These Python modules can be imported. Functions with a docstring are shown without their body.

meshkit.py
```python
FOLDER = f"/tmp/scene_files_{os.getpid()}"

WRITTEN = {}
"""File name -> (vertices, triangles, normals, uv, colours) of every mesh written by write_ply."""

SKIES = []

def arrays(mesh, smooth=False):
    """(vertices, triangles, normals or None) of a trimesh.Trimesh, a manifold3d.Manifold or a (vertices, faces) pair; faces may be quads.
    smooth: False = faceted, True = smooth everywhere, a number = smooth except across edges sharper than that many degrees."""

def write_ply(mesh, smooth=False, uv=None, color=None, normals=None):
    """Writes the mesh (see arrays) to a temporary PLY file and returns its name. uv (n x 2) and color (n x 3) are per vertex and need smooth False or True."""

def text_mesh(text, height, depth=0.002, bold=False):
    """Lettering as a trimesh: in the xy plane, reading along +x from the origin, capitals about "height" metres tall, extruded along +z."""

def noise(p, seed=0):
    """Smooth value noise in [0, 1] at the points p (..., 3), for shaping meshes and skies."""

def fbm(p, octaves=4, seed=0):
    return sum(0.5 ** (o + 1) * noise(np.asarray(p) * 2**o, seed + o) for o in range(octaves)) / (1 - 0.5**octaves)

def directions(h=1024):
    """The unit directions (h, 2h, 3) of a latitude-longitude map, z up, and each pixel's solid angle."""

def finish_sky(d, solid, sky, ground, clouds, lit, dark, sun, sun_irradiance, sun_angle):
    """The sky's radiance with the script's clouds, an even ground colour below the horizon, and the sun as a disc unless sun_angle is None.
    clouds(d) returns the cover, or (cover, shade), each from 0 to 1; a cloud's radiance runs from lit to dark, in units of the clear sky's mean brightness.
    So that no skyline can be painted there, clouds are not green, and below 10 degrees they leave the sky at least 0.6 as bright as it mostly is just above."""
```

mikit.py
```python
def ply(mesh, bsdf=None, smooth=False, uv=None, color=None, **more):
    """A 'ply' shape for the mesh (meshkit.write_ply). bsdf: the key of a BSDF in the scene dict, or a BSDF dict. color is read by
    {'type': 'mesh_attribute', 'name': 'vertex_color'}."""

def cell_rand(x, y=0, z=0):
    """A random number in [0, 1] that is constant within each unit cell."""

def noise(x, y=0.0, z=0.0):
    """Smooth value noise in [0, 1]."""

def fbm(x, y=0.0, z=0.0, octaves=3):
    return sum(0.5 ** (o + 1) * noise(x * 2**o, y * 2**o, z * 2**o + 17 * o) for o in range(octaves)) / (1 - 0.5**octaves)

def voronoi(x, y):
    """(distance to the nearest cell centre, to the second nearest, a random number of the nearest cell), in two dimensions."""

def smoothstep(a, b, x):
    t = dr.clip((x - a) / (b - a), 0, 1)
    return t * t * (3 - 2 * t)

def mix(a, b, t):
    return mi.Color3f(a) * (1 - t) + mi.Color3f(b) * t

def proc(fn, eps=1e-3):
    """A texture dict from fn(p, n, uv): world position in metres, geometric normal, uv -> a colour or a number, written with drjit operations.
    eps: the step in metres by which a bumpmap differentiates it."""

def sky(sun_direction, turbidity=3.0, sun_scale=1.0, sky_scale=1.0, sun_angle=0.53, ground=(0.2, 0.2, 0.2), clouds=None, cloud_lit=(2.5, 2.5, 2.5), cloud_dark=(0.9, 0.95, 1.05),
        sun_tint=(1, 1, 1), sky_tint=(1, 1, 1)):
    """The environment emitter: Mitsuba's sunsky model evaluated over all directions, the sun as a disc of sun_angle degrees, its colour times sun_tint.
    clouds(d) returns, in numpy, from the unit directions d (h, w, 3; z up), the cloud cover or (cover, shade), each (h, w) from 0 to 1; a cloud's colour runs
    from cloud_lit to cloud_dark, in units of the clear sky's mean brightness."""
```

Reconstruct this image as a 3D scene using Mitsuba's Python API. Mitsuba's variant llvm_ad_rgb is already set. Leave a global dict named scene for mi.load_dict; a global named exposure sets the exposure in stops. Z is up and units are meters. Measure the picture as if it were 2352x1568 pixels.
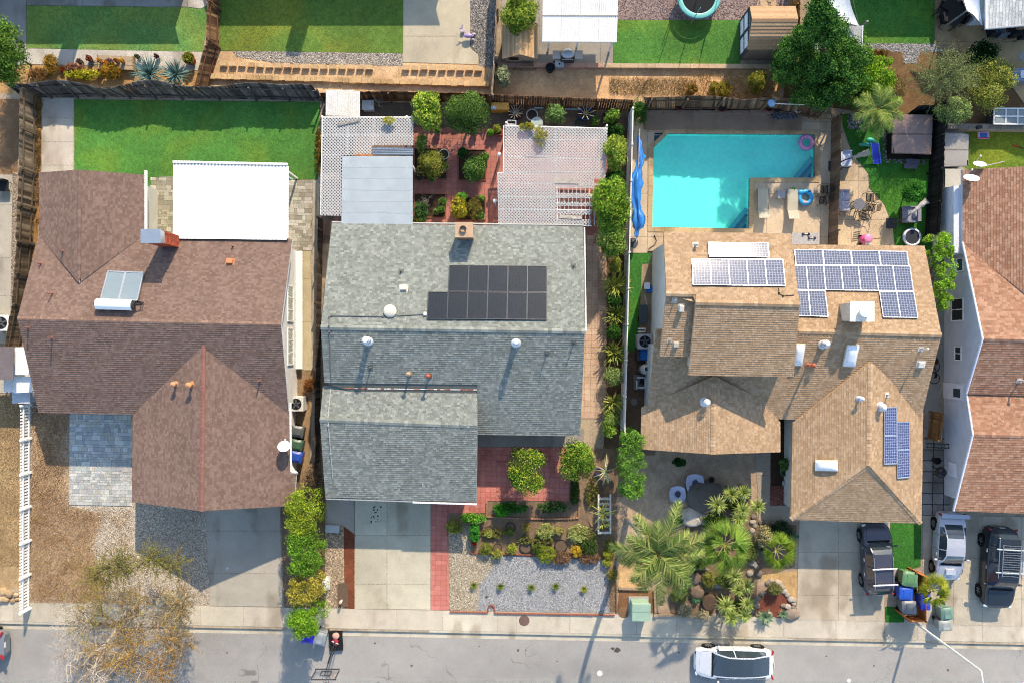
import math, numpy as np, trimesh, mitsuba as mi, mikit, drjit as dr, meshkit
from shapely.geometry import Polygon, LineString, box as sbox, Point
from shapely.ops import split as shsplit, unary_union
from shapely import affinity
scene, labels = {}, {}
T = mi.ScalarTransform4f
# ---------------------------------------------------------------- camera, sky, exposure
H, S = 48.0, 38.0
scene['camera'] = {'type': 'perspective', 'fov': 2*math.degrees(math.atan(1176/S/H)), 'fov_axis': 'x', 'near_clip': .5, 'far_clip': 600.,
                   'to_world': T().look_at(origin=[0, 0, H], target=[0, 0, 0], up=[0, 1, 0])}
SUN = (.40, 1.38, 1.0)
scene['sky'] = mikit.sky(SUN, turbidity=3.5, sky_scale=2.0, sky_tint=(1.08, 1.0, .93), sun_tint=(.93, .975, 1.07))
exposure = 2.6
# ---------------------------------------------------------------- helpers
rng = np.random.default_rng(7)
U = lambda a, b: float(rng.uniform(a, b))
def W(u, v, z=0.):
    k = (1-z/H)/S
    return np.array([(u-1176)*k, (784-v)*k, z])
def Z(ox, oy, k):
    return lambda x, y: ((ox+x/k)*.765625, (oy+y/k)*.765625)
g = {(i, j): (lambda x, y, i=i, j=j: (x/3+784*i, y/3+522.7*j)) for i in range(3) for j in range(3)}
zy, zt, zb, zc, zr = Z(2455, 287, 3.3355), Z(2220, 0, 2.7606), Z(1345, 1440, 3.733), Z(1855, 1371, 3.155), Z(2400, 1500, 2.8616)
zl, zm, zs, zh = Z(0, 0, 3.5636), Z(1228, 250, 3.5315), Z(1820, 700, 2.24), Z(820, 1050, 1.7214)
def wp(m, pts, z=0.):
    return [tuple(W(*(m(*p) if m else p), z)[:2]) for p in pts]
def C(h, k=1.):
    c = np.array([int(h[i:i+2], 16) for i in (0, 2, 4)])/255.
    return np.where(c <= .04045, c/12.92, ((c+.055)/1.055)**2.4)*k
def jit(c, a=.1, b=.03):
    return np.clip(np.asarray(c)*(1+U(-a, a))*(1+rng.uniform(-b, b, 3)), 0, .97)
def pick(cols, a=.08):
    return jit(cols[int(rng.integers(len(cols)))], a)
def rotz(a):
    c, s = math.cos(a), math.sin(a)
    return np.array([[c, -s, 0], [s, c, 0], [0, 0, 1.]])
BOXV = np.array([[x, y, z] for x in (-.5, .5) for y in (-.5, .5) for z in (-.5, .5)])
BOXQ = np.array([[0, 1, 3, 2], [4, 6, 7, 5], [0, 4, 5, 1], [2, 3, 7, 6], [0, 2, 6, 4], [1, 5, 7, 3]])
ICO = {k: (np.array(m.vertices), np.array(m.faces)) for k in (0, 1, 2, 3) for m in [trimesh.creation.icosphere(subdivisions=k)]}
class M:
    def __init__(s): s.v, s.f, s.c, s.n = [], [], [], 0
    def add(s, v, f, col):
        v = np.asarray(v, float); f = np.asarray(f, int)
        if f.shape[1] == 4: f = np.vstack([f[:, [0, 1, 2]], f[:, [0, 2, 3]]])
        s.v.append(v); s.f.append(f+s.n); s.c.append(np.broadcast_to(np.asarray(col, float), (len(v), 3))); s.n += len(v)
        return s
    def hexa(s, p, col):          # 8 corners in BOXV order, unshared faces
        p = np.asarray(p); return s.add(p[BOXQ].reshape(-1, 3), np.arange(24).reshape(6, 4), col)
    def box(s, c, size, col, a=0., R=None):
        R = rotz(a) if R is None else R
        return s.hexa((BOXV*np.asarray(size)) @ R.T+np.asarray(c), col)
    def beam(s, p, q, w, h, col, up=(0, 0, 1)):
        p, q = np.asarray(p, float), np.asarray(q, float); d = q-p; L = np.linalg.norm(d)
        if L < 1e-6: return s
        d = d/L; side = np.cross(up, d); n = np.linalg.norm(side)
        side = np.array([1., 0, 0]) if n < 1e-6 else side/n
        u2 = np.cross(d, side)
        return s.hexa((BOXV*[L, w, h]) @ np.array([d, side, u2])+(p+q)/2, col)
    def poly(s, pts, col):
        n = len(pts); return s.add(pts, [[0, i, i+1] for i in range(1, n-1)], col)
    def prism(s, P, z0, z1, col, side=None):
        for q in ([P] if isinstance(P, Polygon) else [Polygon(P)] if not hasattr(P, 'geoms') else P.geoms):
            if q.area < 1e-5 or q.geom_type != 'Polygon': continue
            v2, f = trimesh.creation.triangulate_polygon(q, engine='earcut')
            v2 = np.asarray(v2); f = np.asarray(f)
            a, b, c3 = v2[f[:, 0]], v2[f[:, 1]], v2[f[:, 2]]
            if ((b-a)[:, 0]*(c3-a)[:, 1]-(b-a)[:, 1]*(c3-a)[:, 0]).sum() < 0: f = f[:, ::-1]
            s.add(np.c_[v2, np.full(len(v2), z1)], f, col)
            if z0 is None: continue
            for ring in [q.exterior, *q.interiors]:
                r = np.array(ring.coords); n = len(r)-1; r = r[:-1]
                if (ring is q.exterior) != ring.is_ccw: r = r[::-1]
                r2 = np.roll(r, -1, 0)
                quad = np.stack([np.c_[r, np.full(n, z0)], np.c_[r2, np.full(n, z0)], np.c_[r2, np.full(n, z1)], np.c_[r, np.full(n, z1)]], 1)
                s.add(quad.reshape(-1, 3), np.arange(4*n).reshape(n, 4), col if side is None else side)
        return s
    def tube(s, path, r, col, n=8, caps=True):
        P = np.asarray(path, float); m = len(P); r = np.broadcast_to(np.asarray(r, float), (m,))
        t = np.gradient(P, axis=0); t /= np.linalg.norm(t, axis=1, keepdims=True)+1e-12
        a = np.cross(t[0], [0, 0, 1.]); a = np.array([1., 0, 0]) if np.linalg.norm(a) < 1e-3 else a/np.linalg.norm(a)
        vs = []
        for k in range(m):
            a = a-t[k]*(a @ t[k]); a /= np.linalg.norm(a)+1e-12; b = np.cross(t[k], a)
            th = np.arange(n)*2*np.pi/n
            vs.append(P[k]+r[k]*(np.cos(th)[:, None]*a+np.sin(th)[:, None]*b))
        i = np.arange(n); j = (i+1) % n
        f = np.vstack([np.c_[k*n+i, k*n+j, (k+1)*n+j, (k+1)*n+i] for k in range(m-1)])
        s.add(np.vstack(vs), f, col)
        if caps:
            for k in (0, m-1): s.add(np.vstack([vs[k], P[k]]), np.c_[i, j, np.full(n, n)], col)
        return s
    def lathe(s, prof, c, col, n=20, R=None, flat=False):
        p = np.asarray(prof, float); m = len(p); th = np.arange(n)*2*np.pi/n
        v = np.stack([p[:, None, 0]*np.cos(th), p[:, None, 0]*np.sin(th), np.repeat(p[:, 1:2], n, 1)], -1)
        if R is not None: v = v @ np.asarray(R).T
        v = v+np.asarray(c); i = np.arange(n); j = (i+1) % n
        if flat:
            for k in range(m-1): s.add(np.vstack([v[k], v[k+1]]), np.c_[i, j, n+j, n+i], col)
            return s
        return s.add(v.reshape(-1, 3), np.vstack([np.c_[k*n+i, k*n+j, (k+1)*n+j, (k+1)*n+i] for k in range(m-1)]), col)
    def ell(s, c, r, col, k=2, noise=0., seed=0, R=None, fr=1.5):
        v, f = ICO[k]; v = v.copy()
        if noise: v = v*(1+noise*2*(meshkit.fbm(v*fr+seed*7.3, 3)-.5))[:, None]
        v = v*np.asarray(r)
        if R is not None: v = v @ R.T
        return s.add(v+np.asarray(c), f, col)
    def ring(s, c, R, r, col, n=24, m=8, sq=1.):
        th = np.arange(n)*2*np.pi/n; ph = np.arange(m)*2*np.pi/m
        v = np.stack([(R+r*np.cos(ph)[None])*np.cos(th)[:, None], (R+r*np.cos(ph)[None])*np.sin(th)[:, None], np.broadcast_to(r*sq*np.sin(ph)[None], (n, m))], -1)+np.asarray(c)
        f = [[a*m+b, ((a+1) % n)*m+b, ((a+1) % n)*m+(b+1) % m, a*m+(b+1) % m] for a in range(n) for b in range(m)]
        return s.add(v.reshape(-1, 3), f, col)
    def arrays(s): return np.vstack(s.v), np.vstack(s.f), np.vstack(s.c)
def numbered(k):
    if k not in USED: USED.add(k); return k
    i = COUNT.get(k, 0)+1; COUNT[k] = i; n = f'{k}_{i:03d}'; USED.add(n); return n
USED, COUNT = set(), {}
def thing(name, label, cat, group=None, kind=None):
    k = numbered(name); d = {'label': label}
    if cat: d['category'] = cat
    if group: d['group'] = group
    if kind: d['kind'] = kind
    labels[k] = d; return k
def struct(name, label=None):
    k = numbered(name); labels[k] = {'kind': 'structure'}
    if label: labels[k]['label'] = label
    return k
def put(key, m, mat='matte', smooth=False):
    v, f, c = m.arrays()
    uv = np.c_[np.floor(np.clip(c[:, 0], 0, .999)*1000)+.05+.9*np.clip(c[:, 1], 0, 1), np.clip(c[:, 2], 0, 1)]
    scene[key] = mikit.ply((v, f), mat, smooth=smooth, uv=uv)
    return key
def part(parent, name, m, mat='matte', smooth=False, label=None, stuff=False):
    k = numbered(parent+'__'+name); put(k, m, mat, smooth)
    if label: labels.setdefault(k, {})['label'] = label
    if stuff: labels.setdefault(k, {})['kind'] = 'stuff'
    return k
# ---------------------------------------------------------------- materials (the colour of each piece travels in its uv)
NZ, FB, mix, sst = mikit.noise, mikit.fbm, mikit.mix, mikit.smoothstep
def dec(uv):
    r = dr.floor(uv.x)
    return mi.Color3f(r/1000, (uv.x-r-.05)/.9, uv.y)
def f_plain(p, n, uv): return dec(uv)*(.9+.2*FB(p.x*2.3, p.y*2.3, p.z*2.3, 3))
def f_concrete(p, n, uv):
    a = FB(p.x*.35, p.y*.35, 3., 4); b = FB(p.x*2.2, p.y*2.2, 9., 3); c = NZ(p.x*26, p.y*26, 1.)
    st = sst(.56, .8, FB(p.x*.9+5, p.y*.45, 20., 4))
    return dec(uv)*(.72+.42*a+.2*(b-.5)+.14*(c-.5))*mix((1, 1, 1), (.62, .58, .53), st*.75)
def f_soil(p, n, uv):
    a = FB(p.x*.7, p.y*.7, 2., 4); b = FB(p.x*5, p.y*5, 6., 3); c = NZ(p.x*22, p.y*22, 3.)
    return dec(uv)*mix((.86, .83, .81), (1.14, 1.12, 1.06), sst(.3, .72, a))*(.62+.42*b+.38*c)
def f_gravel(p, n, uv):
    d1, d2, w = mikit.voronoi(p.x*16, p.y*16)
    a = FB(p.x*.8, p.y*.8, 2., 3)
    return dec(uv)*(.6+.75*w)*(.66+.42*sst(.02, .22, d2-d1))*(.85+.4*a)
def f_turf(p, n, uv):
    a = FB(p.x*.5, p.y*.5, 2., 4); b = FB(p.x*6, p.y*6, 4., 3); c = NZ(p.x*30, p.y*18, 8.)
    return dec(uv)*(.6+.6*a)*(.55+.5*b+.42*c)*mix((1.42, 1.06, .84), (.9, 1., 1.), sst(.28, .62, FB(p.x*.45, p.y*.45, 40., 3)))
def f_asphalt(p, n, uv):
    a = FB(p.x*.16, p.y*.5, 2., 4); b = FB(p.x*1.6, p.y*1.6, 9., 3); c = NZ(p.x*30, p.y*30, 5.)
    d1, d2, w = mikit.voronoi(p.x*.16+.8*FB(p.x*.7, p.y*.7, 1., 3), p.y*.2+.8*FB(p.x*.7, p.y*.7, 7., 3))
    crack = (1-sst(.003, .012, d2-d1))*sst(.48, .62, FB(p.x*.3, p.y*.3, 31., 3))
    return dec(uv)*(.8+.34*a+.16*(b-.5)+.22*(c-.5))*(1-.42*crack)
def f_wood(p, n, uv):
    return dec(uv)*(.5+.6*NZ(p.x*14, p.y*14, p.z*1.2)+.4*FB(p.x*4, p.y*4, p.z*4, 3))
def f_leaf(p, n, uv): return dec(uv)*(.8+.4*FB(p.x*1.4, p.y*1.4, p.z*1.4, 2))
def f_pool(p, n, uv):  # mottled plaster tone; also stands in for caustic ripple light, put into the colour
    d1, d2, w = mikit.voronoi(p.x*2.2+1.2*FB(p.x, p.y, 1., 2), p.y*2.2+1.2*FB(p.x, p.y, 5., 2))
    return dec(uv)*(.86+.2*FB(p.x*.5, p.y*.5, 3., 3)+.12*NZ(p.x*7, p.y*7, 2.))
def f_wave(p, n, uv):
    q = FB(p.x*1.3, p.y*1.3, 2., 2)*2.2
    return .5*FB(p.x*3.4+q, p.y*4.6+q, 3., 3)+.18*NZ(p.x*11+q, p.y*13, 5.)
def tw(d): return {'type': 'twosided', 'bsdf': d}
def pri(fn, rough=.85, spec=.25, **k): return tw({'type': 'principled', 'base_color': mikit.proc(fn), 'roughness': rough, 'specular': spec, **k})
scene['matte'] = pri(f_plain)
scene['concrete'] = pri(f_concrete, .9, .2)
scene['soil'] = pri(f_soil, .95, .1)
scene['gravel'] = pri(f_gravel, .9, .2)
scene['turf'] = pri(f_turf, .8, .15)
scene['asphalt'] = pri(f_asphalt, .85, .25)
scene['wood'] = pri(f_wood, .85, .2)
scene['satin'] = pri(f_plain, .42, .5)
scene['gloss'] = pri(f_plain, .16, .5)
scene['paint'] = pri(dec_ := (lambda p, n, uv: dec(uv)), .3, .5, metallic=.25, clearcoat=1., clearcoat_gloss=.97)
scene['metal'] = pri(f_plain, .38, .5, metallic=.75)
scene['glass'] = pri(dec_, .05, 1.0)
scene['cell'] = pri(dec_, .1, .5)
scene['leaf'] = {'type': 'principledthin', 'base_color': mikit.proc(f_leaf), 'roughness': .5, 'diff_trans': .55, 'eta': 1.4}
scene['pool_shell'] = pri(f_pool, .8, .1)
scene['water_skin'] = {'type': 'thindielectric', 'int_ior': 1.33, 'specular_transmittance': {'type': 'rgb', 'value': [.72, 1., .965]}}
scene['pane'] = {'type': 'thindielectric', 'int_ior': 1.5}
# ---------------------------------------------------------------- ground, street, paving
KA = .60
def A(h, k=1.): return C(h, KA*k)
vs_ = lambda u: 1381+.0195*u
vk_ = lambda u: 1431+.0208*u
def PG(m, pts): return Polygon(wp(m, pts)).buffer(0)
def uvp(*pts): return Polygon(wp(None, pts)).buffer(0)
def sheet(key, P, z, col, mat='soil', label=None):
    m = M(); m.prism(P, None, z, col); return put(struct(key, label), m, mat)
def inside(P, n, rg=None):
    from shapely import contains_xy
    rg = rg or rng; x0, y0, x1, y1 = P.bounds; out = np.zeros((0, 2))
    while len(out) < n:
        q = rg.uniform([x0, y0], [x1, y1], (int(n*1.6)+20, 2)); out = np.vstack([out, q[contains_xy(P, q[:, 0], q[:, 1])]])
    return out[:n]
OCT = (np.array([[1, 0, 0], [0, 1, 0], [-1, 0, 0], [0, -1, 0], [0, 0, 1.]]), np.array([[0, 1, 4], [1, 2, 4], [2, 3, 4], [3, 0, 4]]))
def pebbles(key, P, n, size, cols, z=.01, label=None, mat='matte'):
    xy = inside(P, n); m = M(); a = rng.uniform(0, 6.28, n); r = rng.uniform(.5, 1.25, (n, 3))*size
    r[:, 2] *= .75; v0, f0 = OCT
    v = v0[None]*r[:, None]; c, s = np.cos(a)[:, None], np.sin(a)[:, None]
    x = v[..., 0]*c-v[..., 1]*s+xy[:, :1]; y = v[..., 0]*s+v[..., 1]*c+xy[:, 1:]
    tip = rng.uniform(-.4, .4, (n, 2))*size; x[:, 4] += tip[:, 0]; y[:, 4] += tip[:, 1]
    col = np.array([A(h) for h in cols])[rng.integers(0, len(cols), n)]*rng.uniform(.7, 1.2, (n, 1))
    m.add(np.stack([x, y, v[..., 2]+z], -1).reshape(-1, 3), (f0[None]+5*np.arange(n)[:, None, None]).reshape(-1, 3), np.repeat(np.clip(col, 0, .97), 5, 0))
    k = numbered(key); labels[k] = {'kind': 'stuff', 'category': 'gravel', **({'label': label} if label else {})}; put(k, m, mat)
def blade_mesh(P, n, h, w, cols, z=.01, lean=.8, clump=0.):
    xy = inside(P, n)
    if clump:
        cen = inside(P, max(3, int(n/40))); xy = cen[rng.integers(0, len(cen), n)]+rng.normal(0, clump, (n, 2))
        from shapely import contains_xy
        xy = xy[contains_xy(P, xy[:, 0], xy[:, 1])]; n = len(xy)
    a = rng.uniform(0, 6.28, n); hh = h*rng.uniform(.5, 1.3, n); l = lean*hh*rng.uniform(.2, 1.2, n); b = a+rng.uniform(1.2, 1.9, n)
    p0 = np.c_[xy+w*np.c_[np.cos(b), np.sin(b)], np.full(n, z)]; p1 = np.c_[xy-w*np.c_[np.cos(b), np.sin(b)], np.full(n, z)]
    p2 = np.c_[xy+l[:, None]*np.c_[np.cos(a), np.sin(a)], z+hh]
    col = np.array([A(c) for c in cols])[rng.integers(0, len(cols), n)]*rng.uniform(.75, 1.2, (n, 1))
    return M().add(np.stack([p0, p1, p2], 1).reshape(-1, 3), np.arange(3*n).reshape(n, 3), np.repeat(np.clip(col, 0, .97), 3, 0))
def blades(key, P, n, h, w, cols, label=None, **kw):
    k = numbered(key); labels[k] = {'kind': 'stuff', 'category': 'grass', **({'label': label} if label else {})}
    put(k, blade_mesh(P, n, h, w, cols, **kw), 'matte')
def split_poly(P, lines):
    out = [P]
    for l in lines: out = [q for p in out for q in getattr(shsplit(p, LineString(l)), 'geoms', [p])]
    return [q for q in out if q.geom_type == 'Polygon' and q.area > .01]
def slabs(key, P, lines, col, z=.03, ja=.06, label=None, gap=.008, mat='concrete', base='57534d', name='slab'):
    k = sheet(key, P, z-.022, A(base), mat, label)
    for q in split_poly(P, lines):
        m = M().prism(q.buffer(-gap, join_style=2), z-.03, z, jit(A(col), ja, .01)); part(k, name, m, mat)
    return k
def ul(P, us=(), vs=(), du=0, dv=0):   # joint lines given in ground coordinates u, v
    return [[tuple(W(u, -300)[:2]), tuple(W(u+du, 1900)[:2])] for u in us]+[[tuple(W(-300, v)[:2]), tuple(W(2700, v+dv)[:2])] for v in vs]
def tiles(key, P, sx, sy, a, cols, z=.03, gap=.006, ja=.06, name='tile', base='6a4a42', label=None, mode='grid', mat='concrete', lift=.004, cap=300):
    k = sheet(key, P, z-.02, A(base), 'matte', label); cx, cy = P.centroid.coords[0]
    Q = affinity.rotate(P, -a, origin=(cx, cy)); x0, y0, x1, y1 = Q.bounds; out = []; y = y0; row = 0
    while y < y1:
        hgt = sy if mode != 'ashlar' else float(rng.choice([sy*.7, sy, sy*1.4])); x = x0-(U(0, sx) if mode != 'grid' else 0)
        while x < x1:
            w = sx if mode == 'grid' else sx*float(rng.choice([.6, 1., 1.5]))
            q = sbox(x+gap, y+gap, x+w-gap, y+hgt-gap)
            if not Q.contains(q): q = q.intersection(Q)
            for q in getattr(q, 'geoms', [q]):
                if q.geom_type == 'Polygon' and q.area > .15*sx*sy: out.append(affinity.rotate(q, a, origin=(cx, cy)))
            x += w
        y += hgt; row += 1
    out.sort(key=lambda q: -round(q.area, 3)); rest = M()
    for i, q in enumerate(out):
        zz = z+U(0, lift); m = M() if i < cap else rest
        m.prism(q, z-.02, zz, pick([A(c) for c in cols], ja))
        if i < cap: part(k, name, m, mat)
    if rest.n: part(k, name+'_field', rest, mat, stuff=True)
    return k
BIG = 110.
def road_y(u): return vk_(u)
pool_uv = [(1535, 307.5), (1870, 310), (1870, 408.5), (1720.5, 408.5), (1719, 525), (1498.5, 521.5), (1501, 340)]
spa_uv = [(1503, 306), (1523, 306), (1505, 324), (1502, 324)]
POOL, SPA = uvp(*pool_uv), uvp(*spa_uv)
gl, gr = W(-1900, vk_(-1900)), W(4200, vk_(4200))
land = Polygon([gl[:2], gr[:2], (BIG, BIG), (-BIG, BIG)]).difference(POOL.union(SPA))
sheet('ground', land, 0, A('b5a590'))
gx = lambda u, d: tuple(W(u, vk_(u)+d)[:2])
road = Polygon([gx(-1900, 12), gx(4200, 12), gx(4200, 330), gx(-1900, 330)])
m = M().prism(road, None, -.13, A('aca8a2')); put(struct('road', 'grey asphalt street along the lower edge'), m, 'asphalt')
sheet('far_ground', Polygon([gx(-1900, 330), gx(4200, 330), (BIG, -BIG), (-BIG, -BIG)]), -.1, A('b5a590'))
gut = M().prism(Polygon([gx(-1900, 0), gx(4200, 0), gx(4200, 13.5), gx(-1900, 13.5)]), -.3, -.122, A('d9cfb9')); put(struct('gutter', 'pale concrete gutter beside the kerb'), gut, 'concrete')
jn = [-600, -480, -360, -240, -120, 32, 150, 260, 370, 460, 560, 665, 745, 911, 1016, 1142, 1187, 1309, 1371, 1462, 1554, 1680, 1800, 1920, 2031, 2108, 2256, 2370, 2480, 2600, 2720]
sw = Polygon([gx(-600, -5), gx(2720, -5)]+[tuple(W(u, vs_(u))[:2]) for u in (2720, -600)])
slabs('sidewalk', sw, ul(0, jn), 'd8cdb8', z=.012, label='pale concrete sidewalk between the front yards and the street', gap=.012)
kerb = struct('kerb', 'concrete kerb with dropped driveway crossings')
drops = [(395, 660), (742, 985), (1810, 2030), (2125, 2720)]
us = sorted(set([-600, 2720]+[u for d in drops for u in d]+list(range(-500, 2700, 130))))
for a, b in zip(us[:-1], us[1:]):
    low = any(d0 <= a and b <= d1 for d0, d1 in drops); h = -.075 if low else .016
    m = M(); p = [W(a+.3, vk_(a)-5), W(b-.3, vk_(b)-5), W(b-.3, vk_(b)), W(a+.3, vk_(a))]
    m.hexa([p[3]*[1, 1, 0]+[0, 0, -.3], p[3]*[1, 1, 0]+[0, 0, h-.012], p[0]*[1, 1, 0]+[0, 0, -.3], p[0]*[1, 1, 0]+[0, 0, .014],
            p[2]*[1, 1, 0]+[0, 0, -.3], p[2]*[1, 1, 0]+[0, 0, h-.012], p[1]*[1, 1, 0]+[0, 0, -.3], p[1]*[1, 1, 0]+[0, 0, .014]], jit(A('d8ceb8'), .05))
    part(kerb, 'kerb_stone', m, 'concrete')
# --- left neighbour
sheet('side_yard', uvp((-300, 228), (46, 228), (40, 400), (-300, 400)), .006, A('9a7a5c'))
slabs('side_patio', uvp((-300, 402), (30, 402), (24, 790), (-300, 790)), ul(0, (), (470, 592, 680)), 'cdc3b0')
slabs('side_patio', uvp((-300, 796), (34, 796), (33, 902), (-300, 902)), [], 'd2c9b8')
pebbles('pebble_strip', uvp((29, 397), (40, 397), (36, 560), (35, 690), (25, 690), (26, 540)), 420, .055, ['b8a48c', '9c8a76', 'cbbba4'], label='pebble strip beside the far left patio')
dry = uvp((-300, 905), (47, 905), (44, 1350), (-300, 1350)); sheet('dry_lawn', dry, .006, A('bba078'))
blades('dry_grass', uvp((-20, 905), (46, 905), (44, 1300), (-20, 1300)), 9000, .08, .012, ['c4a678', 'a88c62', 'd4ba90', '94805c'], label='straw-coloured dead grass left of the white picket fence')
# --- top left lot
slabs('patio', uvp((-200, -300), (63, -300), (61, 112), (50, 152), (-200, 152)), ul(0, (), (0, 112)), 'b9b3aa', label='concrete patio in the upper left corner')
slabs('patio', uvp((63, -300), (432, -300), (431, 17), (63, 13)), ul(0, (190, 310)), 'b5b0a8')
slabs('patio', uvp((432.5, -300), (476, -300), (475, 14), (462, 21), (432, 17)), [], 'd3ccc0')
slabs('walk', uvp((61, 112), (466, 120), (455, 163), (405, 161), (300, 154), (50, 148)), ul(0, (170, 290, 400)), 'd9d2c4', label='concrete walk below the upper left lawn')
sheet('planting_bed', uvp((-100, 150), (50, 149), (300, 155), (455, 163), (470, 215), (-100, 215)), .005, A('c09a68'))
TURF = []
def turf(P, col, label, n=0, z=.02):
    k = numbered('lawn'); labels[k] = {'kind': 'stuff', 'label': label, 'category': 'lawn'}
    put(k, M().prism(P, 0, z, A(col)), 'turf')
    m = blade_mesh(P, int(P.area*260), .035, .014, [col], z=z-.004, lean=1.3); part(k, 'grass_blades', m, 'matte', stuff=True)
turf(uvp((62, 14), (431, 18), (462, 22), (475, 15), (475, 60), (466, 119.5), (61, 111.5)), '78a456', 'artificial lawn in the upper left corner, mostly in shade')
turf(uvp((505, -120), (926, -120), (925.5, 123), (503, 117)), '748f3c', 'artificial lawn between the brown fence and the concrete pad')
turf(uvp((171, 229), (735, 235), (730, 412), (662, 413), (662, 550), (345, 560), (345, 480), (171, 480)), '5f9440', 'large artificial lawn behind the reddish brown roof')
turf(uvp((1408, 47), (1702, 47), (1700, 150), (1408, 149)), '5a8c3a', 'artificial lawn between the white patio cover and the shed')
turf(uvp((1950, -120), (2146, -120), (2146, 101), (1981, 100), (1978, 60), (1955, 40)), '58903a', 'shaded artificial lawn near the upper right corner')
# --- mid top lots
sheet('dirt_slope', uvp((472, 118), (1130, 128), (1128, 240), (470, 225)), .004, A('dab890'))
gs = uvp((535, 118), (925, 124), (925, 152), (640, 146), (545, 132)); sheet('gravel_bed', gs, .009, A('b8ac9c'), 'gravel')
pebbles('river_gravel', gs, 2600, .05, ['c9c0b2', 'a99c8e', 'ded6c8', '8f857a'], label='pale river gravel along the bottom of the upper lawn')
slabs('concrete_pad', uvp((926.5, -120), (1080, -120), (1080, 110), (1099, 127), (1099, 149), (926, 144)), ul(0, (), (-30, 84)), 'd2c6ab', label='pale concrete pad beside the gravel')
gs = uvp((1081, -60), (1141, -60), (1133, 158), (1100, 152), (1100, 126), (1081, 109)); sheet('gravel_bed', gs, .009, A('9c948c'), 'gravel')
pebbles('crushed_rock', gs, 3200, .06, ['b4ada4', '8d8780', 'cfc8be', '77716b'], label='grey crushed rock beside the concrete pad')
slabs('patio', uvp((1150, -120), (1408, -120), (1408, 148), (1395, 147), (1152, 147)), ul(0, (1238, 1380), (60,)), 'aca59a', label='concrete patio under the corrugated patio cover')
gs = uvp((1419, -60), (1812, -60), (1810, 47), (1419, 46)); sheet('gravel_bed', gs, .009, A('9a8580'), 'gravel')
pebbles('mauve_gravel', gs, 3400, .05, ['a58f88', '8a746e', 'bda9a0', '77645f'], label='mauve gravel around the trampoline')
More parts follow.
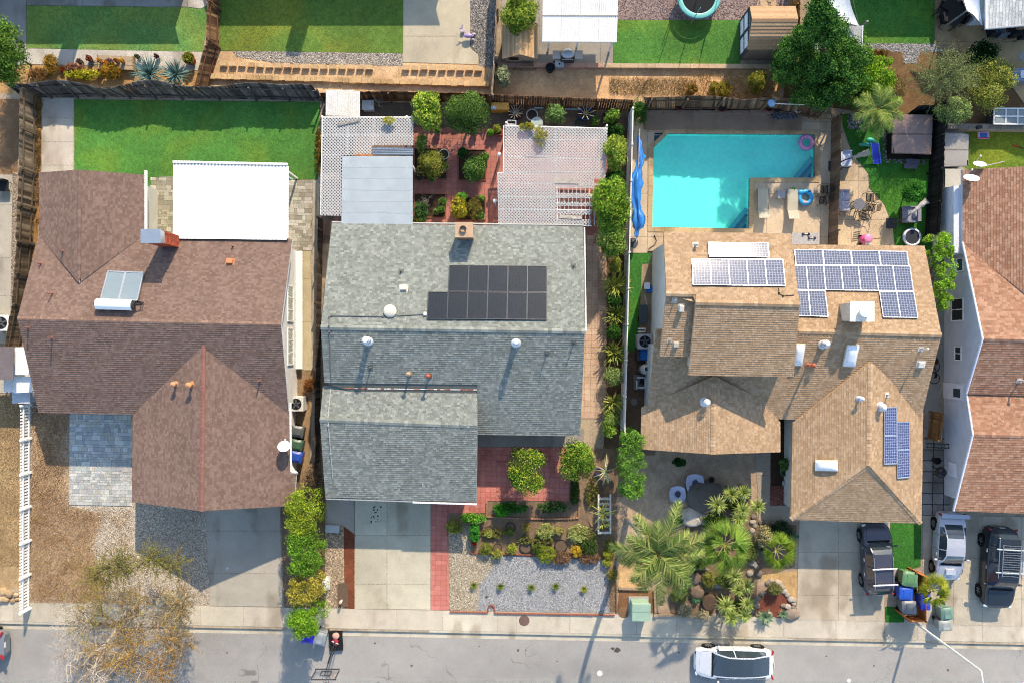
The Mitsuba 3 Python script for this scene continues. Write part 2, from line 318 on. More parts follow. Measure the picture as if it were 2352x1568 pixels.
for i, (x, y, r) in enumerate([(560, 40, 24), (625, 30, 18), (590, 72, 20), (640, 66, 15), (545, 12, 18), (600, 5, 16)]):
    if i == 0: pth = struct('stone_path', 'short path of flat tan stones beside the shed')
    c = W(*g[2, 0](x, y)); P = Polygon([(c[0]+r/3/S*1.1*U(.8, 1.2)*math.cos(t), c[1]+r/3/S*1.1*U(.8, 1.2)*math.sin(t)) for t in np.arange(7)*.9])
    part(pth, 'stone', M().prism(P.buffer(0), 0, .05, jit(A('cbb28e'))), 'concrete')
sheet('stone_path_sand', uvp((1740, 0), (1784, 0), (1782, 36), (1736, 36)), .014, A('c6ac86'))
sheet('dirt_slope', uvp((1131, 150), (1800, 152), (1790, 252), (1129, 240)), .004, A('dcb488'), label='orange dirt slope behind the back fences')
blades('dry_weeds', uvp((1400, 180), (1600, 182), (1590, 222), (1400, 214)), 2600, .22, .012, ['d3ba86', 'c2a46c', 'e0cc9e', 'b08d50'], label='pale flattened straw on the orange slope')
blades('dry_weeds', uvp((1560, 165), (1800, 165), (1790, 240), (1560, 232)), 3600, .2, .012, ['d8a95a', 'c48f40', 'e0bf78', 'a87a38'], label='golden dry weeds on the right of the orange slope', clump=.3)
blades('dry_weeds', uvp((480, 150), (1128, 160), (1126, 212), (476, 198)), 1800, .1, .01, ['b98c58', 'a67c50', '8f9050'], label='sparse dry weeds between the two rows of retaining blocks', clump=.2)
# --- top right lot
slabs('patio', uvp((2147, -120), (2700, -120), (2700, 300), (2352, 240), (2300, 165), (2147, 108)), ul(0, (2268,), (97,)), 'c8ab82', label='tan concrete patio in the upper right corner')
slabs('patio', uvp((1822, -120), (1949, -120), (1953, 40), (1976, 60), (1979, 148), (1822, 148)), [], 'b9a48c')
gs = uvp((1981, 101), (2180, 102), (2180, 118), (2112, 120), (2105, 146), (2076, 146), (2074, 120), (1981, 116)); sheet('gravel_bed', gs, .009, A('a5a29e'), 'gravel')
pebbles('grey_gravel', gs, 1700, .045, ['b4b2ae', '8f8d8a', 'cbc9c4'], label='grey gravel strip below the shaded lawn')
sheet('planting_bed', uvp((1981, 117), (2073, 121), (2075, 147), (2105, 147), (2113, 121), (2200, 119), (2360, 170), (2700, 300), (2700, 300), (2160, 300), (1930, 250), (1800, 240), (1800, 150), (1981, 148)), .005, A('7d6448'))
# --- house A lot
slabs('walk', uvp((96, 224), (170, 226), (170, 480), (96, 480)), ul(0, (), (272, 327, 380)), 'd3cabb', label='concrete strip left of the large lawn')
sheet('weed_strip', uvp((84, 224), (96, 224), (92, 470), (88, 530), (75, 700), (40, 800), (40, 600), (80, 300)), .006, A('a8814e'))
blades('dead_weeds', uvp((84, 224), (100, 224), (96, 300), (94, 470), (90, 530), (84, 530)), 1500, .3, .014, ['b48a4c', '96703c', 'c9a468', '7d6a3e'], label='dead brown weeds along the left side fence', clump=.15)
tiles('paver_patio', uvp((346, 407), (398, 406), (398, 560), (346, 560)), .3, .2, -1.2, ['cbc2ae', 'b5ac98', 'd8d0be', 'a79f8d'], mode='ashlar', base='7c7466', label='beige paver patio left of the white patio cover', cap=150)
tiles('paver_patio', uvp((660, 414), (718, 415), (716, 575), (660, 575)), .3, .2, -1.2, ['cfc8b8', 'bab3a2', 'dcd6c8', 'aaa393'], mode='ashlar', base='7c7466', label='beige paver strip right of the white patio cover', cap=150)
slabs('side_walk', uvp((664, 576), (714, 576), (717, 850), (672, 850)), ul(0, (), (640, 740)), 'd0c2a0')
slabs('side_walk', uvp((718.5, 415), (734, 415), (733, 850), (719, 850)), ul(0, (), (520, 640, 760)), 'bdb4a4')
sheet('side_dirt', uvp((640, 850), (738, 850), (738, 1120), (640, 1120)), .006, A('9c8468'))
slabs('side_walk', uvp((718, 880), (733, 880), (728, 1060), (712, 1060)), ul(0, (), (950,)), 'b9ad9b')
fy = uvp((70, 930), (480, 930), (480, 1388), (66, 1383)); sheet('front_yard', fy, .006, A('c8bba8'), 'gravel', 'dry front yard of gravel and dead grass left of the first driveway')
dp = uvp((72, 935), (160, 935), (160, 1160), (235, 1180), (215, 1260), (250, 1384), (66, 1383)); sheet('dirt_patch', dp, .014, A('b59c80'), 'soil')
blades('dead_grass', dp, 16000, .09, .013, ['c2a074', 'ab875c', 'd0b48c', '97795a', 'b8906a'], label='dead tan and brown grass on the left of the dry front yard', clump=.3, z=.02)
tiles('paver_pad', uvp((161, 935), (304, 937), (304, 1161), (160, 1158)), .27, .2, -1.2, ['d9dad4', 'c6c8c4', 'e6e5dc', 'bcbfbc', 'd2cfc2'], z=.05, mode='ashlar', base='77756f', label='pale grey paver pad beside the reddish brown roof')
pebbles('yard_gravel', fy.difference(uvp((158, 935), (306, 935), (306, 1163), (158, 1163))).difference(dp.buffer(-.3)), 15000, .04, ['cfc2ae', 'b5a692', 'ddd2c2', 'a09280', 'bfae9a'], label='loose tan gravel of the dry front yard')
blades('dead_grass', uvp((72, 960), (130, 960), (160, 1165), (300, 1170), (300, 1380), (68, 1380)), 9000, .1, .012, ['c39a62', 'a87f4c', 'd2b27c', '9a7a52'], label='dead tan grass over the dry front yard', clump=.25)
slabs('driveway', uvp((471, 1160), (643, 1160), (650, 1393), (483, 1390)), ul(0, (), (1218, 1314.5)), 'c3bbac', label='concrete driveway below the reddish brown roof')
sheet('gravel_strip', uvp((645, 1160), (672, 1160), (676, 1396), (652, 1394)), .012, A('8c735e'), 'gravel')
sheet('hedge_soil', uvp((672, 1100), (748, 1100), (746, 1398), (676, 1396)), .006, A('7a6450'))
# --- house B lot
sheet('garden_soil', uvp((740, 232), (1447, 250), (1447, 300), (1395, 300), (1140, 300), (950, 300), (740, 300)), .006, A('7d6c5e'))
sheet('shade_soil', uvp((738, 300), (950, 300), (950, 560), (738, 560)), .008, A('8a7468'))
tiles('tile_patio', uvp((950, 292), (1400, 296), (1400, 560), (950, 560)), .335, .335, -1., ['c28072', 'be7b6e', 'c78678'], ja=.035, base='7a4f48', label='red tile patio between the two lattice roofs')
tiles('tile_walk', uvp((1335, 530), (1394, 530), (1392, 960), (1330, 960)), .36, .36, -1., ['dfbfa4', 'd9b89c', 'e4c6ac'], ja=.03, base='8a6e5c', label='pinkish tan tile walk right of the grey roof')
sheet('planting_bed', uvp((1394, 298), (1446, 298), (1440, 700), (1432, 1140), (1375, 1140), (1392, 960)), .006, A('6f5a44'))
slabs('driveway', uvp((815.5, 1135), (989, 1135), (989, 1399), (815, 1397)), ul(0, (889,), (1228, 1341))[:1]+ul(0, (), (1228, 1341)), 'd8cfb6', label='concrete driveway below the grey garage roof')
slabs('driveway_apron', uvp((750, 1135), (814.5, 1135), (814.5, 1225), (790, 1206), (752, 1204)), [], 'b5ada0')
gs = uvp((750, 1205), (789, 1208), (790, 1396), (746, 1395)); sheet('gravel_bed', gs, .009, A('b39d82'), 'gravel')
pebbles('river_rock', gs, 1500, .055, ['c6b196', 'a48e76', 'd8c6ac', '8d7a66'], label='river rock strip left of the driveway')
sheet('bark_strip', uvp((790, 1208), (814, 1226), (814, 1397), (791, 1396)), .012, A('7d4a36'))
put(struct('paving_square', 'brown square paver in the river rock'), M().prism(uvp((776, 1338), (800, 1338), (800, 1393), (776, 1393)), 0, .05, A('74604f')), 'concrete')
slabs('porch', uvp((1094, 985), (1340, 985), (1340, 1026), (1094, 1025)), [], 'a8a094')
tiles('tile_porch', uvp((1090, 1026), (1311, 1027), (1308, 1149), (1120, 1149), (1118, 1177), (1030, 1177), (1030, 1140), (1090, 1140)), .32, .32, -1., ['d48577', 'd08072', 'd88c7e'], ja=.035, base='8a4c44', label='red tile front porch around the round citrus tree')
tiles('tile_path', uvp((989.5, 1135), (1029.5, 1135), (1031, 1400.5), (989.5, 1399.5)), .35, .3, -1., ['d48577', 'd08072', 'd88c7e'], ja=.035, base='8a4c44', label='red tile path right of the driveway')
sheet('garden_soil', uvp((1031, 1177), (1118, 1178), (1120, 1150), (1308, 1150), (1311, 1027), (1420, 1030), (1415, 1405), (1398, 1405), (1396, 1285), (1080, 1272), (1080, 1200), (1031, 1200)), .006, A('8d7863'))
gA = uvp((1032, 1200), (1081, 1205), (1081, 1271), (1120, 1273), (1145, 1285), (1100, 1345), (1098, 1402), (1032, 1401))
gB = uvp((1120, 1273), (1397, 1286), (1400, 1407), (1098, 1402), (1100, 1345), (1145, 1285))
sheet('gravel_bed', gA, .01, A('b5a890'), 'gravel'); sheet('gravel_bed', gB, .01, A('a8a9aa'), 'gravel')
pebbles('tan_gravel', gA, 5200, .042, ['cbbea6', 'ad9f88', 'ded3bf', '958872'], label='tan gravel right of the red tile path')
pebbles('blue_grey_gravel', gB, 9500, .042, ['b4b6b8', '98999b', 'c6c7c8', '828487', 'aaa8a4'], label='blue-grey gravel around the five small agaves')
# --- pool lot (house C)
deck = uvp((1449, 255), (1912, 262), (1905, 575), (1444, 582)).difference(POOL.union(SPA))
slabs('pool_deck', deck, ul(0, (1487, 1600, 1760, 1885), (281, 303, 445, 545)), 'e2ccae', label='tan concrete pool deck', z=.04)
cop = POOL.buffer(.3, join_style=2).difference(POOL.buffer(.02)).difference(SPA.buffer(.02))
ck = sheet('pool_coping', cop, .052, A('8c7a62'), 'concrete', 'pale stone coping round the turquoise pool')
cl = [[tuple(W(u, 200)[:2]), tuple(W(u, 620)[:2])] for u in range(1480, 1900, 23)]+[[tuple(W(1400, v)[:2]), tuple(W(1950, v)[:2])] for v in range(290, 560, 23)]
for q in split_poly(cop, cl): part(ck, 'coping_stone', M().prism(q.buffer(-.006, join_style=2), .03, .075, jit(A('d9bd92'), .07)), 'concrete')
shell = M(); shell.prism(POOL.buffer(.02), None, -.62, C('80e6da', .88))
def wall_ring(m, P, z0, z1, col):
    r = np.array(P.exterior.coords)[:-1]
    for a, b in zip(r, np.roll(r, -1, 0)): m.add([[*a, z0], [*b, z0], [*b, z1], [*a, z1]], [[0, 1, 2, 3]], col)
wall_ring(shell, POOL.buffer(.02, join_style=2), -.62, .03, C('78e4dc', .9)); pk = struct('swimming_pool', 'L-shaped turquoise swimming pool')
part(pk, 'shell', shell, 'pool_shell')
wall_ring(st := M(), POOL.buffer(.012, join_style=2), -.14, .03, C('2f6f88', .6)); part(pk, 'waterline_tile', st, 'satin')
for j in range(4):
    for (cx, cy, s) in ((1869, 372, 1), (1718, 490, 1)):
        a, b = W(cx-6-11*j, cy+35), W(cx, cy+22-11*j)
        part(pk, 'step_edge', M().beam([a[0], a[1], -.62+.12*j], [b[0], b[1], -.62+.12*j], .26, .1, C('3fb4c4' if j % 2 else '2d86a8', .6)), 'pool_shell')
sp = M().prism(SPA, None, -.5, C('24506a', .6)); wall_ring(sp, SPA.buffer(.01), -.5, .03, C('2f6078', .6)); part(pk, 'spa_corner', sp, 'pool_shell')
wk = struct('pool_water', 'clear rippled pool water'); gx_, gy_ = np.meshgrid(np.arange(POOL.bounds[0]-.1, POOL.bounds[2]+.1, .07), np.arange(POOL.bounds[1]-.1, POOL.bounds[3]+.1, .07)); ny_, nx_ = gx_.shape
pts_ = np.c_[gx_.ravel(), gy_.ravel()]; q_ = np.c_[pts_*[2.6, 3.4], np.full(len(pts_), 3.)]; wz = -.1+.05*(meshkit.fbm(q_+1.5*meshkit.noise(q_*.4)[:, None], 3)-.5)
ii = (np.arange(ny_-1)[:, None]*nx_+np.arange(nx_-1)).ravel(); quads = np.c_[ii, ii+1, ii+nx_+1, ii+nx_]; from shapely import contains_xy
cen_ = pts_[quads].mean(1); ok = contains_xy(POOL.union(SPA.buffer(.25)).buffer(.05), cen_[:, 0], cen_[:, 1]); scene[wk] = mikit.ply((np.c_[pts_, wz], quads[ok]), 'water_skin', smooth=True)
k = struct('pool_wall', 'raised block planter wall behind the pool')
m = M().prism(uvp((1480, 262), (1838, 268), (1836, 303), (1480, 300)), 0, .32, A('a08872')); part(k, 'wall_face', m, 'concrete')
for i in range(9):
    u0 = 1482+i*39.2; part(k, 'cap_stone', M().prism(uvp((u0, 258), (u0+38.4, 259), (u0+38.4, 267), (u0, 266)), .3, .42, jit(A('9c8674'), .06)), 'concrete')
slabs('side_patio', uvp((1918, 278), (1925, 278), (1958, 356), (1994, 400), (1995, 432), (2030, 470), (2050, 520), (2056, 590), (1912, 590)), ul(0, (1972,), (416, 505)), 'e0c8a6', label='curved tan concrete patio right of the pool fence')
turf(uvp((1926, 262), (2150, 262), (2140, 590), (2057, 590), (2051, 520), (2031, 470), (1996, 431), (1995, 400), (1959, 356)), '468a32', 'bright artificial lawn around the hot tub')
slabs('deck_pad', uvp((1818, 535), (1882, 535), (1882, 562), (1818, 562)), [], 'c9c8c8', z=.06)
turf(uvp((1446, 582), (1496, 580), (1491, 605), (1474, 606), (1472, 700), (1464, 806), (1437, 806)), '447f34', 'narrow strip of bright lawn beside the white fence')
sheet('side_dirt', uvp((1434, 806), (1515, 806), (1505, 1045), (1428, 1045)), .006, A('6f5c4c'))
slabs('side_walk', uvp((1474, 607), (1500, 607), (1496, 800), (1466, 800)), ul(0, (), (700,)), 'ab977e')
sheet('front_yard', uvp((1418, 1030), (1742, 1030), (1742, 1200), (1840, 1200), (1832, 1425), (1418, 1412)), .006, A('b39d86'), label='bare brown dirt yard around the palms')
sheet('sand_patch', uvp((1425, 1285), (1465, 1270), (1490, 1300), (1488, 1350), (1420, 1346)), .012, A('cba87a'))
sheet('sand_patch', uvp((1745, 1320), (1832, 1310), (1829, 1385), (1800, 1370), (1765, 1345)), .012, A('d0ad78'))
sheet('garden_soil', uvp((1560, 1225), (1600, 1180), (1735, 1150), (1742, 1200), (1830, 1205), (1826, 1300), (1740, 1330), (1735, 1418), (1540, 1412), (1530, 1340)), .009, A('84705c'))
sheet('bark_bed', uvp((1735, 1370), (1780, 1340), (1828, 1392), (1800, 1418), (1740, 1416)), .013, A('8a5344'))
sheet('bark_bed', uvp((1422, 1352), (1502, 1354), (1500, 1406), (1418, 1404)), .012, A('8a6548'))
slabs('entry_walk', uvp((1734, 1030), (1769, 1030), (1768, 1160), (1818, 1160), (1818, 1194), (1743, 1195)), ul(0, (), (1090,)), 'b9ab98')
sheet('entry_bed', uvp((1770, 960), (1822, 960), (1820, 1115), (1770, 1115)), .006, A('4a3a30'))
tiles('brick_step', uvp((1769, 1115), (1818, 1115), (1816, 1159), (1769, 1159)), .2, .1, 0, ['8a5a4c', '7c4e42', '966456'], base='5a3c34', label='small brick landing beside the garage wall')
slabs('driveway', uvp((1836, 1180), (2044, 1184), (2044, 1305), (2032, 1306), (2030, 1426), (1829, 1422)), ul(0, (1925,), (1268, 1365)), 'cfc1aa', label='concrete driveway under the dark wagon')
turf(uvp((2045, 1190), (2116, 1192), (2114, 1300), (2082, 1308), (2045, 1306)), '478634', 'small bright lawn between the two driveways', z=.026)
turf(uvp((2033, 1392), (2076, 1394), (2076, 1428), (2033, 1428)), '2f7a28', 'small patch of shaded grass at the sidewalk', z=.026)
tiles('stepping_pavers', uvp((2119, 985), (2196, 985), (2180, 1182), (2118, 1182)), .66, .66, -1, ['a5a09a', '98938c', 'b2ada6'], gap=.03, base='4c4a40', label='square concrete pavers beside the white side wall', z=.04)
slabs('driveway', uvp((2118, 1183), (2700, 1190), (2700, 1448), (2118, 1432)), ul(0, (2190, 2256, 2345), (1280, 1374)), 'd3c7b1', label='wide concrete driveway under the silver and black cars')
slabs('side_walk', uvp((2140, 300), (2215, 290), (2215, 400), (2178, 700), (2150, 985), (2120, 985), (2140, 600)), ul(0, (), (455, 560, 670, 790)), 'aca79c')
turf(uvp((2196, 302), (2700, 310), (2700, 480), (2215, 480), (2212, 400)), '6d8a2c', 'olive green lawn in the yard at the right edge')

k = numbered('road_stain'); labels[k] = {'kind': 'stuff', 'label': 'small dark tar and oil spots on the street', 'category': 'stain'}; m = M()
for u, v, r in ((1190, 1495, .1), (1208, 1494, .06), (1418, 1494, .2), (1408, 1490, .12), (945, 1530, .1), (700, 1520, .05), (1100, 1485, .06), (1560, 1500, .07), (2010, 1530, .08), (520, 1500, .07), (860, 1478, .08), (1280, 1520, .05), (1900, 1508, .06), (2180, 1540, .1)):
    c = W(u, v); m.prism(Polygon([(c[0]+r*U(.5, 1.2)*math.cos(a), c[1]+r*U(.4, 1)*math.sin(a)) for a in np.arange(9)*.698]).buffer(0), None, -.126, A('55524e'))
put(k, m)
# ---------------------------------------------------------------- houses
import shapely
class Plane:
    def __init__(s, u, v, z, d, p):
        s.z, s.p, s.d = z, p, np.asarray(d, float)/np.linalg.norm(d); s.o = W(u, v, z)
        s.e = np.array([s.d[1], -s.d[0], 0.]); s.s = np.array([*s.d, p])/math.sqrt(1+p*p); s.n = np.cross(s.e, s.s)
    def hit(s, u, v):
        a = np.array([(u-1176)/S, (784-v)/S]); z = (s.z+s.p*((a-s.o[:2]) @ s.d))/(1+s.p*(a @ s.d)/H)
        return np.array([*(a*(1-z/H)), z])
    def at(s, x, y): return np.array([x, y, s.z+s.p*((np.array([x, y])-s.o[:2]) @ s.d)])
def rot2(d, deg):
    a = math.radians(deg); return np.array([d[0]*math.cos(a)-d[1]*math.sin(a), d[0]*math.sin(a)+d[1]*math.cos(a)])
class House:
    def __init__(s, name, label, cols, fascia, h=.125, w=.175, tone=.3):
        s.k = thing(name, label, 'house'); s.cols = [A(c) for c in cols]; s.fascia = A(fascia); s.h, s.w, s.tone = h, w, tone
        s.sh = []; s.deck = M(); s.roof = s.k+'__roof'; s.caps = []
    def face(s, pl, pts, thick=.2, jt=.055):
        P3 = np.array([pl.hit(*p) for p in pts]); m = s.deck; n = len(P3)
        top, bot = P3-pl.n*.012, P3-[0, 0, thick]
        dk = np.mean(s.cols, 0)*.55
        m.poly(top, dk); m.poly(bot[::-1], s.fascia)
        for i in range(n):
            j = (i+1) % n; m.add([top[i], top[j], bot[j], bot[i]], [[0, 1, 2, 3]], s.fascia)
        q = np.c_[(P3-pl.o) @ pl.e, (P3-pl.o) @ pl.s]; P = Polygon(q).buffer(0); x0, y0, x1, y1 = P.bounds
        R, tn = [], []
        for k in range(int(math.floor(y0/s.h)), int(math.ceil(y1/s.h))):
            x = x0-U(0, s.w)
            while x < x1:
                w = s.w*U(.75, 1.3); R.append((x, k*s.h, x+w, (k+1)*s.h)); x += w
        R = np.array(R); B = shapely.box(R[:, 0]+.002, R[:, 1], R[:, 2]-.002, R[:, 3]); shapely.prepare(P)
        inn = shapely.contains(P, B); hitb = ~inn & shapely.intersects(P, B)
        polys = [(np.array([[a+.002, b], [c-.002, b], [c-.002, d], [a+.002, d]]), b) for a, b, c, d in R[inn]]
        for bx, b in zip(B[hitb], R[hitb, 1]):
            for gq in getattr(bx.intersection(P), 'geoms', [bx.intersection(P)]):
                if gq.geom_type == 'Polygon' and gq.area > .0015:
                    cc = np.array(shapely.geometry.polygon.orient(gq).exterior.coords)[:-1]; polys.append((cc, b))
        bases = [pl.o+q2[:, :1]*pl.e+q2[:, 1:]*pl.s for q2, _ in polys]; cen = np.array([x.mean(0) for x in bases])
        f = meshkit.fbm(np.c_[cen[:, :2]*.45, np.full(len(cen), 3.)], 3); f2 = meshkit.noise(np.c_[cen[:, :2]*1.8, np.full(len(cen), 7.)])
        cc = np.array(s.cols)[rng.integers(0, len(s.cols), len(cen))]*(1+rng.uniform(-jt, jt, len(cen)))[:, None]*(1+s.tone*(f-.5)+.1*(f2-.5))[:, None]
        for i, ((q2, b), base) in enumerate(zip(polys, bases)):
            lift = .004+.02*np.clip(1-(q2[:, 1:]-b)/s.h, 0, 1)+U(0, .003)
            x, y = q2[:, 0], q2[:, 1]; ar = abs(x @ np.roll(y, 1)-y @ np.roll(x, 1))/2
            s.sh.append((ar*(1+.02*cen[i, 2]), base, base+pl.n*lift, np.clip(cc[i], 0, .95)))
    def ridge(s, pa, pb, A_, B_, w=.15, step=.2, col=None):
        a, b = np.asarray(pa, float), np.asarray(pb, float); L = np.linalg.norm(b-a); t = (b-a)/L; n = int(L/step)
        sa = s.side(A_, t); sb = s.side(B_, t)
        for i in range(n):
            p, q = a+t*(i*L/n-.02), a+t*((i+1)*L/n+.015); up = np.array([0, 0, 1.]); m = M(); c = jit(col if col is not None else s.cols[int(rng.integers(len(s.cols)))]*1.04, .1, .02)
            h0, h1 = .055, .03
            for sd in (sa, sb):
                m.add([p+up*h0, q+up*h1, q+up*(h1-.004)+sd*w, p+up*h0+sd*w], [[0, 1, 2, 3]], c)
                m.add([p+up*h0, p+up*h0+sd*w, p+sd*w, p], [[0, 1, 2, 3]], c); m.add([q+up*h1, q+up*(h1-.004)+sd*w, q+sd*w, q], [[0, 1, 2, 3]], c)
                m.add([p+up*h0+sd*w, q+up*(h1-.004)+sd*w, q+sd*w, p+sd*w], [[0, 1, 2, 3]], c)
            s.caps.append(m)
    def side(s, pl, t):
        v = np.cross(pl.n, t); v /= np.linalg.norm(v); return v if v[2] < 0 else -v
    def done(s, cap=300):
        put(numbered(s.roof), s.deck, 'matte'); s.sh.sort(key=lambda x: -round(x[0], 4)); rest = M()
        for i, (_, base, top, c) in enumerate(s.sh):
            m = M() if i < cap else rest; n = len(top); j = np.roll(np.arange(n), -1)
            m.add(top, [[0, a, a+1] for a in range(1, n-1)], c)
            m.add(np.stack([top, top[j], base[j], base], 1).reshape(-1, 3), np.arange(4*n).reshape(n, 4), c*.9)
            if i < cap: part(s.roof, 'shingle', m)
        part(s.roof, 'shingle_field', rest, stuff=True)
        for m in s.caps: part(s.roof, 'ridge_cap', m)
    def walls(s, P, z1, col, mat='matte'):
        part(s.k, 'wall', M().prism(P, 0, z1, A(col)), mat)
    def gable(s, X, ys, zs, col, thick=.16, sgn=1):
        t = M().prism(Polygon(list(zip(ys, zs))).buffer(0), 0, thick, A(col)); v, f, c = t.arrays(); w = np.c_[X-sgn*v[:, 2], v[:, 0], v[:, 1]]
        k0 = len(t.v[0]); cap = t.f[0]; front = w[:k0].copy(); front[:, 0] = X
        part(s.k, 'wall', M().add(w, f, A(col)).add(front, cap, A(col)))
    def window(s, X, y0, y1, z0, z1, sgn=1, frame='ffffff', bars=1, name='window', pane='2c3a3c', depth=.05):
        """a window in a wall whose face is at X, looking along sgn*x; bars splits it along y"""
        k = s.k+'__'+name; f = M(); c = A(frame, 1.25); x = X+sgn*depth/2; t = .055
        for (a, b, e, d) in ((y0, y1, z0, z0+t), (y0, y1, z1-t, z1), (y0, y0+t, z0+t, z1-t), (y1-t, y1, z0+t, z1-t)):
            f.box([x, (a+b)/2, (e+d)/2], [depth, b-a, d-e], c)
        for i in range(1, bars+1):
            y = y0+(y1-y0)*i/(bars+1); f.box([x, y, (z0+z1)/2], [depth*.8, t*.8, z1-z0-2*t], c)
        k2 = numbered(k); put(k2, f, 'satin')
        part(k2, 'pane', M().box([X+sgn*.012, (y0+y1)/2, (z0+z1)/2], [.012, y1-y0-2*t, z1-z0-2*t], A(pane)), 'glass')
UPY, DNY, RT, LF = np.array([0, 1.]), np.array([0, -1.]), np.array([1., 0]), np.array([-1., 0])
# ---- house A
hA = House('house', 'house with reddish brown shingle roof and white patio cover, leftmost of the large roofs', ['8a7266', '836b5f', '90786c', '7e665a'], 'e8e4dc', tone=.14)
tA = -1.25
Ab, Af = Plane(500, 546, 2.5, rot2(DNY, tA), .417), Plane(300, 951, 2.5, rot2(UPY, tA), .417)
hA.face(Ab, [(90, 536), (671, 550.4), (645.5, 745.5), (40, 732)]); hA.face(Af, [(89, 946.7), (40, 732), (645.5, 745.5), (664, 958)])
hA.ridge(Ab.hit(645.5, 745.5), Ab.hit(40, 732), Ab, Af)
zr_ = 3.76
Awl, Awr = Plane(89, 450, 2.5, rot2(RT, tA), .43), Plane(332, 450, 2.5, rot2(LF, tA), .43)
hA.face(Awl, [(90, 396.7), (90, 540), (181, 650), (181.5, 390)]); hA.face(Awr, [(331.7, 401.7), (181.5, 390), (181, 650), (320, 548), (331.5, 548)])
Afl, Afr = Plane(304, 1050, 2.5, rot2(RT, -.5), .36), Plane(674, 1060, 2.5, rot2(LF, -.5), .36)
hA.face(Afl, [(303.5, 1152), (462.5, 1172.7), (467, 766), (305, 955)])
hA.face(Afr, [(462.5, 1172.7), (674, 1160.5), (680.5, 1087), (667, 1086), (664.5, 943), (467, 766)])
hA.ridge(Afl.hit(462.5, 1172.7), Afl.hit(467, 772), Afl, Afr, w=.12, col=A('96685e'))
hA.ridge(Awl.hit(181.5, 391), Awl.hit(181, 640), Awl, Awr, w=.1)
x0, x1 = W(683, 700)[0], W(112, 700, 2.5)[0]; ybk, yfr = W(0, 565, 2.5)[1], W(0, 930, 2.5)[1]
yr = Ab.hit(400, 739)[1]; zr = Ab.hit(400, 739)[2]
hA.walls(Polygon([(x1, ybk), (x0-.2, ybk), (x0-.2, yfr), (x1, yfr)]), 2.45, 'ece8e0')
hA.gable(x0, [yfr, ybk, ybk, yr, yfr], [0, 0, Ab.at(x0, ybk)[2]-.2, zr-.22, Af.at(x0, yfr)[2]-.2], 'f4f2ec')
hA.walls(Polygon([tuple(W(u, v, 2.5)[:2]) for u, v in ((108, 415), (318, 418), (318, 560), (108, 560))]), 2.4, 'e8e4da')
hA.walls(Polygon([tuple(W(u, v, 2.5)[:2]) for u, v in ((322, 930), (652, 930), (655, 1140), (315, 1140))]), 2.4, 'd9d4ca')
wy = lambda v, z=1.5: W(0, v, z)[1]
hA.window(x0, wy(739), wy(656), 1.0, 2.15, bars=2, pane='5f7f5a'); hA.window(x0, wy(838), wy(753), 1.0, 2.15, bars=2, pane='5f7f5a')
for v0, v1 in ((848, 572),):
    m = M(); m.box([x0+.22, (wy(v0)+wy(v1))/2, .42], [.4, wy(v1)-wy(v0), .1], A('f2efe8', 1.2)); part(hA.k, 'window_ledge', m)
m = M(); m.box([W(334, 0, 2.5)[0], W(0, 470, 2.45)[1], 2.42], [.12, 3.9, .14], A('f0ede6', 1.25)); part(hA.k, 'gutter', m)
m = M().box([W(341, 0, 1)[0], W(0, 500, 1.2)[1], 1.2], [.1, 2.4, 2.2], A('e8e4da', 1.2)); part(hA.k, 'patio_door', m)
gu = M(); gu.tube([W(667, 925, 2.5), W(668, 1082, 2.5), W(682, 1084, 2.45)], .06, A('f4f1ea', 1.3), 6); gu.tube([W(682, 1084, 2.45), W(684, 1088, .1)], .04, A('f4f1ea', 1.3), 6); part(hA.k, 'gutter', gu)
hA.done()
# ---- house B
hB = House('house', 'house with grey shingle roof and black solar panels in the centre', ['959a93', '8b908a', 'a1a59d', '90958e', '82877f'], 'b9bab6', tone=.12)
tB = -.9
Bb, Bf = Plane(1050, 517.6, 2.5, rot2(DNY, tB), .4), Plane(1200, 998.5, 2.5, rot2(UPY, tB), .4)
hB.face(Bb, [(762, 513.5), (1340, 521), (1343.5, 761), (737, 751.5)], jt=.09)
hB.face(Bf, [(745, 878), (737, 751.5), (1343.5, 761), (1332.5, 1000.5), (1096.5, 997), (1096, 882)], jt=.09)
hB.ridge(Bb.hit(1343, 761), Bb.hit(737, 751.5), Bb, Bf)
Bgf = Plane(920, 1148, 2.5, rot2(UPY, tB), .33); pR = Bgf.hit(915, 972); Bgb = Plane(0, 0, 2.5, rot2(DNY, tB), .33); Bgb.o, Bgb.z = pR.copy(), float(pR[2])
hB.face(Bgf, [(747.5, 1141.5), (735, 963), (1096, 977.5), (1095, 1152.5)], jt=.09); hB.face(Bgb, [(735, 963), (742, 886), (1095.7, 890), (1096, 977.5)], jt=.09)
hB.ridge(Bgf.hit(1095.5, 977.5), Bgf.hit(735, 963), Bgf, Bgb)
fl = M(); a, b = Bf.hit(790, 880), Bf.hit(1095, 883.5); a[2] -= .1; b[2] -= .1
for i in range(40):
    p, q = a+(b-a)*i/40, a+(b-a)*(i+1)/40; fl.beam(p+[0, -.1, -.04], q+[0, -.1, -.04], .4, .05+.003*(i % 2), pick([A('ece8df', 1.2), A('ddd6ca', 1.1), A('b0694f'), A('ece8df', 1.2), A('c08a74')]))
part(hB.k, 'flashing', fl, label='white flashing with peeling red paint between the two roofs')
wB = lambda *p, z=2.5: Polygon([tuple(W(u, v, z)[:2]) for u, v in p])
hB.walls(wB((785, 535), (1322, 540), (1315, 982), (785, 978)), 2.4, 'd8d2c4'); hB.walls(wB((765, 960), (1078, 960), (1076, 1130), (765, 1128)), 2.4, 'd8d2c4')
m = M(); m.tube([Bgf.hit(748, 1143)+[0, -.05, -.05], Bgf.hit(1095, 1154)+[0, -.05, -.05]], .05, A('b4b6b4'), 6); part(hB.k, 'gutter', m)
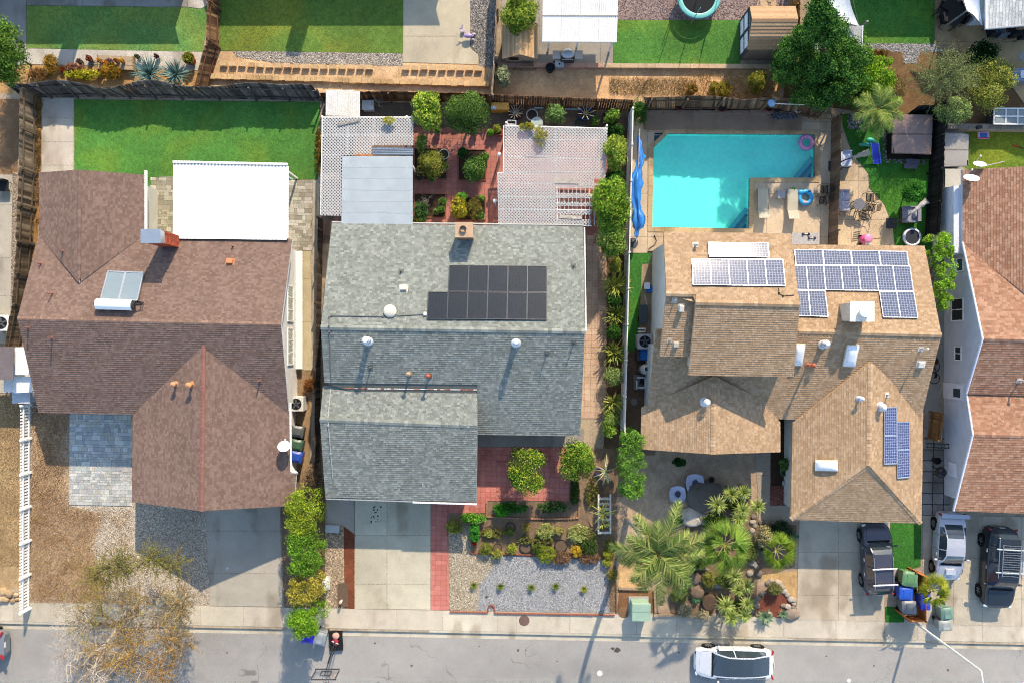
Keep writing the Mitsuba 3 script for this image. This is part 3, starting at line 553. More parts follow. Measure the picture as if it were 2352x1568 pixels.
m = M(); m.tube([Bgf.hit(948, 1149)+[0, -.1, 0], Bgf.hit(1095, 1153.5)+[0, -.1, 0]], .045, A('f4f2ec', 1.3), 6); part(hB.k, 'gutter', m, label='white gutter end over the driveway')
m = M(); m.tube([Bb.hit(1340.5, 523)+[.05, 0, 0], Bb.hit(1344, 760)+[.05, 0, 0]], .035, A('e8e6e0', 1.2), 6); m.tube([Bb.hit(762, 513)+[0, .07, -.04], Bb.hit(1340, 520)+[0, .07, -.04]], .05, A('c9c6bc'), 6); part(hB.k, 'gutter', m)
hB.done()
# ---- house C
hC = House('house', 'house with tan shingle roofs, two storeys beside the pool', ['c0a281', 'b99a79', 'c7aa8a', 'b39473'], 'c9ac8a', tone=.14)
tC = -1.2
Cub = Plane(1680, 534.5, 5., rot2(DNY, tC), .4); Cuf = Plane(1700, 863, 5., rot2(UPY, tC), .4)
Cuf2 = Plane(1550, 818, 5., rot2(UPY, tC), .385)
hC.face(Cub, [(1524, 533), (1816, 536.5), (1837, 700), (1598.5, 694.5), (1598, 676), (1530.7, 674.5)])
hC.face(Cuf, [(1581, 861.5), (1598.5, 694.5), (1837, 700), (1823, 864)]); hC.face(Cuf2, [(1515.5, 817.5), (1530.7, 674.5), (1600, 676), (1588, 819)])
hC.ridge(Cub.hit(1837, 700), Cub.hit(1598.5, 694.5), Cub, Cuf); hC.ridge(Cub.hit(1599, 676), Cub.hit(1530.7, 674.5), Cub, Cuf2)
Cb, Cf = Plane(1970, 564, 2.5, rot2(DNY, tC), .4), Plane(2000, 966, 2.5, rot2(UPY, tC), .4)
hC.face(Cb, [(1780, 562), (2123.5, 565), (2162, 769), (1780, 759)]); hC.face(Cf, [(1487, 955), (1506, 755), (2162, 769), (2113, 968.5)])
hC.ridge(Cb.hit(2162, 769), Cb.hit(1835, 760.5), Cb, Cf)
def gable_planes(uL, uR, uR_v, ur, vr, zr, ze=2.5, t=-.3):
    X = W(ur, vr, zr)[0]; XL, XR = W(uL, uR_v, ze)[0], W(uR, uR_v, ze)[0]
    return Plane(uL, uR_v, ze, rot2(RT, t), (zr-ze)/(X-XL)), Plane(uR, uR_v, ze, rot2(LF, t), (zr-ze)/(XR-X))
Cgl, Cgr = gable_planes(1818, 2118, 1090, 1997, 960, 4.05)
Cgf = Plane(1966, 1197.5, 2.5, rot2(UPY, -1.), .42)
hC.face(Cgl, [(1816, 1192.5), (1995.5, 1068), (2000.5, 829.5), (1821, 971)]); hC.face(Cgr, [(2116, 1201.7), (2120, 946), (2000.5, 829.5), (1995.5, 1068)])
hC.face(Cgf, [(1816, 1192.5), (2116, 1201.7), (1995.5, 1068)])
hC.ridge(Cgl.hit(1995.5, 1068), Cgl.hit(2000, 836), Cgl, Cgr); hC.ridge(Cgf.hit(1817, 1192), Cgf.hit(1995.5, 1068.5), Cgl, Cgf); hC.ridge(Cgf.hit(2115, 1201), Cgf.hit(1995.5, 1068.5), Cgr, Cgf)
Cll, Clr = gable_planes(1473, 1792, 1000, 1639, 950, 3.85)
hC.face(Cll, [(1472, 1031), (1637.5, 1042.5), (1640.5, 863), (1474, 936)]); hC.face(Clr, [(1637.5, 1042.5), (1792.5, 1037.5), (1791.5, 968), (1745, 915), (1640.5, 863)])
hC.ridge(Cll.hit(1637.5, 1042), Cll.hit(1640.3, 880), Cll, Clr)
cw = 'ddd8cc'
hC.walls(wB((1536, 552), (1815, 556), (1815, 845), (1590, 840), (1590, 802), (1530, 800), z=5.), 4.95, cw); hC.walls(wB((1790, 580), (2106, 584), (2098, 945), (1790, 940)), 2.42, cw)
hC.walls(wB((1500, 790), (1775, 800), (1772, 1020), (1494, 1015)), 2.42, cw); hC.walls(wB((1836, 930), (2102, 930), (2098, 1180), (1834, 1176)), 2.42, cw)
xl = W(1500, 0)[0]
hC.gable(xl-.01, [wy(590, 0), wy(792, 0), wy(792, 0), wy(672, 5), wy(590, 0)], [0, 0, 4.95, 6.0, 4.95], cw, sgn=-1)
hC.window(xl-.01, W(0, 669, 3.6)[1], W(0, 617, 3.6)[1], 3.2, 3.9, sgn=-1); hC.window(xl-.01, W(0, 748, 3.6)[1], W(0, 698, 3.6)[1], 3.2, 3.9, sgn=-1)
hC.done()
# ---- house D
hD = House('house', 'white walled house with salmon brown shingle roof cut by the right edge', ['b48a70', 'ab8067', 'bc947a', 'a3775e'], 'dfe3ea', h=.14, w=.22, tone=.12)
Db1 = Plane(2211, 558, 2.5, rot2(DNY, -1.), .36); Df1 = Plane(0, 0, 0, rot2(UPY, -1.), .46); pr = Db1.hit(2258, 777.5); Df1.o, Df1.z = pr.copy(), float(pr[2])
Df2 = Plane(2191, 1172.5, 2.5, rot2(UPY, -.6), .25); pr2 = Df2.hit(2236, 996.5); Db2 = Plane(0, 0, 0, rot2(DNY, -1.), .33); Db2.o, Db2.z = pr2.copy(), float(pr2[2])
Dw = Plane(2211, 450, 2.5, rot2(RT, 0), .4)
hD.face(Db1, [(2211, 556), (2470, 552), (2520, 784), (2258, 777.5)]); hD.face(Df1, [(2220.5, 904), (2258, 777.5), (2520, 784), (2480, 912)])
hD.face(Db2, [(2236, 996.5), (2220.5, 902), (2480, 910), (2500, 1004)]); hD.face(Df2, [(2191, 1172.5), (2236, 996.5), (2500, 1004), (2460, 1182)])
hD.face(Dw, [(2211, 562), (2211, 390), (2430, 379), (2430, 735)])
hD.ridge(Db1.hit(2500, 783), Db1.hit(2258, 777.5), Db1, Df1); hD.ridge(Df2.hit(2490, 1003.5), Df2.hit(2236, 996.5), Df2, Db2)
xd = W(2168, 0)[0]; cwd = 'e6e9f2'
y_ = [W(0, v, 0)[1] for v in (1135, 575)]
hD.gable(xd, [y_[0], y_[1], y_[1], Db1.hit(2258, 777)[1], Df1.hit(2221, 903)[1], pr2[1], y_[0]], [0, 0, 2.3, pr[2]-.25, Df1.hit(2221, 903)[2]-.3, pr2[2]-.3, 2.3], cwd, sgn=-1)
hD.walls(Polygon([(xd+.2, y_[0]), (xd+9, y_[0]), (xd+9, y_[1]), (xd+.2, y_[1])]), 2.3, cwd); hD.walls(wB((2195, 425), (2700, 420), (2700, 580), (2195, 580)), 2.3, cwd)
hD.window(xd, W(0, 737, 2.0)[1], W(0, 684, 2.0)[1], .85, 2.1, sgn=-1, pane='10161a'); hD.window(xd, W(0, 828, 2)[1], W(0, 795, 2)[1], 1.2, 1.9, sgn=-1, pane='26342f'); hD.window(xd, W(0, 623, 2)[1], W(0, 592, 2)[1], 1.4, 2.1, sgn=-1, pane='2c5a5c', bars=0)
dk = hD.k+'__door'; d = M().box([xd-.03, W(0, 898, 1.2)[1], 1.05], [.06, .95, 2.1], A('e9eaf4', 1.2)); put(numbered(dk), d)
part(dk, 'pane', M().box([xd-.07, W(0, 902, 1.6)[1], 1.5], [.02, .5, .7], A('39424c')), 'glass')
m = M().box([xd-.035, W(0, 1078, 1)[1], 1.0], [.05, .8, .9], A('f2f2f8', 1.2)); part(hD.k, 'access_panel', m)
gd = M(); gd.tube([Df1.hit(2220, 904), Df1.hit(2257.5, 778), Db1.hit(2211, 556)], .05, A('dfe4f2', 1.3), 6); gd.tube([Df2.hit(2190.5, 1173), Df2.hit(2235, 997), Db2.hit(2220.5, 904)], .05, A('dfe4f2', 1.3), 6); part(hD.k, 'fascia_trim', gd)
hD.done()
# ---- house F, top right corner
hF = House('house', 'house with pale grey shingle roof in the upper right corner', ['c2c6c6', 'b2b7b8', 'd0d3d2'], 'dfe8f2', h=.16, w=.3)
Fp = Plane(2266, 30, 3., rot2(RT, -3), .3); hF.face(Fp, [(2266, 66), (2266, -160), (2560, -160), (2560, 40)])
hF.walls(wB((2275, 20), (2560, 10), (2560, -160), (2275, -160)), 2.8, 'dfe6ee'); m = M(); m.tube([Fp.hit(2265, 67), Fp.hit(2265, -150)], .06, A('e6f0f4', 1.3), 6); m.tube([Fp.hit(2265, 67), Fp.hit(2540, 42)], .06, A('b9bcc0'), 6); part(hF.k, 'gutter', m); hF.done()
# ---- the rear neighbours just past the upper edge, whose eaves shade the lawns
def rear_house(label, u0, u1, yeave, ze=2.6, posts=(), col='9a8a7c'):
    k = thing('house', label, 'house'); xa, xb = W(u0, 0)[0], W(u1, 0)[0]; m = M(); n = 5.
    m.poly([[xa, yeave, ze], [xb, yeave, ze], [xb, yeave+n, ze+1.7], [xa, yeave+n, ze+1.7]], A(col)); m.poly([[xa, yeave+2*n, ze], [xa, yeave+n, ze+1.7], [xb, yeave+n, ze+1.7], [xb, yeave+2*n, ze]], A(col))
    part(k, 'roof', m); part(k, 'wall', M().prism(sbox(xa+.4, yeave+.5, xb-.4, yeave+2*n-.5), 0, ze, A('ddd6c8')))
    for u in posts: part(k, 'chimney', M().box([W(u, 0)[0], yeave+1.2, ze+.9], [.85, .6, 2.2], A('a07060')))
def shade_eave(v, ze=2.6): return W(0, v)[1]+ze*SUN[1]
rear_house('house behind the upper left lawn, its eave shading the grass', -150, 452, shade_eave(104), posts=(215,))
rear_house('house behind the middle upper lawn, its eave shading the grass', 520, 1050, shade_eave(62), posts=(742,))
rear_house('house behind the shaded lawn near the upper right corner', 1935, 2230, shade_eave(88), posts=())
# ---------------------------------------------------------------- things on the roofs
ORD = 'first second third fourth fifth sixth seventh eighth ninth tenth eleventh twelfth'.split()
def panels(pl, corners, nx, ny, label, group, cellcol='2b3452', line='aab0c4', frame='d5d8dd', cx=6, cy=10, gapw=.012, lift=.1, tilt=0.):
    """corners: upper left, upper right, lower right, lower left of the array, in the photograph; label(i, j)"""
    K = [pl.hit(*c)+pl.n*(lift+(tilt if i > 1 else 0)) for i, c in enumerate(corners)]
    def P(a, b): return (K[0]*(1-a)+K[1]*a)*(1-b)+(K[3]*(1-a)+K[2]*a)*b
    for j in range(ny):
        for i in range(nx):
            k = thing('solar_panel', label(i, j), 'solar panel', group); fr, ce = M(), M(); g_ = .006
            a0, a1, b0, b1 = i/nx+g_/nx, (i+1)/nx-g_/nx, j/ny+g_/ny, (j+1)/ny-g_/ny
            q = [P(a0, b0), P(a1, b0), P(a1, b1), P(a0, b1)]; n = pl.n
            for x, y in zip(q, q[1:]+q[:1]): fr.beam(x, y, .035, .045, A(frame), up=n)
            fr.poly([p-n*.02 for p in q], A('33363c')); part(k, 'frame', fr, 'metal')
            ce.poly([p+n*.004 for p in q], A(line)); fx = gapw/np.linalg.norm(q[1]-q[0]); fy = gapw/np.linalg.norm(q[3]-q[0])
            def L(a, b): return (q[0]*(1-a)+q[1]*a)*(1-b)+(q[3]*(1-a)+q[2]*a)*b+n*.009
            for y in range(cy):
                for x in range(cx):
                    c = jit(A(cellcol), .12, .05); xa, xb, ya, yb = .025+.95*x/cx+fx, .025+.95*(x+1)/cx-fx, .018+.964*y/cy+fy, .018+.964*(y+1)/cy-fy
                    ce.poly([L(xa, ya), L(xb, ya), L(xb, yb), L(xa, yb)], c)
            part(k, 'cells', ce, 'cell')
            rl = M()
            for a in (.2, .8): rl.beam(P(a0+(a1-a0)*a, b0)-n*.06, P(a0+(a1-a0)*a, b1)-n*.06, .04, .05, A('8a8d92'), up=n)
            part(k, 'mounting_rail', rl, 'metal')
o11, o21, o12 = g[1, 1], g[2, 1], g[2, 2]
bk = dict(cellcol='1d2028', line='2b2f38', frame='383b43', gapw=.006)
panels(Bb, [o11(746, 266), o11(1417, 271), o11(1417, 450), o11(738, 446)], 5, 1, lambda i, j: f'{ORD[i]} black solar panel from the left in the upper row on the grey roof', 'black solar panels on the grey roof', **bk)
panels(Bb, [o11(601, 449), o11(1417, 455), o11(1415, 640), o11(592, 634)], 6, 1, lambda i, j: f'{ORD[i]} black solar panel from the left in the lower row on the grey roof', 'black solar panels on the grey roof', **bk)
gp = dict(cellcol='4c5674', line='a4abc0', frame='a9aebb', gapw=.013)
panels(Cub, [o21(172, 110), o21(584, 113), o21(592, 214), o21(178, 212)], 2, 1, lambda i, j: f'{["left", "right"][i]} one of the two glaring solar panels at the top of the two-storey roof', 'solar panels on the tan roofs', **{**gp, 'cx': 10, 'cy': 6}, tilt=.04)
panels(Cub, [o21(60, 222), o21(686, 226), o21(704, 408), o21(68, 402)], 5, 1, lambda i, j: f'{ORD[i]} solar panel from the left in the five-panel row on the two-storey roof', 'solar panels on the tan roofs', **gp)
lp = 'of the lower tan roof'
panels(Cb, [o21(765, 158), o21(1540, 172), o21(1554, 270), o21(775, 263)], 4, 1, lambda i, j: f'{ORD[i]} landscape solar panel in the top row {lp}', 'solar panels on the tan roofs', **{**gp, 'cx': 10, 'cy': 6})
panels(Cb, [o21(728, 266), o21(1560, 272), o21(1584, 444), o21(740, 434)], 7, 1, lambda i, j: f'{ORD[i]} solar panel in the seven-panel row {lp}', 'solar panels on the tan roofs', **gp)
panels(Cb, [o21(745, 438), o21(976, 440), o21(998, 620), o21(756, 612)], 2, 1, lambda i, j: f'{["left", "right"][i]} panel of the bottom left pair {lp}', 'solar panels on the tan roofs', **gp)
panels(Cb, [o21(1350, 447), o21(1586, 450), o21(1615, 628), o21(1376, 624)], 2, 1, lambda i, j: f'{["left", "right"][i]} panel of the bottom right pair {lp}', 'solar panels on the tan roofs', **gp)
bp = dict(cellcol='2c3a70', line='b6bedc', frame='dfe3ea', gapw=.014)
panels(Cgr, [o21(1380, 1236), o21(1464, 1234), (2057, 1064), (2027, 1065)], 1, 2, lambda i, j: f'{["upper", "lower"][j]} blue solar panel of the left column on the garage roof', 'blue solar panels on the garage roof', **bp)
panels(Cgr, [o21(1470, 1336), o21(1552, 1334), o12(1554, 148), o12(1470, 156)], 1, 2, lambda i, j: f'{["upper", "lower"][j]} blue solar panel of the right column on the garage roof', 'blue solar panels on the garage roof', **bp)
def pipe(pl, u, v, label, h=.45, r=.04, col='a08a7c', cap=None, tilt=0):
    k = thing('vent_pipe', label, 'roof vent', 'vent pipes on the roofs'); p = pl.hit(u, v); m = M()
    m.lathe([(r*2.6, -.03), (r*2.4, .03), (r*1.3, .1), (r*1.15, .14)], p, A(col, .8), 12); part(k, 'flashing', m)
    m = M().box(p+pl.n*.025, [.3, .3, .012], A(col, .85), R=np.array([pl.e, pl.s, pl.n]).T); part(k, 'base_plate', m)
    m = M().lathe([(r, 0), (r, h), (r*.7, h), (r*.7, h-.08), (0, h-.08)], p, A(col), 12); part(k, 'pipe', m)
    if cap: part(k, 'cap', M().lathe([(r*2, h+.02), (r*2.1, h+.08), (r*.6, h+.16), (0, h+.17)], p, A(cap), 12))
for (m_, x, y, pl, h) in ((g[0, 1], 437, 165, Awl, .4), (g[0, 1], 285, 250, Ab, .35), (g[0, 1], 366, 455, Ab, .6), (g[0, 1], 196, 690, Af, .4), (g[0, 1], 360, 760, Af, .5), (g[0, 1], 1608, 130, Ab, .3), (g[0, 1], 1790, 1055, Af, .5)):
    pl_ = {(437, 165): 'between the two valleys of the left reddish roof', (285, 250): 'near the left edge of the reddish roof, topmost', (366, 455): 'on the left of the reddish roof beside the water heater', (196, 690): 'just below the ridge at the left edge of the reddish roof', (360, 760): 'below the ridge of the reddish roof, second from the left edge', (1608, 130): 'at the upper right of the reddish roof below the white cover', (1790, 1055): 'in the right valley of the reddish roof'}[(x, y)]
    pipe(pl, *m_(x, y), 'thin brown vent pipe '+pl_, h, .035, '9a7468')
pipe(Afl, *g[0, 1](1216, 1075), 'left copper coloured vent pipe beside the front ridge of the reddish roof', .42, .07, 'd8a07c', 'e0a47c'); pipe(Afl, *g[0, 1](1326, 1080), 'right copper coloured vent pipe beside the front ridge of the reddish roof', .5, .08, 'd89868', 'e2a070')
for x, y, w, h in ((412, 303, 'upper left of the grey roof', .25), (1600, 268, 'upper right of the grey roof', .25), (200, 965, 'front slope of the grey roof, leftmost', .4), (1415, 865, 'front slope of the grey roof below the right turbine', .45), (1601, 790, 'front slope of the grey roof, rightmost', .45)):
    pipe(Bb if y < 500 else Bf, *o11(x, y), 'thin grey vent pipe on the '+w, h, .03, '6f7472')
pipe(Bf, *o11(470, 1005), 'left rusty tan vent pipe above the garage roof', .55, .06, 'b59a7c', 'c2a98c'); pipe(Bf, *o11(605, 1018), 'right rusty red vent pipe above the garage roof', .6, .06, 'a5604a', 'b06a52')
pipe(Cub, *o21(86, 120), 'white capped vent pipe at the upper left of the two-storey roof', .3, .05, 'e8ddcc', 'f0e8da')
pipe(Cuf2, *o11(2262, 775), 'thin tan pipe on the small left slope of the two-storey roof', .3, .03, 'd8c8b0'); pipe(Cuf2, *o11(2296, 500), 'white pipe on the small left slope near its ridge', .3, .035, 'e4dccc')
pipe(Cf, *o21(860, 945), 'red capped orange vent pipe beside the left skylight', .9, .06, 'd88a68', 'd06a50'); pipe(Cf, *o21(1640, 835), 'white antenna pipe at the right end of the tan roof', .7, .03, 'e8e2d8', 'f0ece4')
pipe(Cgr, *o21(1405, 1150), 'white vent pipe right of the garage ridge', .4, .04, 'f0e8dc'); pipe(Cgl, *o21(1212, 1175), 'white hooded vent pipe left of the garage ridge', .4, .06, 'e6e8ee', 'dfe6f2')
pipe(Df1, *o21(2318, 1052), 'white vent pipe on the salmon roof at the right edge', .6, .05, 'eadfd4', 'f2e8dc')
def box_vent(pl, u, v, label, col, w=.34, d=.3, h=.18):
    k = thing('box_vent', label, 'roof vent', 'vent pipes on the roofs'); p = pl.hit(u, v); R = np.array([pl.e, pl.s, pl.n]).T
    part(k, 'hood', M().box(p+pl.n*h/2, [w, d, h], A(col), R=R)); part(k, 'base_plate', M().box(p+pl.n*.026, [w*1.5, d*1.5, .012], A(col, .85), R=R))
box_vent(Ab, *g[0, 1](1587, 238), 'orange box vent on the upper right of the reddish roof', 'c9885f'); box_vent(Bb, *o11(429, 420), 'small cream box vent on the grey roof left of the panels', 'd8d4c4')
box_vent(Cf, *o21(1640, 938), 'white box vent at the right end of the tan roof', 'f2ece0'); box_vent(Cuf2, *o11(2305, 800), 'cream box vent at the foot of the small left slope', 'd9cdb8', .25, .25); box_vent(Cuf2, *o11(2340, 550), 'white box vent beside the ridge of the small left slope', 'eee6d6', .22, .3, .3)
def turbine(pl, u, v, label, h=.5, col='e4e9ee'):
    k = thing('turbine_vent', label, 'roof vent', 'turbine vents on the roofs'); p = pl.hit(u, v); c = A(col, 1.2)
    part(k, 'flashing', M().lathe([(.3, -.04), (.26, .05), (.17, .14)], p, A(col, .95), 20), 'satin')
    part(k, 'neck', M().lathe([(.15, 0), (.15, h-.05)], p, A(col), 16), 'satin'); fin = M()
    for i in range(20):
        a = i*math.pi/10; b = a+.2; R = .21
        for t0, t1 in ((0, .4), (.4, .8), (.8, 1.2), (1.2, 1.45)):
            q = lambda t, an, rr: p+[rr*math.cos(t)*math.cos(an), rr*math.cos(t)*math.sin(an), h+.02+.2*math.sin(t)]
            fin.poly([q(t0, a, R), q(t0, b, R*1.06), q(t1, b, R*1.06), q(t1, a, R)], c)
    part(k, 'fins', fin, 'satin'); part(k, 'cap', M().ell(p+[0, 0, h+.2], [.13, .13, .05], c, 2), 'satin', True)
turbine(Bf, *o11(186, 778), 'left turbine vent below the ridge of the grey roof', .78); turbine(Bf, *o11(1203, 790), 'right turbine vent below the ridge of the grey roof', .78)
turbine(Cf, *o21(965, 800), 'turbine vent between the two skylights on the tan roof'); turbine(Cll, *o21(155, 1200), 'turbine vent on the shaded left gable of the tan roof', .4); turbine(Cgr, *o21(1357, 1232), 'turbine vent above the blue solar panels', .4)
k = thing('attic_vent', 'round cream mushroom cap left of the black solar panels', 'roof vent'); p = Bb.hit(*o11(339, 578))
part(k, 'dome', M().lathe([(.33, .16), (.36, .2), (.33, .26), (.2, .33), (0, .36)], p, A('e6dfcc', 1.1), 24), 'matte', True); part(k, 'neck', M().lathe([(.22, -.05), (.22, .18)], p, A('b5b0a4'), 16))
def skylight(pl, c, label, curb='d9cdb4'):
    k = thing('skylight', label, 'skylight', 'white domed skylights'); Q = [pl.hit(*x) for x in c]; n = pl.n; m = M(); h = .16
    for a, b in zip(Q, Q[1:]+Q[:1]): m.beam(a+n*h/2, b+n*h/2, .06, h, A(curb), up=n)
    part(k, 'curb', m); d = M(); N = 8; gr_ = []
    for j in range(N+1):
        for i in range(N+1):
            a, b = i/N, j/N; gr_.append((Q[0]*(1-a)+Q[1]*a)*(1-b)+(Q[3]*(1-a)+Q[2]*a)*b+n*(h+.16*(1-(2*a-1)**4)*(1-(2*b-1)**4)))
    part(k, 'dome', d.add(gr_, [[j*(N+1)+i, j*(N+1)+i+1, (j+1)*(N+1)+i+1, (j+1)*(N+1)+i] for j in range(N) for i in range(N)], A('e9eef4', 1.2)), 'gloss', True)
skylight(Cf, [o21(772, 800), o21(840, 800), o21(815, 942), o21(745, 940)], 'left skylight with a white dome on the tan front slope'); skylight(Cf, [o21(1128, 804), o21(1210, 806), o21(1178, 950), o21(1100, 946)], 'right skylight with a white dome on the tan front slope')
skylight(Cgl, [o12(916, 32), o12(1066, 34), o12(1068, 104), o12(916, 100)], 'skylight with a white dome on the garage roof')
k = thing('chimney', 'square cream chimney with a round metal cap on the tan roof', 'chimney'); p = Cb.hit(*o21(1140, 600))
part(k, 'stack', M().box(p+[.16, .12, .55], [1.15, .95, 1.6], A('efe4d0', 1.15))); part(k, 'crown', M().box(p+[.16, .12, 1.38], [1.3, 1.08, .09], A('f4ead8', 1.2)))
part(k, 'flue_cap', M().lathe([(.14, 1.4), (.14, 1.6), (.3, 1.62), (.3, 1.74), (.1, 1.8), (0, 1.8)], p+[.2, .1, 0], A('eef0f2', 1.2), 20), 'satin')
def brick_stack(k, c, w, d, z0, z1, col, rows=.075, bl=.2):
    m = M().box([c[0], c[1], (z0+z1)/2], [w-.03, d-.03, z1-z0-.02], A('b8a596')); part(k, 'mortar', m); nr = int((z1-z0)/rows); cnt = 0; rest = M()
    for r in range(nr-1, -1, -1):
        z = z0+(r+.5)*rows; o = (r % 2)*.5
        for (ax, L, off, other) in ((0, w, 1, d), (0, w, -1, d), (1, d, 1, w), (1, d, -1, w)):
            n = max(1, round(L/bl))
            for i in range(n):
                t = (i+.5+(.25 if o else 0))/n-.5; t = (t+.5) % 1-.5
                pos = [c[0]+(t*L if ax == 0 else off*(other/2-.02)), c[1]+(t*L if ax == 1 else off*(other/2-.02)), z]
                sz = [L/n-.012 if ax == 0 else .06, .06 if ax == 0 else L/n-.012, rows-.012]
                mm = M() if cnt < 140 else rest; mm.box(pos, sz, pick([A(x) for x in col]), 0)
                if cnt < 140: part(k, 'brick', mm)
                cnt += 1
    if rest.n: part(k, 'brick_field', rest, stuff=True)
kA = thing('chimney', 'red brick chimney with a grey metal cap beside the white patio cover', 'chimney'); cA = W(383, 553, 3.2)
brick_stack(kA, cA[:2], .95, .62, 1.5, 4.55, ['b5573c', 'a44c36', 'c4664a'])
part(kA, 'metal_cap', M().box([cA[0]-.02, cA[1], 4.86], [.98, .66, .5], A('c3ccd2', 1.1)), 'metal'); part(kA, 'cap_lid', M().box([cA[0]-.02, cA[1], 5.13], [1.08, .76, .06], A('cdd6dc', 1.1)), 'metal')
kB = thing('chimney', 'square tan brick chimney with a dark flue on the grey roof', 'chimney'); cB = Bb.hit(1070, 541)
brick_stack(kB, [cB[0], cB[1]+.1], .86, .72, 2.6, 4.25, ['b98a6a', 'a87a5c', 'c79a7a']); part(kB, 'crown', M().box([cB[0], cB[1]+.1, 4.28], [.98, .84, .1], A('cfae8e')))
part(kB, 'flue', M().lathe([(.16, 4.3), (.2, 4.46), (.16, 4.46), (.14, 4.32), (0, 4.32)], [cB[0]-.06, cB[1]+.12, 0], A('6a5546'), 16))
# solar water heater
k = thing('water_heater', 'solar water heater with a white tank on the reddish brown roof', 'solar water heater')
Q = [Ab.hit(*g[0, 1](x, y))+Ab.n*.16 for x, y in ((752, 312), (1000, 322), (958, 512), (702, 500))]
for i in range(2):
    a0, a1 = i*.5+.01, i*.5+.49; L = lambda a, b: (Q[0]*(1-a)+Q[1]*a)*(1-b)+(Q[3]*(1-a)+Q[2]*a)*b
    q = [L(a0, 0), L(a1, 0), L(a1, 1), L(a0, 1)]; kk = numbered(k+'__collector'); fr = M()
    for x, y in zip(q, q[1:]+q[:1]): fr.beam(x, y, .06, .1, A('c9ccd0', 1.1), up=Ab.n)
    put(kk, fr, 'metal'); part(kk, 'glazing', M().poly([p+Ab.n*.02 for p in q], A('8b9aa2')), 'cell')
ta, tb = Ab.hit(*g[0, 1](690, 548))+Ab.n*.38, Ab.hit(*g[0, 1](935, 556))+Ab.n*.38; d_ = (tb-ta)/np.linalg.norm(tb-ta)
part(k, 'tank', M().tube([ta, tb], .29, A('f2f3f2', 1.25), 24), 'satin', True)
for e, s_ in ((ta, -1), (tb, 1)): part(k, 'tank_end', M().tube([e-d_*.0*s_, e+d_*.05*s_, e+d_*.1*s_], [.285, .25, .12], A('3a3d40'), 20), 'satin')
hs = M()
for r_ in (.0, .12): hs.tube([tb+d_*.12+Ab.n*(.1-r_), tb+d_*(.35+r_)-Ab.s*.05, tb+d_*(.3+r_)-Ab.s*.3-Ab.n*.25, tb-d_*.1-Ab.s*.42-Ab.n*.32], .035, A('2a2c2e'), 6)
part(k, 'hose', hs)
def dish(u, v, z, label, face, mount, r=.3, col='f0f0ee'):
    k = thing('satellite_dish', label, 'satellite dish', 'satellite dishes'); p = W(u, v, z); f = np.asarray(face, float)/np.linalg.norm(face)
    a = np.cross(f, [0, 0, 1.]); a /= np.linalg.norm(a); b = np.cross(f, a); R = np.array([a, b, f]).T
    part(k, 'reflector', M().lathe([(r, .1), (r*.99, .085), (r*.66, .025), (r*.33, -.005), (0, -.015)], p, A(col, 1.25), 24, R=R*[1, 1.15, 1]), 'satin', True)
    part(k, 'arm', M().tube([p-f*.02-b*r*-1.1, p+f*.28-b*r*-.9, p+f*.5-b*r*-.4], .018, A('c9c9c6'), 6)); part(k, 'receiver', M().ell(p+f*.52-b*r*-.35, [.05, .07, .05], A('dcdcd8', 1.1), 1))
    part(k, 'mast', M().tube([p-f*.02, p-f*.12-[0, 0, .05], np.asarray(mount)], .025, A('b9b9b4'), 8))
dish(652, 1026, 3.3, 'white satellite dish near the right edge of the reddish brown roof', [.25, .75, .75], Afr.hit(650, 1034), .34)
dish(2231, 412, 3.1, 'larger white satellite dish at the corner of the salmon roof', [-.1, .85, .6], Dw.hit(2228, 420), .4)
dish(2250, 380, 2.9, 'second white satellite dish above the corner of the salmon roof', [-.1, .85, .6], [W(2250, 392)[0], W(2250, 392)[1], 2.4], .33)
def conduit(key, label, pts, r=.022, col='77797a'):
    k = thing(key, label, 'conduit'); part(k, 'tube', M().tube(pts, r, A(col), 6)); m = M()
    for p in pts[1:-1]: m.box(p, [.09, .09, .09], A(col, .9))
    part(k, 'clamp', m)
conduit('conduit', 'thin grey conduit running from the panels to the left edge of the grey roof', [Bb.hit(*o11(575, 600))+Bb.n*.06, Bb.hit(880, 728)+Bb.n*.06, Bb.hit(762, 726)+Bb.n*.06, Bb.hit(756, 730)+Bb.n*.06, Bb.hit(756, 750)+Bb.n*.08, Bf.hit(757, 760)+Bf.n*.08, Bf.hit(761, 878)+Bf.n*.06])
conduit('conduit', 'thin pale conduit down the left side of the garage roof', [Bgb.hit(760, 892)+Bgb.n*.06, Bgb.hit(754, 964)+Bgb.n*.08, Bgf.hit(755, 975)+Bgf.n*.08, Bgf.hit(760, 1040)+Bgf.n*.06, Bgf.hit(765, 1096)+Bgf.n*.06], .025, 'b9bcbc')
k = thing('junction_box', 'small white junction box at the lower left corner of the black panels', 'junction box'); p = Bb.hit(*o11(578, 600)); R = np.array([Bb.e, Bb.s, Bb.n]).T
part(k, 'box', M().box(p+Bb.n*.07, [.16, .2, .12], A('e8e8e4', 1.1), R=R)); part(k, 'lid', M().box(p+Bb.n*.135, [.13, .17, .012], A('d5d5d0', 1.1), R=R))
conduit('conduit', 'dark cable below the five-panel row on the two-storey roof', [Cub.hit(*o21(660, 420))+Cub.n*.05, Cub.hit(*o21(662, 455))+Cub.n*.05, Cub.hit(*o21(690, 474))+Cub.n*.05, Cub.hit(*o21(765, 468))+Cub.n*.05], .02, '4a4038')
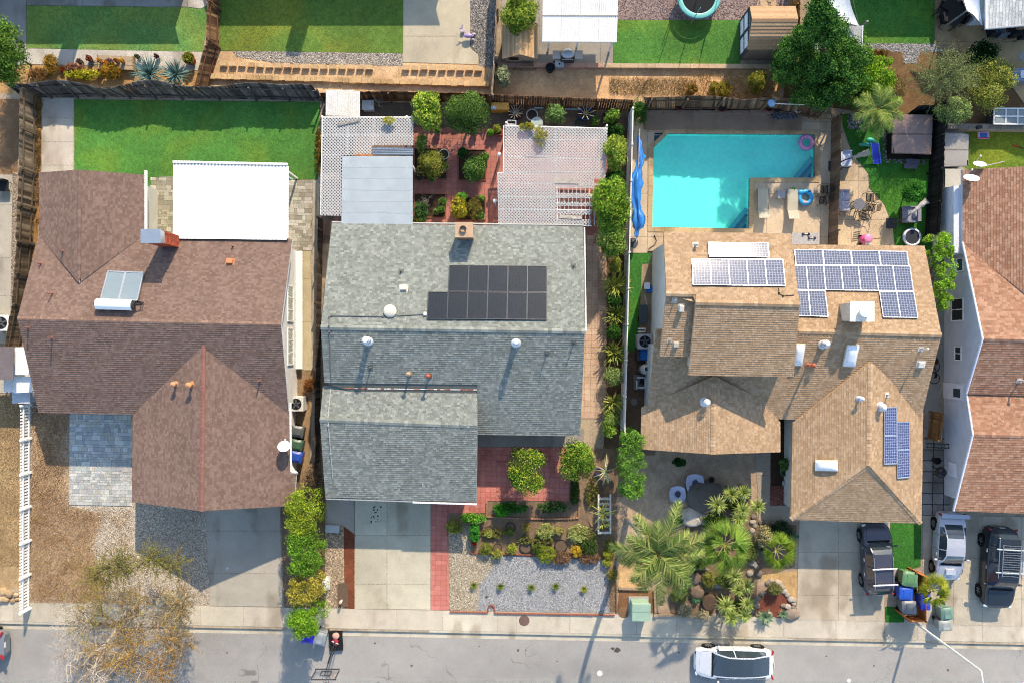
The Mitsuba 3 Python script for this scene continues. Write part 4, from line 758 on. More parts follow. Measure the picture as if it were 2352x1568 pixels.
# ---------------------------------------------------------------- fences
def fence(label, pts, h, cols, bw=.14, lean=(0, 0), wave=.0, gap=.03, post=2.4, name='fence', inner=(0, -1), cat='fence', rails=True, z0=0., skew=0., postcol=None, hj=.03):
    k = thing(name, label, cat); P = [np.array([*W(*p)[:2], z0]) for p in pts]; lean = np.array([*lean, 0.]); inner = np.array([*inner, 0.]); dist = 0; rl, acc = M(), 0
    for a, b in zip(P[:-1], P[1:]):
        L = np.linalg.norm(b-a); t = (b-a)/L; nrm = np.array([-t[1], t[0], 0]); n = max(1, round(L/bw)); sgn = np.sign(inner @ nrm) or 1.
        for i in range(n):
            s0 = L*i/n; w = L/n*(1-gap); wv = wave*(meshkit.fbm(np.array([[(acc+s0)*.35, 1., 2.]]), 2)[0]-.5)*2; ll = lean*(1+1.2*wv/(wave or 1)*(wave > 0)); hh = h*(1+U(-hj, hj))+wv*.3
            p0 = a+t*s0; p1 = p0+t*w; th = nrm*(.011+U(0, .004)); top = ll+[0, 0, hh]+t*skew*hh
            part(k, 'board', M().hexa([p0-th, p0-th+top, p0+th, p0+th+top, p1-th, p1-th+top, p1+th, p1+th+top], pick([A(c) for c in cols], .18)), 'wood')
        off = nrm*sgn*.05
        if rails:
            for f in (.22, .8): rl.beam(a+off+lean*f+[0, 0, h*f], b+off+lean*f+[0, 0, h*f], .04, .09, A(cols[0], .85))
        m = max(1, round(L/post))
        for i in range(m+1):
            p = a+t*L*i/m+nrm*sgn*.1; part(k, 'post', M().beam(p, p+lean+[0, 0, h*.98], .09, .09, A(postcol or cols[0], .9), up=t), 'wood')
        acc += L
    if rails: part(k, 'rail', rl, 'wood')
    return k
grey_w = ['6a625c', '58514c', '7a726a', '4c4642', '867e76']; brown_w = ['7c5a40', '6a4a34', '94704e', 'a8805a', '584030']
fence('weathered dark board fence leaning behind the large lawn', [(60, 224), (240, 222), (420, 226), (590, 228), (742, 232)], 1.6, grey_w, .17, (0, .3), .09, post=1.8, skew=-.18)
fence('weathered grey side fence left of the reddish roof, upper run', [(86, 222), (84, 400), (76, 560)], 1.72, ['7a6a58', '655646', '8c7b66', '4f4438', '9c8a74'], .15, inner=(1, 0))
fence('weathered grey side fence left of the reddish roof, lower run', [(76, 562), (66, 700), (48, 800)], 1.6, ['6e604f', '5a4d40', '837463'], .15, inner=(1, 0))
fence('sunlit brown board fence between the two upper left lawns', [(506, -60), (503, 112), (478, 212)], 1.6, brown_w, .15, (-.15, 0), inner=(1, 0), skew=.25)
fence('dark board fence behind the white metal shed and citrus trees', [(748, 236), (900, 232), (1126, 238)], 1.5, brown_w, .15, (0, .12))
fence('brown board fence behind the potted plants', [(1128, 243), (1290, 249), (1447, 255)], 1.35, brown_w, .15, (0, .25), gap=.12)
fence('thin board fence between the gravel and the playhouse yard', [(1145, -60), (1136, 150), (1130, 236)], 1.7, ['a89884', '8c7c6a', 'b8a894'], .15, inner=(1, 0))
fence('weathered brown fence behind the pool', [(1482, 255), (1640, 254), (1740, 256), (1872, 271)], 2.3, ['7a6452', '66523f', '8e7862', '54443a'], .15, (0, .12), .03, skew=-.2)
fence('brown panel fence between the pool and the side lawn', [(1909, 276), (1907, 400), (1903, 500), (1901, 572)], 1.5, ['6e5a4a', '665342', '7a6553'], .3, inner=(1, 0), gap=.008, post=1.2)
fence('black slatted fence between the side lawn and the walk', [(2138, 250), (2133, 400), (2124, 545)], 1.7, ['2e2b2a', '242221', '3a3634'], .14, inner=(-1, 0), post=1.9)
fence('golden brown board fence between the shed and the tall evergreen', [(1816, -60), (1813, 130)], 1.7, ['a8824e', '92703f', 'be9a62', '7c5c34'], .14, inner=(-1, 0), skew=.3)
fence('low black fence panel behind the hot tub', [(2085, 262), (2166, 262)], 1.4, ['2a2826', '35322f'], .14, (0, .1))
fence('dark board fence in the shaded gap left of the grey roof', [(742, 505), (738, 700), (735, 900), (733, 1105)], 1.2, ['5a4c42', '6a5a4c', '4a3e36'], .15, inner=(-1, 0), post=2.2)
fence('brown side gate fence in the gap right of the tan garage', [(2138, 945), (2130, 1005)], 1.5, ['8a6a48', '9c7a54'], .14, inner=(-1, 0))
# white vinyl fence
def vinyl(label, pts, h=1.75, n=9, col='eceae4'):
    k = thing('vinyl_fence', label, 'fence'); a, b = W(*pts[0]), W(*pts[1]); t = (b-a)/np.linalg.norm(b-a); L = np.linalg.norm(b-a)
    for i in range(n+1): part(k, 'post', M().box(a+t*L*i/n+[0, 0, h/2+.04], [.1, .1, h+.05], A(col, 1.25)))
    for i in range(n):
        p, q = a+t*(L*i/n+.07), a+t*(L*(i+1)/n-.07); part(k, 'panel', M().beam(p+[0, 0, h/2], q+[0, 0, h/2], .05, h-.2, A('dcdad6')))
        part(k, 'rail', M().beam(p+[0, 0, h-.05], q+[0, 0, h-.05], .06, .1, A(col, 1.15))); part(k, 'rail', M().beam(p+[0, 0, .1], q+[0, 0, .1], .09, .1, A(col, 1.3)))
vinyl('long white vinyl fence between the planting strip and the pool yard', [(1444, 268), (1426, 985)])
k = thing('picket_fence', 'white picket fence along the left side of the dry front yard', 'fence'); a, b = W(71, 928), W(69, 1395); L = np.linalg.norm(b-a); t = (b-a)/L; n = 66
for i in range(n):
    p = a+t*(L*(i+.5)/n); part(k, 'picket', M().hexa([[p[0]+dx, p[1]+dy, z] for dx in (-.015, .015) for dy in (-.05, .05) for z in (.06, 1.02)], A('f6f4ee', 1.3)))
for z in (.25, .8): part(k, 'rail', M().beam(a+[.05, 0, z], b+[.05, 0, z], .04, .09, A('f2f0ea', 1.3)))
for i in range(7): part(k, 'post', M().box(a+t*L*i/6+[.06, 0, .55], [.11, .11, 1.15], A('f6f4ee', 1.3)))
# retaining blocks on the slope
def blocks(label, pts, n, size, col, skip=()):
    k = thing('retaining_wall', label, 'retaining wall'); P = [W(*p) for p in pts]; d = np.cumsum([0]+[np.linalg.norm(b-a) for a, b in zip(P, P[1:])])
    for i in range(n):
        if i in skip: continue
        s_ = d[-1]*(i+.5)/n; x, y = np.interp(s_, d, [p[0] for p in P]), np.interp(s_, d, [p[1] for p in P]); c = jit(A(col), .08); w = size[0]; a = U(-.04, .04)
        m = M(); q = np.array([[-w/2, -size[1]/2], [w/2, -size[1]/2], [w*.42, size[1]/2], [-w*.42, size[1]/2]]) @ rotz(a)[:2, :2].T+[x, y+U(-.02, .02)]
        m.prism(Polygon(q), 0, size[2]+U(-.02, .02), c); part(k, 'block', m, 'concrete')
blocks('upper row of spaced tan retaining blocks on the orange slope', [(505, 149), (700, 155), (940, 159), (1110, 160)], 29, (.42, .26, .24), 'ddbb8e', skip=(17, 18, 19))
blocks('lower row of close-set tan retaining blocks on the orange slope', [(482, 178), (700, 184), (930, 191), (1124, 196)], 44, (.37, .3, .26), 'dcb98a')
k = thing('retaining_wall', 'low reddish kerb wall along the edge of the upper yards', 'retaining wall')
for i in range(16):
    u0 = 1144+i*40; part(k, 'block', M().prism(uvp((u0, 148+i*.25), (u0+39.4, 148.2+i*.25), (u0+39.4, 158+i*.25), (u0, 158+i*.25)), 0, .3, jit(A('c8a08a' if i < 6 else 'd6b896'), .06)), 'concrete')
k = thing('retaining_wall', 'low grey block wall at the top of the olive lawn', 'retaining wall')
for i in range(14): part(k, 'block', M().prism(uvp((2164+i*24, 290+i*.4), (2187.4+i*24, 290+i*.4), (2187.4+i*24, 302+i*.4), (2164+i*24, 302+i*.4)), 0, .6, jit(A('a0978a'), .07)), 'concrete')
def edging(label, pts, col='a5604c', sp=.13, h=.12):
    k = thing('brick_edging', label, 'edging'); P = [W(*p) for p in pts]
    for a, b in zip(P, P[1:]):
        L = np.linalg.norm(b-a); n = max(1, int(L/sp)); t = (b-a)/L
        for i in range(n): p = a+t*L*(i+.5)/n; part(k, 'brick', M().box([p[0], p[1], h/2], [sp*.88, .07, h+U(-.015, .015)], jit(A(col), .12), a=math.atan2(t[1], t[0])+U(-.06, .06)))
edging('scalloped red brick edging between the gravel and the sidewalk', [(1033, 1403), (1121, 1405), (1121, 1392), (1128, 1386), (1136, 1392), (1136, 1406), (1412, 1411)])
edging('row of red edging bricks along the top of the gravel', [(1080, 1268), (1090, 1269), (1320, 1275), (1400, 1280)], '9a5e48')
edging('curved brick edging around the shady flower bed', [(1118, 1150), (1117, 1185), (1200, 1190), (1300, 1190), (1329, 1188), (1331, 1120)], 'b08468', .16)
# ---------------------------------------------------------------- plants
def unit(v): return v/np.maximum(np.linalg.norm(v, axis=-1, keepdims=True), 1e-9)
def leaves(m, c, nrm, L, w, cols, tone=None):
    if L > .11: L, w = L*.84, w*.84
    n = len(c); a = unit(np.cross(nrm, rng.normal(size=(n, 3)))); b = np.cross(nrm, a); l = (L*rng.uniform(.6, 1.3, n))[:, None]; ww = (w*rng.uniform(.7, 1.2, n))[:, None]
    v = np.stack([c-a*l*.5, c+b*ww*.5+nrm*l*.06, c+a*l*.5-nrm*l*.12, c-b*ww*.5+nrm*l*.06], 1)
    col = np.array([A(x) for x in cols])[rng.integers(0, len(cols), n)]*rng.uniform(.7, 1.3, (n, 1))*[1.36, 1.28, 1.05]
    if tone is not None: col = col*tone[:, None]
    m.add(v.reshape(-1, 3), np.arange(4*n).reshape(n, 4), np.repeat(np.clip(col, 0, .95), 4, 0))
def crown(m, c, R, n, L, w, cols, clumps=14, cr=.42, up=.35, box=False, low=-.3):
    c, R = np.asarray(c, float), np.asarray(R, float); mr = min(R.min(), R[:2].mean())*cr*(.8 if box else 1); surf = math.pi*R[0]*R[1]*1.35+2.2*R[2]*(R[0]+R[1])*.7
    clumps = int(min(90, max(clumps, 1.5*surf/mr**2/2.2))); n = int(max(n*1.2, 2.5*surf/(L*w*.5)))
    if box:
        q = rng.uniform(-1, 1, (clumps, 3)); ax = rng.integers(0, 3, clumps); sg = np.where(rng.random(clumps) < .5, -1., 1.); top = rng.random(clumps) < .45; ax[top] = 2; sg[ax == 2] = 1
        q[np.arange(clumps), ax] = sg; d = q*(1-.75*mr/R)*(1-.06*rng.random((clumps, 1))); d = d*(1-.14*np.abs(q[:, :1]*q[:, 1:2])); cc = c+d*R
    else:
        d = unit(rng.normal(size=(clumps*4, 3))); d = d[d[:, 2] > low][:clumps]; cc = c+d*(R*(1-.8*mr/np.maximum(R, mr)))*rng.uniform(.78, 1.04, len(d))[:, None]*np.where(rng.random(len(d)) < .2, .5, 1)[:, None]
    ci = rng.integers(0, len(cc), n); o = unit(rng.normal(size=(n, 3))); rr = mr*rng.uniform(.5, 1.35, len(cc))[ci]*rng.uniform(.12, 1.12, n)**.45
    p = cc[ci]+o*rr[:, None]; p[:, 2] = np.maximum(p[:, 2], .04); nrm = unit(o*.55+[0, 0, up]+rng.normal(size=(n, 3))*.42)
    leaves(m, p, nrm, L, w, cols, rng.uniform(.66, 1.24, len(cc))[ci])
    return cc
def bush(u, v, label, ru, rv, zc, rz, n, cols, L=.13, w=.07, clumps=16, name='shrub', cat='shrub', group=None, trunk='6a5440', box=False, cr=.42, tz=0., trunks=1, low=-.5, spread=0):
    k = thing(name, label, cat, group); c = W(u, v, zc); s = (1-zc/H)/S; R = [ru*s, rv*s, rz]; m = M(); cc = crown(m, c, R, n, L, w, cols, clumps, cr, box=box, low=low)
    part(k, 'crown', m, 'leaf'); t = M()
    for i in range(trunks):
        b = np.array([c[0]+U(-.1, .1)*trunks, c[1]+U(-.1, .1)*trunks, tz]); top = c+[U(-.1, .1), U(-.1, .1), 0]
        t.tube([b, (b+top)/2+[U(-.06, .06), U(-.06, .06), 0], top], [max(.03, R[0]*.06), max(.025, R[0]*.05), .02], A(trunk), 7)
        for q in cc[::max(1, len(cc)//(7 if trunks == 1 else 3))]: t.tube([b+(top-b)*.55, (b+(top-b)*.6+q)/2+[0, 0, .05], q], [R[0]*.035, R[0]*.022, .008], A(trunk), 5, False)
    part(k, 'trunk', t); return k
GR = ['5f8a3c', '4a7330', '7fa548', '3a5c2a', '93b556']; CIT = ['5f8e34', '86ac42', '42702c', 'a9bd4e', 'c3c95a', '355a28']; DK = ['2f5a2c', '3e6c34', '25482a', '568244']; YEL = ['a8b040', 'c2bc4c', '8a9a3a', 'd8cc62', '6f8a3a']; OL = ['7f8f62', '93a276', '6a7a52', 'a9b48c']
# bark detail is carried by the trunk; big trees
bush(14, 118, 'round green tree cut by the left edge above the dark fence', 40, 78, 2.4, 1.9, 9000, GR, .16, .08, 30, 'tree', 'tree')
cit = 'fruit trees behind the grey roof'
bush(980, 252, 'bright yellow-green tree beside the left lattice roof', 42, 47, 2.1, 1.3, 6500, ['93b848', '7aa43c', 'b4c85a', '5c8a34', 'c8d46a'], .17, .09, 24, 'tree', 'tree')
bush(1072, 258, 'broad dark green tree with small leaves beside the red tile patio', 55, 54, 2.2, 1.4, 10500, ['557a3c', '44682f', '6f9450', '36552a', '88a05a'], .12, .06, 30, 'tree', 'tree')
bush(1210, 1080, 'dense citrus tree with yellow-green leaves on the red tile porch', 44, 56, 1.7, 1.15, 8500, CIT, .12, .07, 30, 'tree', 'tree', box=True)
bush(1326, 1060, 'round dark green citrus tree right of the porch', 45, 54, 1.7, 1.25, 8500, ['4c7a30', '6a9a3c', '37602a', '8fae48', 'a8b850'], .12, .07, 30, 'tree', 'tree')
bush(1447, 1062, 'tall clipped column hedge between the grey house and the bare dirt yard', 29, 84, 1.8, 1.5, 10500, ['5f9440', '7aad4c', '48783a', '93bb58'], .11, .06, 34, 'hedge', 'hedge', box=True)
bush(1405, 468, 'large bright green tree overlapping the right lattice roof', 44, 66, 2.9, 1.5, 9500, ['7fae3c', '9cc04a', '5c8e34', 'b4c85a', '44702c'], .17, .09, 28, 'tree', 'tree')
bush(1412, 350, 'yellow-green tree between the lattice roof and the white fence, upper one', 28, 45, 2.3, 1.3, 6000, ['a3b84e', '87a444', 'bccb66', '648a3a'], .15, .08, 20, 'tree', 'tree')
bush(1412, 415, 'dark green tree squeezed between the lattice roof and the white fence', 24, 32, 1.8, 1.0, 3500, DK, .14, .08, 14, 'tree', 'tree')
bush(1402, 548, 'light green tree at the corner of the grey roof beside the white fence', 36, 46, 2.3, 1.3, 6500, ['86ac4c', '9fc05a', '6a923e', 'b7cc74'], .13, .07, 24, 'tree', 'tree')
bush(2150, 625, 'bright green clipped hedge beside the right edge of the tan roof', 25, 92, 2.0, 1.2, 7500, ['82b83c', '9ccc48', '6aa034', 'b2d85c'], .13, .07, 32, 'hedge', 'hedge', box=True)
# tall evergreen: rising limbs around one stem
k = thing('evergreen_tree', 'tall dark green conifer right of the shed, its top leaning to the upper edge', 'tree'); base = W(1900, 205, 0); top = W(1884, 5, 9.4); fo = M()
for i in range(34):
    t = U(0, 1)**.75; c = base+(top-base)*(.1+.88*t)*[1, 1, 1]; c[2] = 1.2+8.0*t; a = U(0, 6.28); rr = (1-t)**.8*2.5*U(.35, 1)+.12
    q = c+[math.cos(a)*rr, math.sin(a)*rr, 0]; crown(fo, q, [.5+.25*(1-t), .5+.25*(1-t), .55], 520, .15, .08, ['3f7038', '5a8c42', '2c5530', '72a050', '24442a'], 7, .6)
for (u, v, z) in ((1804, 115, 4.), (1830, 105, 3.8), (1960, 130, 3.6), (1945, 115, 3.4), (1815, 165, 3.), (1840, 215, 2.6), (1960, 185, 3.), (1890, 225, 2.4), (1925, 215, 2.4)): crown(fo, W(u, v, z), [.95, .8, .7], 1100, .15, .08, ['3f7038', '5a8c42', '2c5530', '72a050'], 9, .55)
for i in range(52):
    a = U(0, 6.28); q = U(0, 1)**.6*U(.8, 1.15); crown(fo, W(1895+math.cos(a)*q*118, 160+math.sin(a)*q*86, max(.7, 3.2-2.*q+U(-1., .7))), [U(.45, .8), U(.45, .75), U(.35, .6)], 500, .15, .07, [['3f7038', '5a8c42', '2c5530'], ['5a8c42', '72a050', '86b054'], ['35632f', '4c7d3c', '24442a']][i % 3], 6, .55)
part(k, 'crown', fo, 'leaf'); part(k, 'trunk', M().tube([base, base+(top-base)*.5, top], [.24, .16, .03], A('5a4838'), 9))
bush(2010, 185, 'bright yellow-green shrub right of the tall conifer', 46, 40, 2.2, 1.2, 6500, ['8ab83c', '9fcc44', '6c9c34', '557f30'], .14, .08, 22, name='shrub'); bush(2010, 143, 'low light green ground shrub below the gravel strip', 48, 14, .6, .5, 2600, ['82ac3e', '98c04c', '6a9436'], .13, .07, 14)
bush(1985, 235, 'dark shrub below the yellow-green shrub behind the feathery palm', 60, 22, 1.6, .9, 4200, ['4a7a34', '5f9040', '38602c'], .14, .08, 18)
# grey-green olive-like tree, feathery tips
k = thing('olive_tree', 'feathery grey-green tree in the upper right yard', 'tree'); c = W(2165, 178, 3.0); fo = M()
for i in range(420):
    d = unit(rng.normal(size=3)*[1, .8, .6]+[.25, .15, .35]); L_ = U(.9, 2.1); n = 26; t = np.linspace(.35, 1, n)[:, None]; p = c+d*L_*t+rng.normal(size=(n, 3))*.05
    leaves(fo, p, unit(rng.normal(size=(n, 3))*.6+[0, 0, .6]), .13, .03, OL, np.full(n, U(.75, 1.25)))
part(k, 'crown', fo, 'leaf'); t = M(); b = W(2160, 200, 0)
t.tube([b, b+[.1, 0, 1.2], c], [.16, .13, .07], A('6f6250'), 8)
for i in range(12): t.tube([b+[.1, 0, 1.2], c+rng.normal(size=3)*.7], [.06, .012], A('6f6250'), 5, False)
part(k, 'trunk', t)
bush(2272, 195, 'large yellowish shrub in the planting bed at the upper right', 70, 62, 1.7, 1.3, 9000, ['94a050', 'aab45c', '7a8a44', 'c2c070', '62783a'], .12, .06, 34); bush(2190, 255, 'pale green shrub above the grey hot tub cover', 46, 34, 1.5, 1.1, 5000, ['9fb87c', '86a464', 'b8cc94', '6c8a50'], .12, .06, 20)
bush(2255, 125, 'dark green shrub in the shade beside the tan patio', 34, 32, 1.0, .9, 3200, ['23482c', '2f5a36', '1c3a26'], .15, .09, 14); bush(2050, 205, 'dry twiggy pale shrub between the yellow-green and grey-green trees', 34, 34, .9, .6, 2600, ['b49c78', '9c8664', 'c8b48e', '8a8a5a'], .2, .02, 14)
bush(2012, 122, 'dry reddish weeds in the small bed below the grey gravel', 34, 14, .4, .3, 900, ['b07a4c', '98683e', '7d8a44'], .18, .03, 8)
bush(2100, 440, 'small rounded green tree beside the black slatted fence', 28, 25, 1.5, .9, 4200, ['3f8a34', '58a044', '2f6a2c', '74b456'], .15, .06, 16, 'tree', 'tree')
bush(1740, 190, 'yellow-green dry shrub right of the orange slope', 26, 28, .8, .8, 3000, ['a8a848', '8a9440', 'c8bc5c', '5f7a3c'], .18, .04, 14); bush(1155, 178, 'silvery green shrub beside the thin board fence on the slope', 20, 26, .8, .8, 2400, ['b4bea4', '94a084', '7c8c68', 'ccd2bc'], .16, .07, 12)
bush(1655, 205, 'clump of green-gold grass on the slope', 28, 20, .4, .35, 1500, ['b0a84c', '98a044', 'ccb860'], .25, .02, 10); bush(1588, 205, 'small dry brown shrub on the orange slope', 18, 14, .4, .35, 800, ['a07a44', '8a8040', 'b8945c'], .18, .03, 8)
# upper left bed
bush(117, 147, 'orange-yellow feathery plant on the upper left walk', 14, 26, .5, .5, 900, ['c9a04c', 'd8b860', 'a8944a'], .28, .025, 8); bush(172, 155, 'mauve-brown low shrub in the upper left bed', 24, 11, .35, .3, 1300, ['a4786c', '8e665c', 'b88c7c'], .1, .05, 10)
bush(190, 172, 'yellow-green ground cover mound behind the dark fence', 46, 13, .35, .3, 2200, ['b8b83c', 'd0cc48', '9aa438'], .11, .05, 14); bush(253, 165, 'orange and green shrub in the upper left bed', 25, 22, .5, .45, 2200, ['d08a38', '8a9438', 'b8783a', '6a8434', 'dca048'], .12, .06, 12)
bush(90, 170, 'dry brown plant beside the round green tree', 30, 16, .35, .3, 900, ['a8785a', '8e6a4c', 'b8a070'], .18, .03, 8); bush(247, 145, 'orange trailing plant in front of the wooden planter', 20, 9, .3, .25, 700, ['d89848', 'c07c3a', '9a9040'], .1, .05, 8)
bush(143, 160, 'small rust coloured plant in the upper left bed', 8, 8, .2, .18, 260, ['a85a3c', '8a4a34'], .12, .04, 5)
# back yard beds of house B
bush(990, 378, 'spreading yellow-green shrub in the upper left bed of the red patio', 38, 36, 1.0, .9, 5200, ['a8ac54', '8c9c48', 'c4be6c', '6f8a3e'], .13, .045, 20); bush(1090, 388, 'dense green shrub in the upper right bed of the red patio', 29, 34, .9, .85, 4600, ['6f9a50', '557f3e', '8db068', '44682f'], .12, .06, 18)
bush(1063, 352, 'small dark shrub at the top of the upper right bed', 12, 14, .6, .5, 1100, DK, .12, .07, 8); bush(968, 328, 'light green shrub beside the corrugated strip', 16, 22, .9, .7, 1500, ['9ab860', 'b4c878', '7a9a4a'], .13, .06, 9)
bush(967, 487, 'dark green shrub left of the bare grey branches', 18, 28, .6, .5, 1900, ['4f7a48', '648f58', '3a5c38'], .14, .06, 10); bush(1055, 478, 'yellow flowering shrub in the lower right bed', 20, 30, .6, .5, 2400, ['c8bc44', 'a8b040', '86a040', 'd8cc5c'], .11, .06, 12); bush(1090, 478, 'brownish green shrub in the lower right bed', 20, 30, .5, .4, 1900, ['7c8048', '8f7a50', '647040', '9a944e'], .12, .05, 10)
bush(1062, 452, 'bright green shrub at the top of the lower right bed', 14, 12, .55, .4, 900, ['6fae44', '8cc258'], .11, .06, 6); bush(1106, 455, 'small bright shrub at the top right of the lower right bed', 9, 8, .4, .3, 500, ['7cae48', '94c05c'], .1, .06, 5); bush(960, 508, 'small yellow shrub beside the grey sheet roof', 9, 11, .5, .4, 500, ['c2c04c', 'a0ac44'], .11, .06, 5)
bush(1276, 264, 'leafy green plant with pale tips below the brown fence', 25, 24, .9, .8, 2400, ['8ab068', '6f9854', 'a8c488', '557f44'], .17, .06, 12); bush(1405, 270, 'light green plant in the corner of the white fence', 20, 18, .8, .7, 1300, ['9cc058', '7fa848', '5c8438'], .16, .09, 9); bush(1412, 300, 'dark green shrub right of the lattice corner', 22, 18, .6, .5, 1500, DK, .15, .07, 9)
bush(1470, 262, 'dark yucca-like shrub in the corner of the pool yard', 22, 26, .7, .6, 1900, ['4c7a3c', '34582e', '6f9450'], .25, .03, 10); bush(1210, 290, 'vine with yellow-green leaves creeping over the right lattice roof', 20, 10, 2.75, .16, 700, ['a8b44c', 'c2a858', '8a9a44'], .12, .06, 8, 'vine', 'vine', tz=2.3); bush(1242, 312, 'thin vine hanging over the middle of the right lattice roof', 18, 26, 2.75, .14, 700, ['b0b058', '93a048', 'c8bc74'], .12, .05, 9, 'vine', 'vine', tz=2.3)
bush(893, 277, 'small yellow-green vine on the left lattice roof', 16, 10, 2.75, .12, 300, ['b0b850', 'c8c468'], .11, .05, 5, 'vine', 'vine', tz=2.3)
bush(1126, 305, 'small round green plant in the corner planter', 9, 8, .4, .3, 500, ['5ca03c', '78b84c'], .1, .06, 5); bush(1142, 296, 'yellow-green plant in the corner planter', 10, 10, .5, .4, 500, ['b8c04c', '94a844'], .12, .06, 5)
for i, (u, v, z_) in enumerate(((1411, 658, 'topmost'), (1413, 724, 'second'), (1409, 812, 'third'), (1405, 925, 'fourth'))):
    k = thing('plumeria', f'{z_} spiky yellow-green shrub in the strip along the white fence', 'shrub'); c = W(u, v, 0); fo = M(); st = M(); r0 = (.95, .8, .85, .7)[i]
    for j in range(95):
        d = unit(np.array([U(-1, 1), U(-1, 1), U(.12, .95)])); r_ = r0*U(.75, 1.2); b0 = c+[U(-.12, .12), U(-.12, .12), .35]; q = b0+d*r_+[0, 0, .12]
        fo.tube([b0, b0+d*r_*.35-[0, 0, .04], q-d*r_*.25, q], [.02, .03, .03, .014], pick([A(x, 1.15) for x in ('cfd468', 'b4c05c', '94a850', 'e0e088')], .15), 5, False)
    st.tube([c, c+[0, 0, .4]], .09, A('8a8a5c'), 7)
    crown(fo, c+[0, 0, .25], [r0*.6, r0*.6, .2], 500, .12, .05, ['4f6c38', '6a8444'], 8)
    part(k, 'crown', fo, 'leaf'); part(k, 'stem', st)
for u, v, lb, ru, rv, n, co in ((1412, 690, 'dark green shrub below the topmost spiky shrub', 20, 18, 1500, DK), (1408, 762, 'dark green shrub between the second and third spiky shrubs', 20, 20, 1700, ['3f6c34', '2f5a2c', '568244']), (1408, 864, 'pale green shrub below the third spiky shrub', 24, 24, 2400, ['94b070', '7a9a58', 'b0c48c']), (1402, 968, 'light green shrub at the lower end of the planting strip', 22, 24, 2300, ['86a858', '9fbc6c', '6a8c44']), (1398, 988, 'small bright shrub beside the end of the white fence', 18, 16, 1500, ['9cc058', '7fa848']), (1412, 610, 'loose yellow-green shrub below the light green tree', 20, 22, 1600, ['9aa850', 'b0b868', '7c9044'])):
    bush(u, v, lb, ru, rv, .8, .7, n, co, .13, .06, 12)
# front beds
bush(1172, 1166, 'dark green low shrub in the shady flower bed, left half', 42, 14, .35, .35, 2200, ['3f7a34', '2f5a30', '4f8c3c'], .13, .06, 14); bush(1268, 1164, 'dark green low shrub in the shady flower bed, right half', 38, 14, .35, .3, 1700, ['3a5f3a', '2f4c30', '557a4c'], .13, .06, 12); bush(1320, 1130, 'grassy dark patch of plants at the right end of the flower bed', 12, 34, .2, .2, 1500, ['4c7034', '3a5a2c', '62843e'], .15, .03, 12)
bush(1152, 1172, 'bright green fern-like plant at the left of the shady bed', 17, 17, .5, .4, 1300, ['3f9a30', '56b03c', '2f7a2c'], .13, .04, 8); bush(1086, 1190, 'bright green leafy shrub beside the red tile path', 32, 14, .5, .4, 1900, ['4f9a34', '74b848', '3a7a2c', 'a4c860'], .13, .07, 12); bush(1090, 1222, 'bright green shrub running down to the red flower', 14, 24, .5, .4, 1700, ['46963a', '5fae46', '2f7030'], .13, .08, 10)
bush(1044, 1208, 'feathery yellow-green grass clump at the corner of the tile path', 22, 18, .4, .4, 1300, ['a8b458', '8ea04c', 'c4c878'], .28, .02, 10)
for i, (x, y, r, lb, co) in enumerate(((1090, 570, 22, 'light green succulent shrub, middle of the garden bed', ['b4c07c', '94a85c', 'c8d094']), (1460, 600, 26, 'pale green succulent shrub, right of the garden bed', ['b8c480', '9cb064', 'd0d89c']), (715, 770, 14, 'yellow-green shrub at the lower edge of the garden bed', ['a8b848', 'c4cc5c', '7c943c']), (1100, 830, 24, 'olive green feathery shrub overhanging the gravel', ['8a9c3c', '748a34', 'a4b04c']), (1425, 790, 16, 'bright yellow flowering shrub above the gravel', ['d8b83c', 'c8a030', 'e4cc58']), (550, 830, 14, 'small yellow-green cactus-like shrub at the gravel edge', ['b8bc58', '98a44c', 'd0d078']), (690, 570, 13, 'small dark green plant in a sunken pot, garden bed', ['6a8448', '566c3c']), (445, 600, 11, 'small pale plant at the left of the garden bed', ['b0bc6c', '94a458']), (870, 530, 14, 'wispy brown-green plant at the top of the garden bed', ['a89a5c', '8c8450']), (1240, 565, 13, 'thin pale plant between the two succulent shrubs', ['b8b878', 'a09c60']), (420, 765, 18, 'low green plants at the lower left corner of the garden bed', ['7c8a44', '94a050', '647436']), (1000, 770, 15, 'dark green plant left of the olive feathery shrub', ['5a7434', '6f8a40']), (1580, 760, 22, 'dark low shrub at the right end of the garden bed', ['3f5c34', '52703f']), (1775, 830, 12, 'small yellow-green plant beside the palm trunk shadow', ['a8b43c', 'c0c84c']), (1780, 920, 13, 'lime coloured plant near the right edge of the gravel', ['b4bc48', 'ccd060']), (1840, 1050, 16, 'dry olive grass clump at the right edge of the gravel', ['8a8448', 'a49c5c', '6f7440']))):
    bush(*zb(x, y), lb, r, r*.95, .3, .28, int(r*r*3.2), co, .12, .045, 8)
for i, (x, y) in enumerate(((1260, 870), (1580, 870))):
    bush(*zb(x, y), ['left', 'right'][i]+' heap of dry pinkish stems at the top of the gravel', 24, 16, .25, .22, 1100, ['a48a7a', '8c7466', 'b89c8a'], .3, .015, 9, 'dry_plant', 'dead plant')
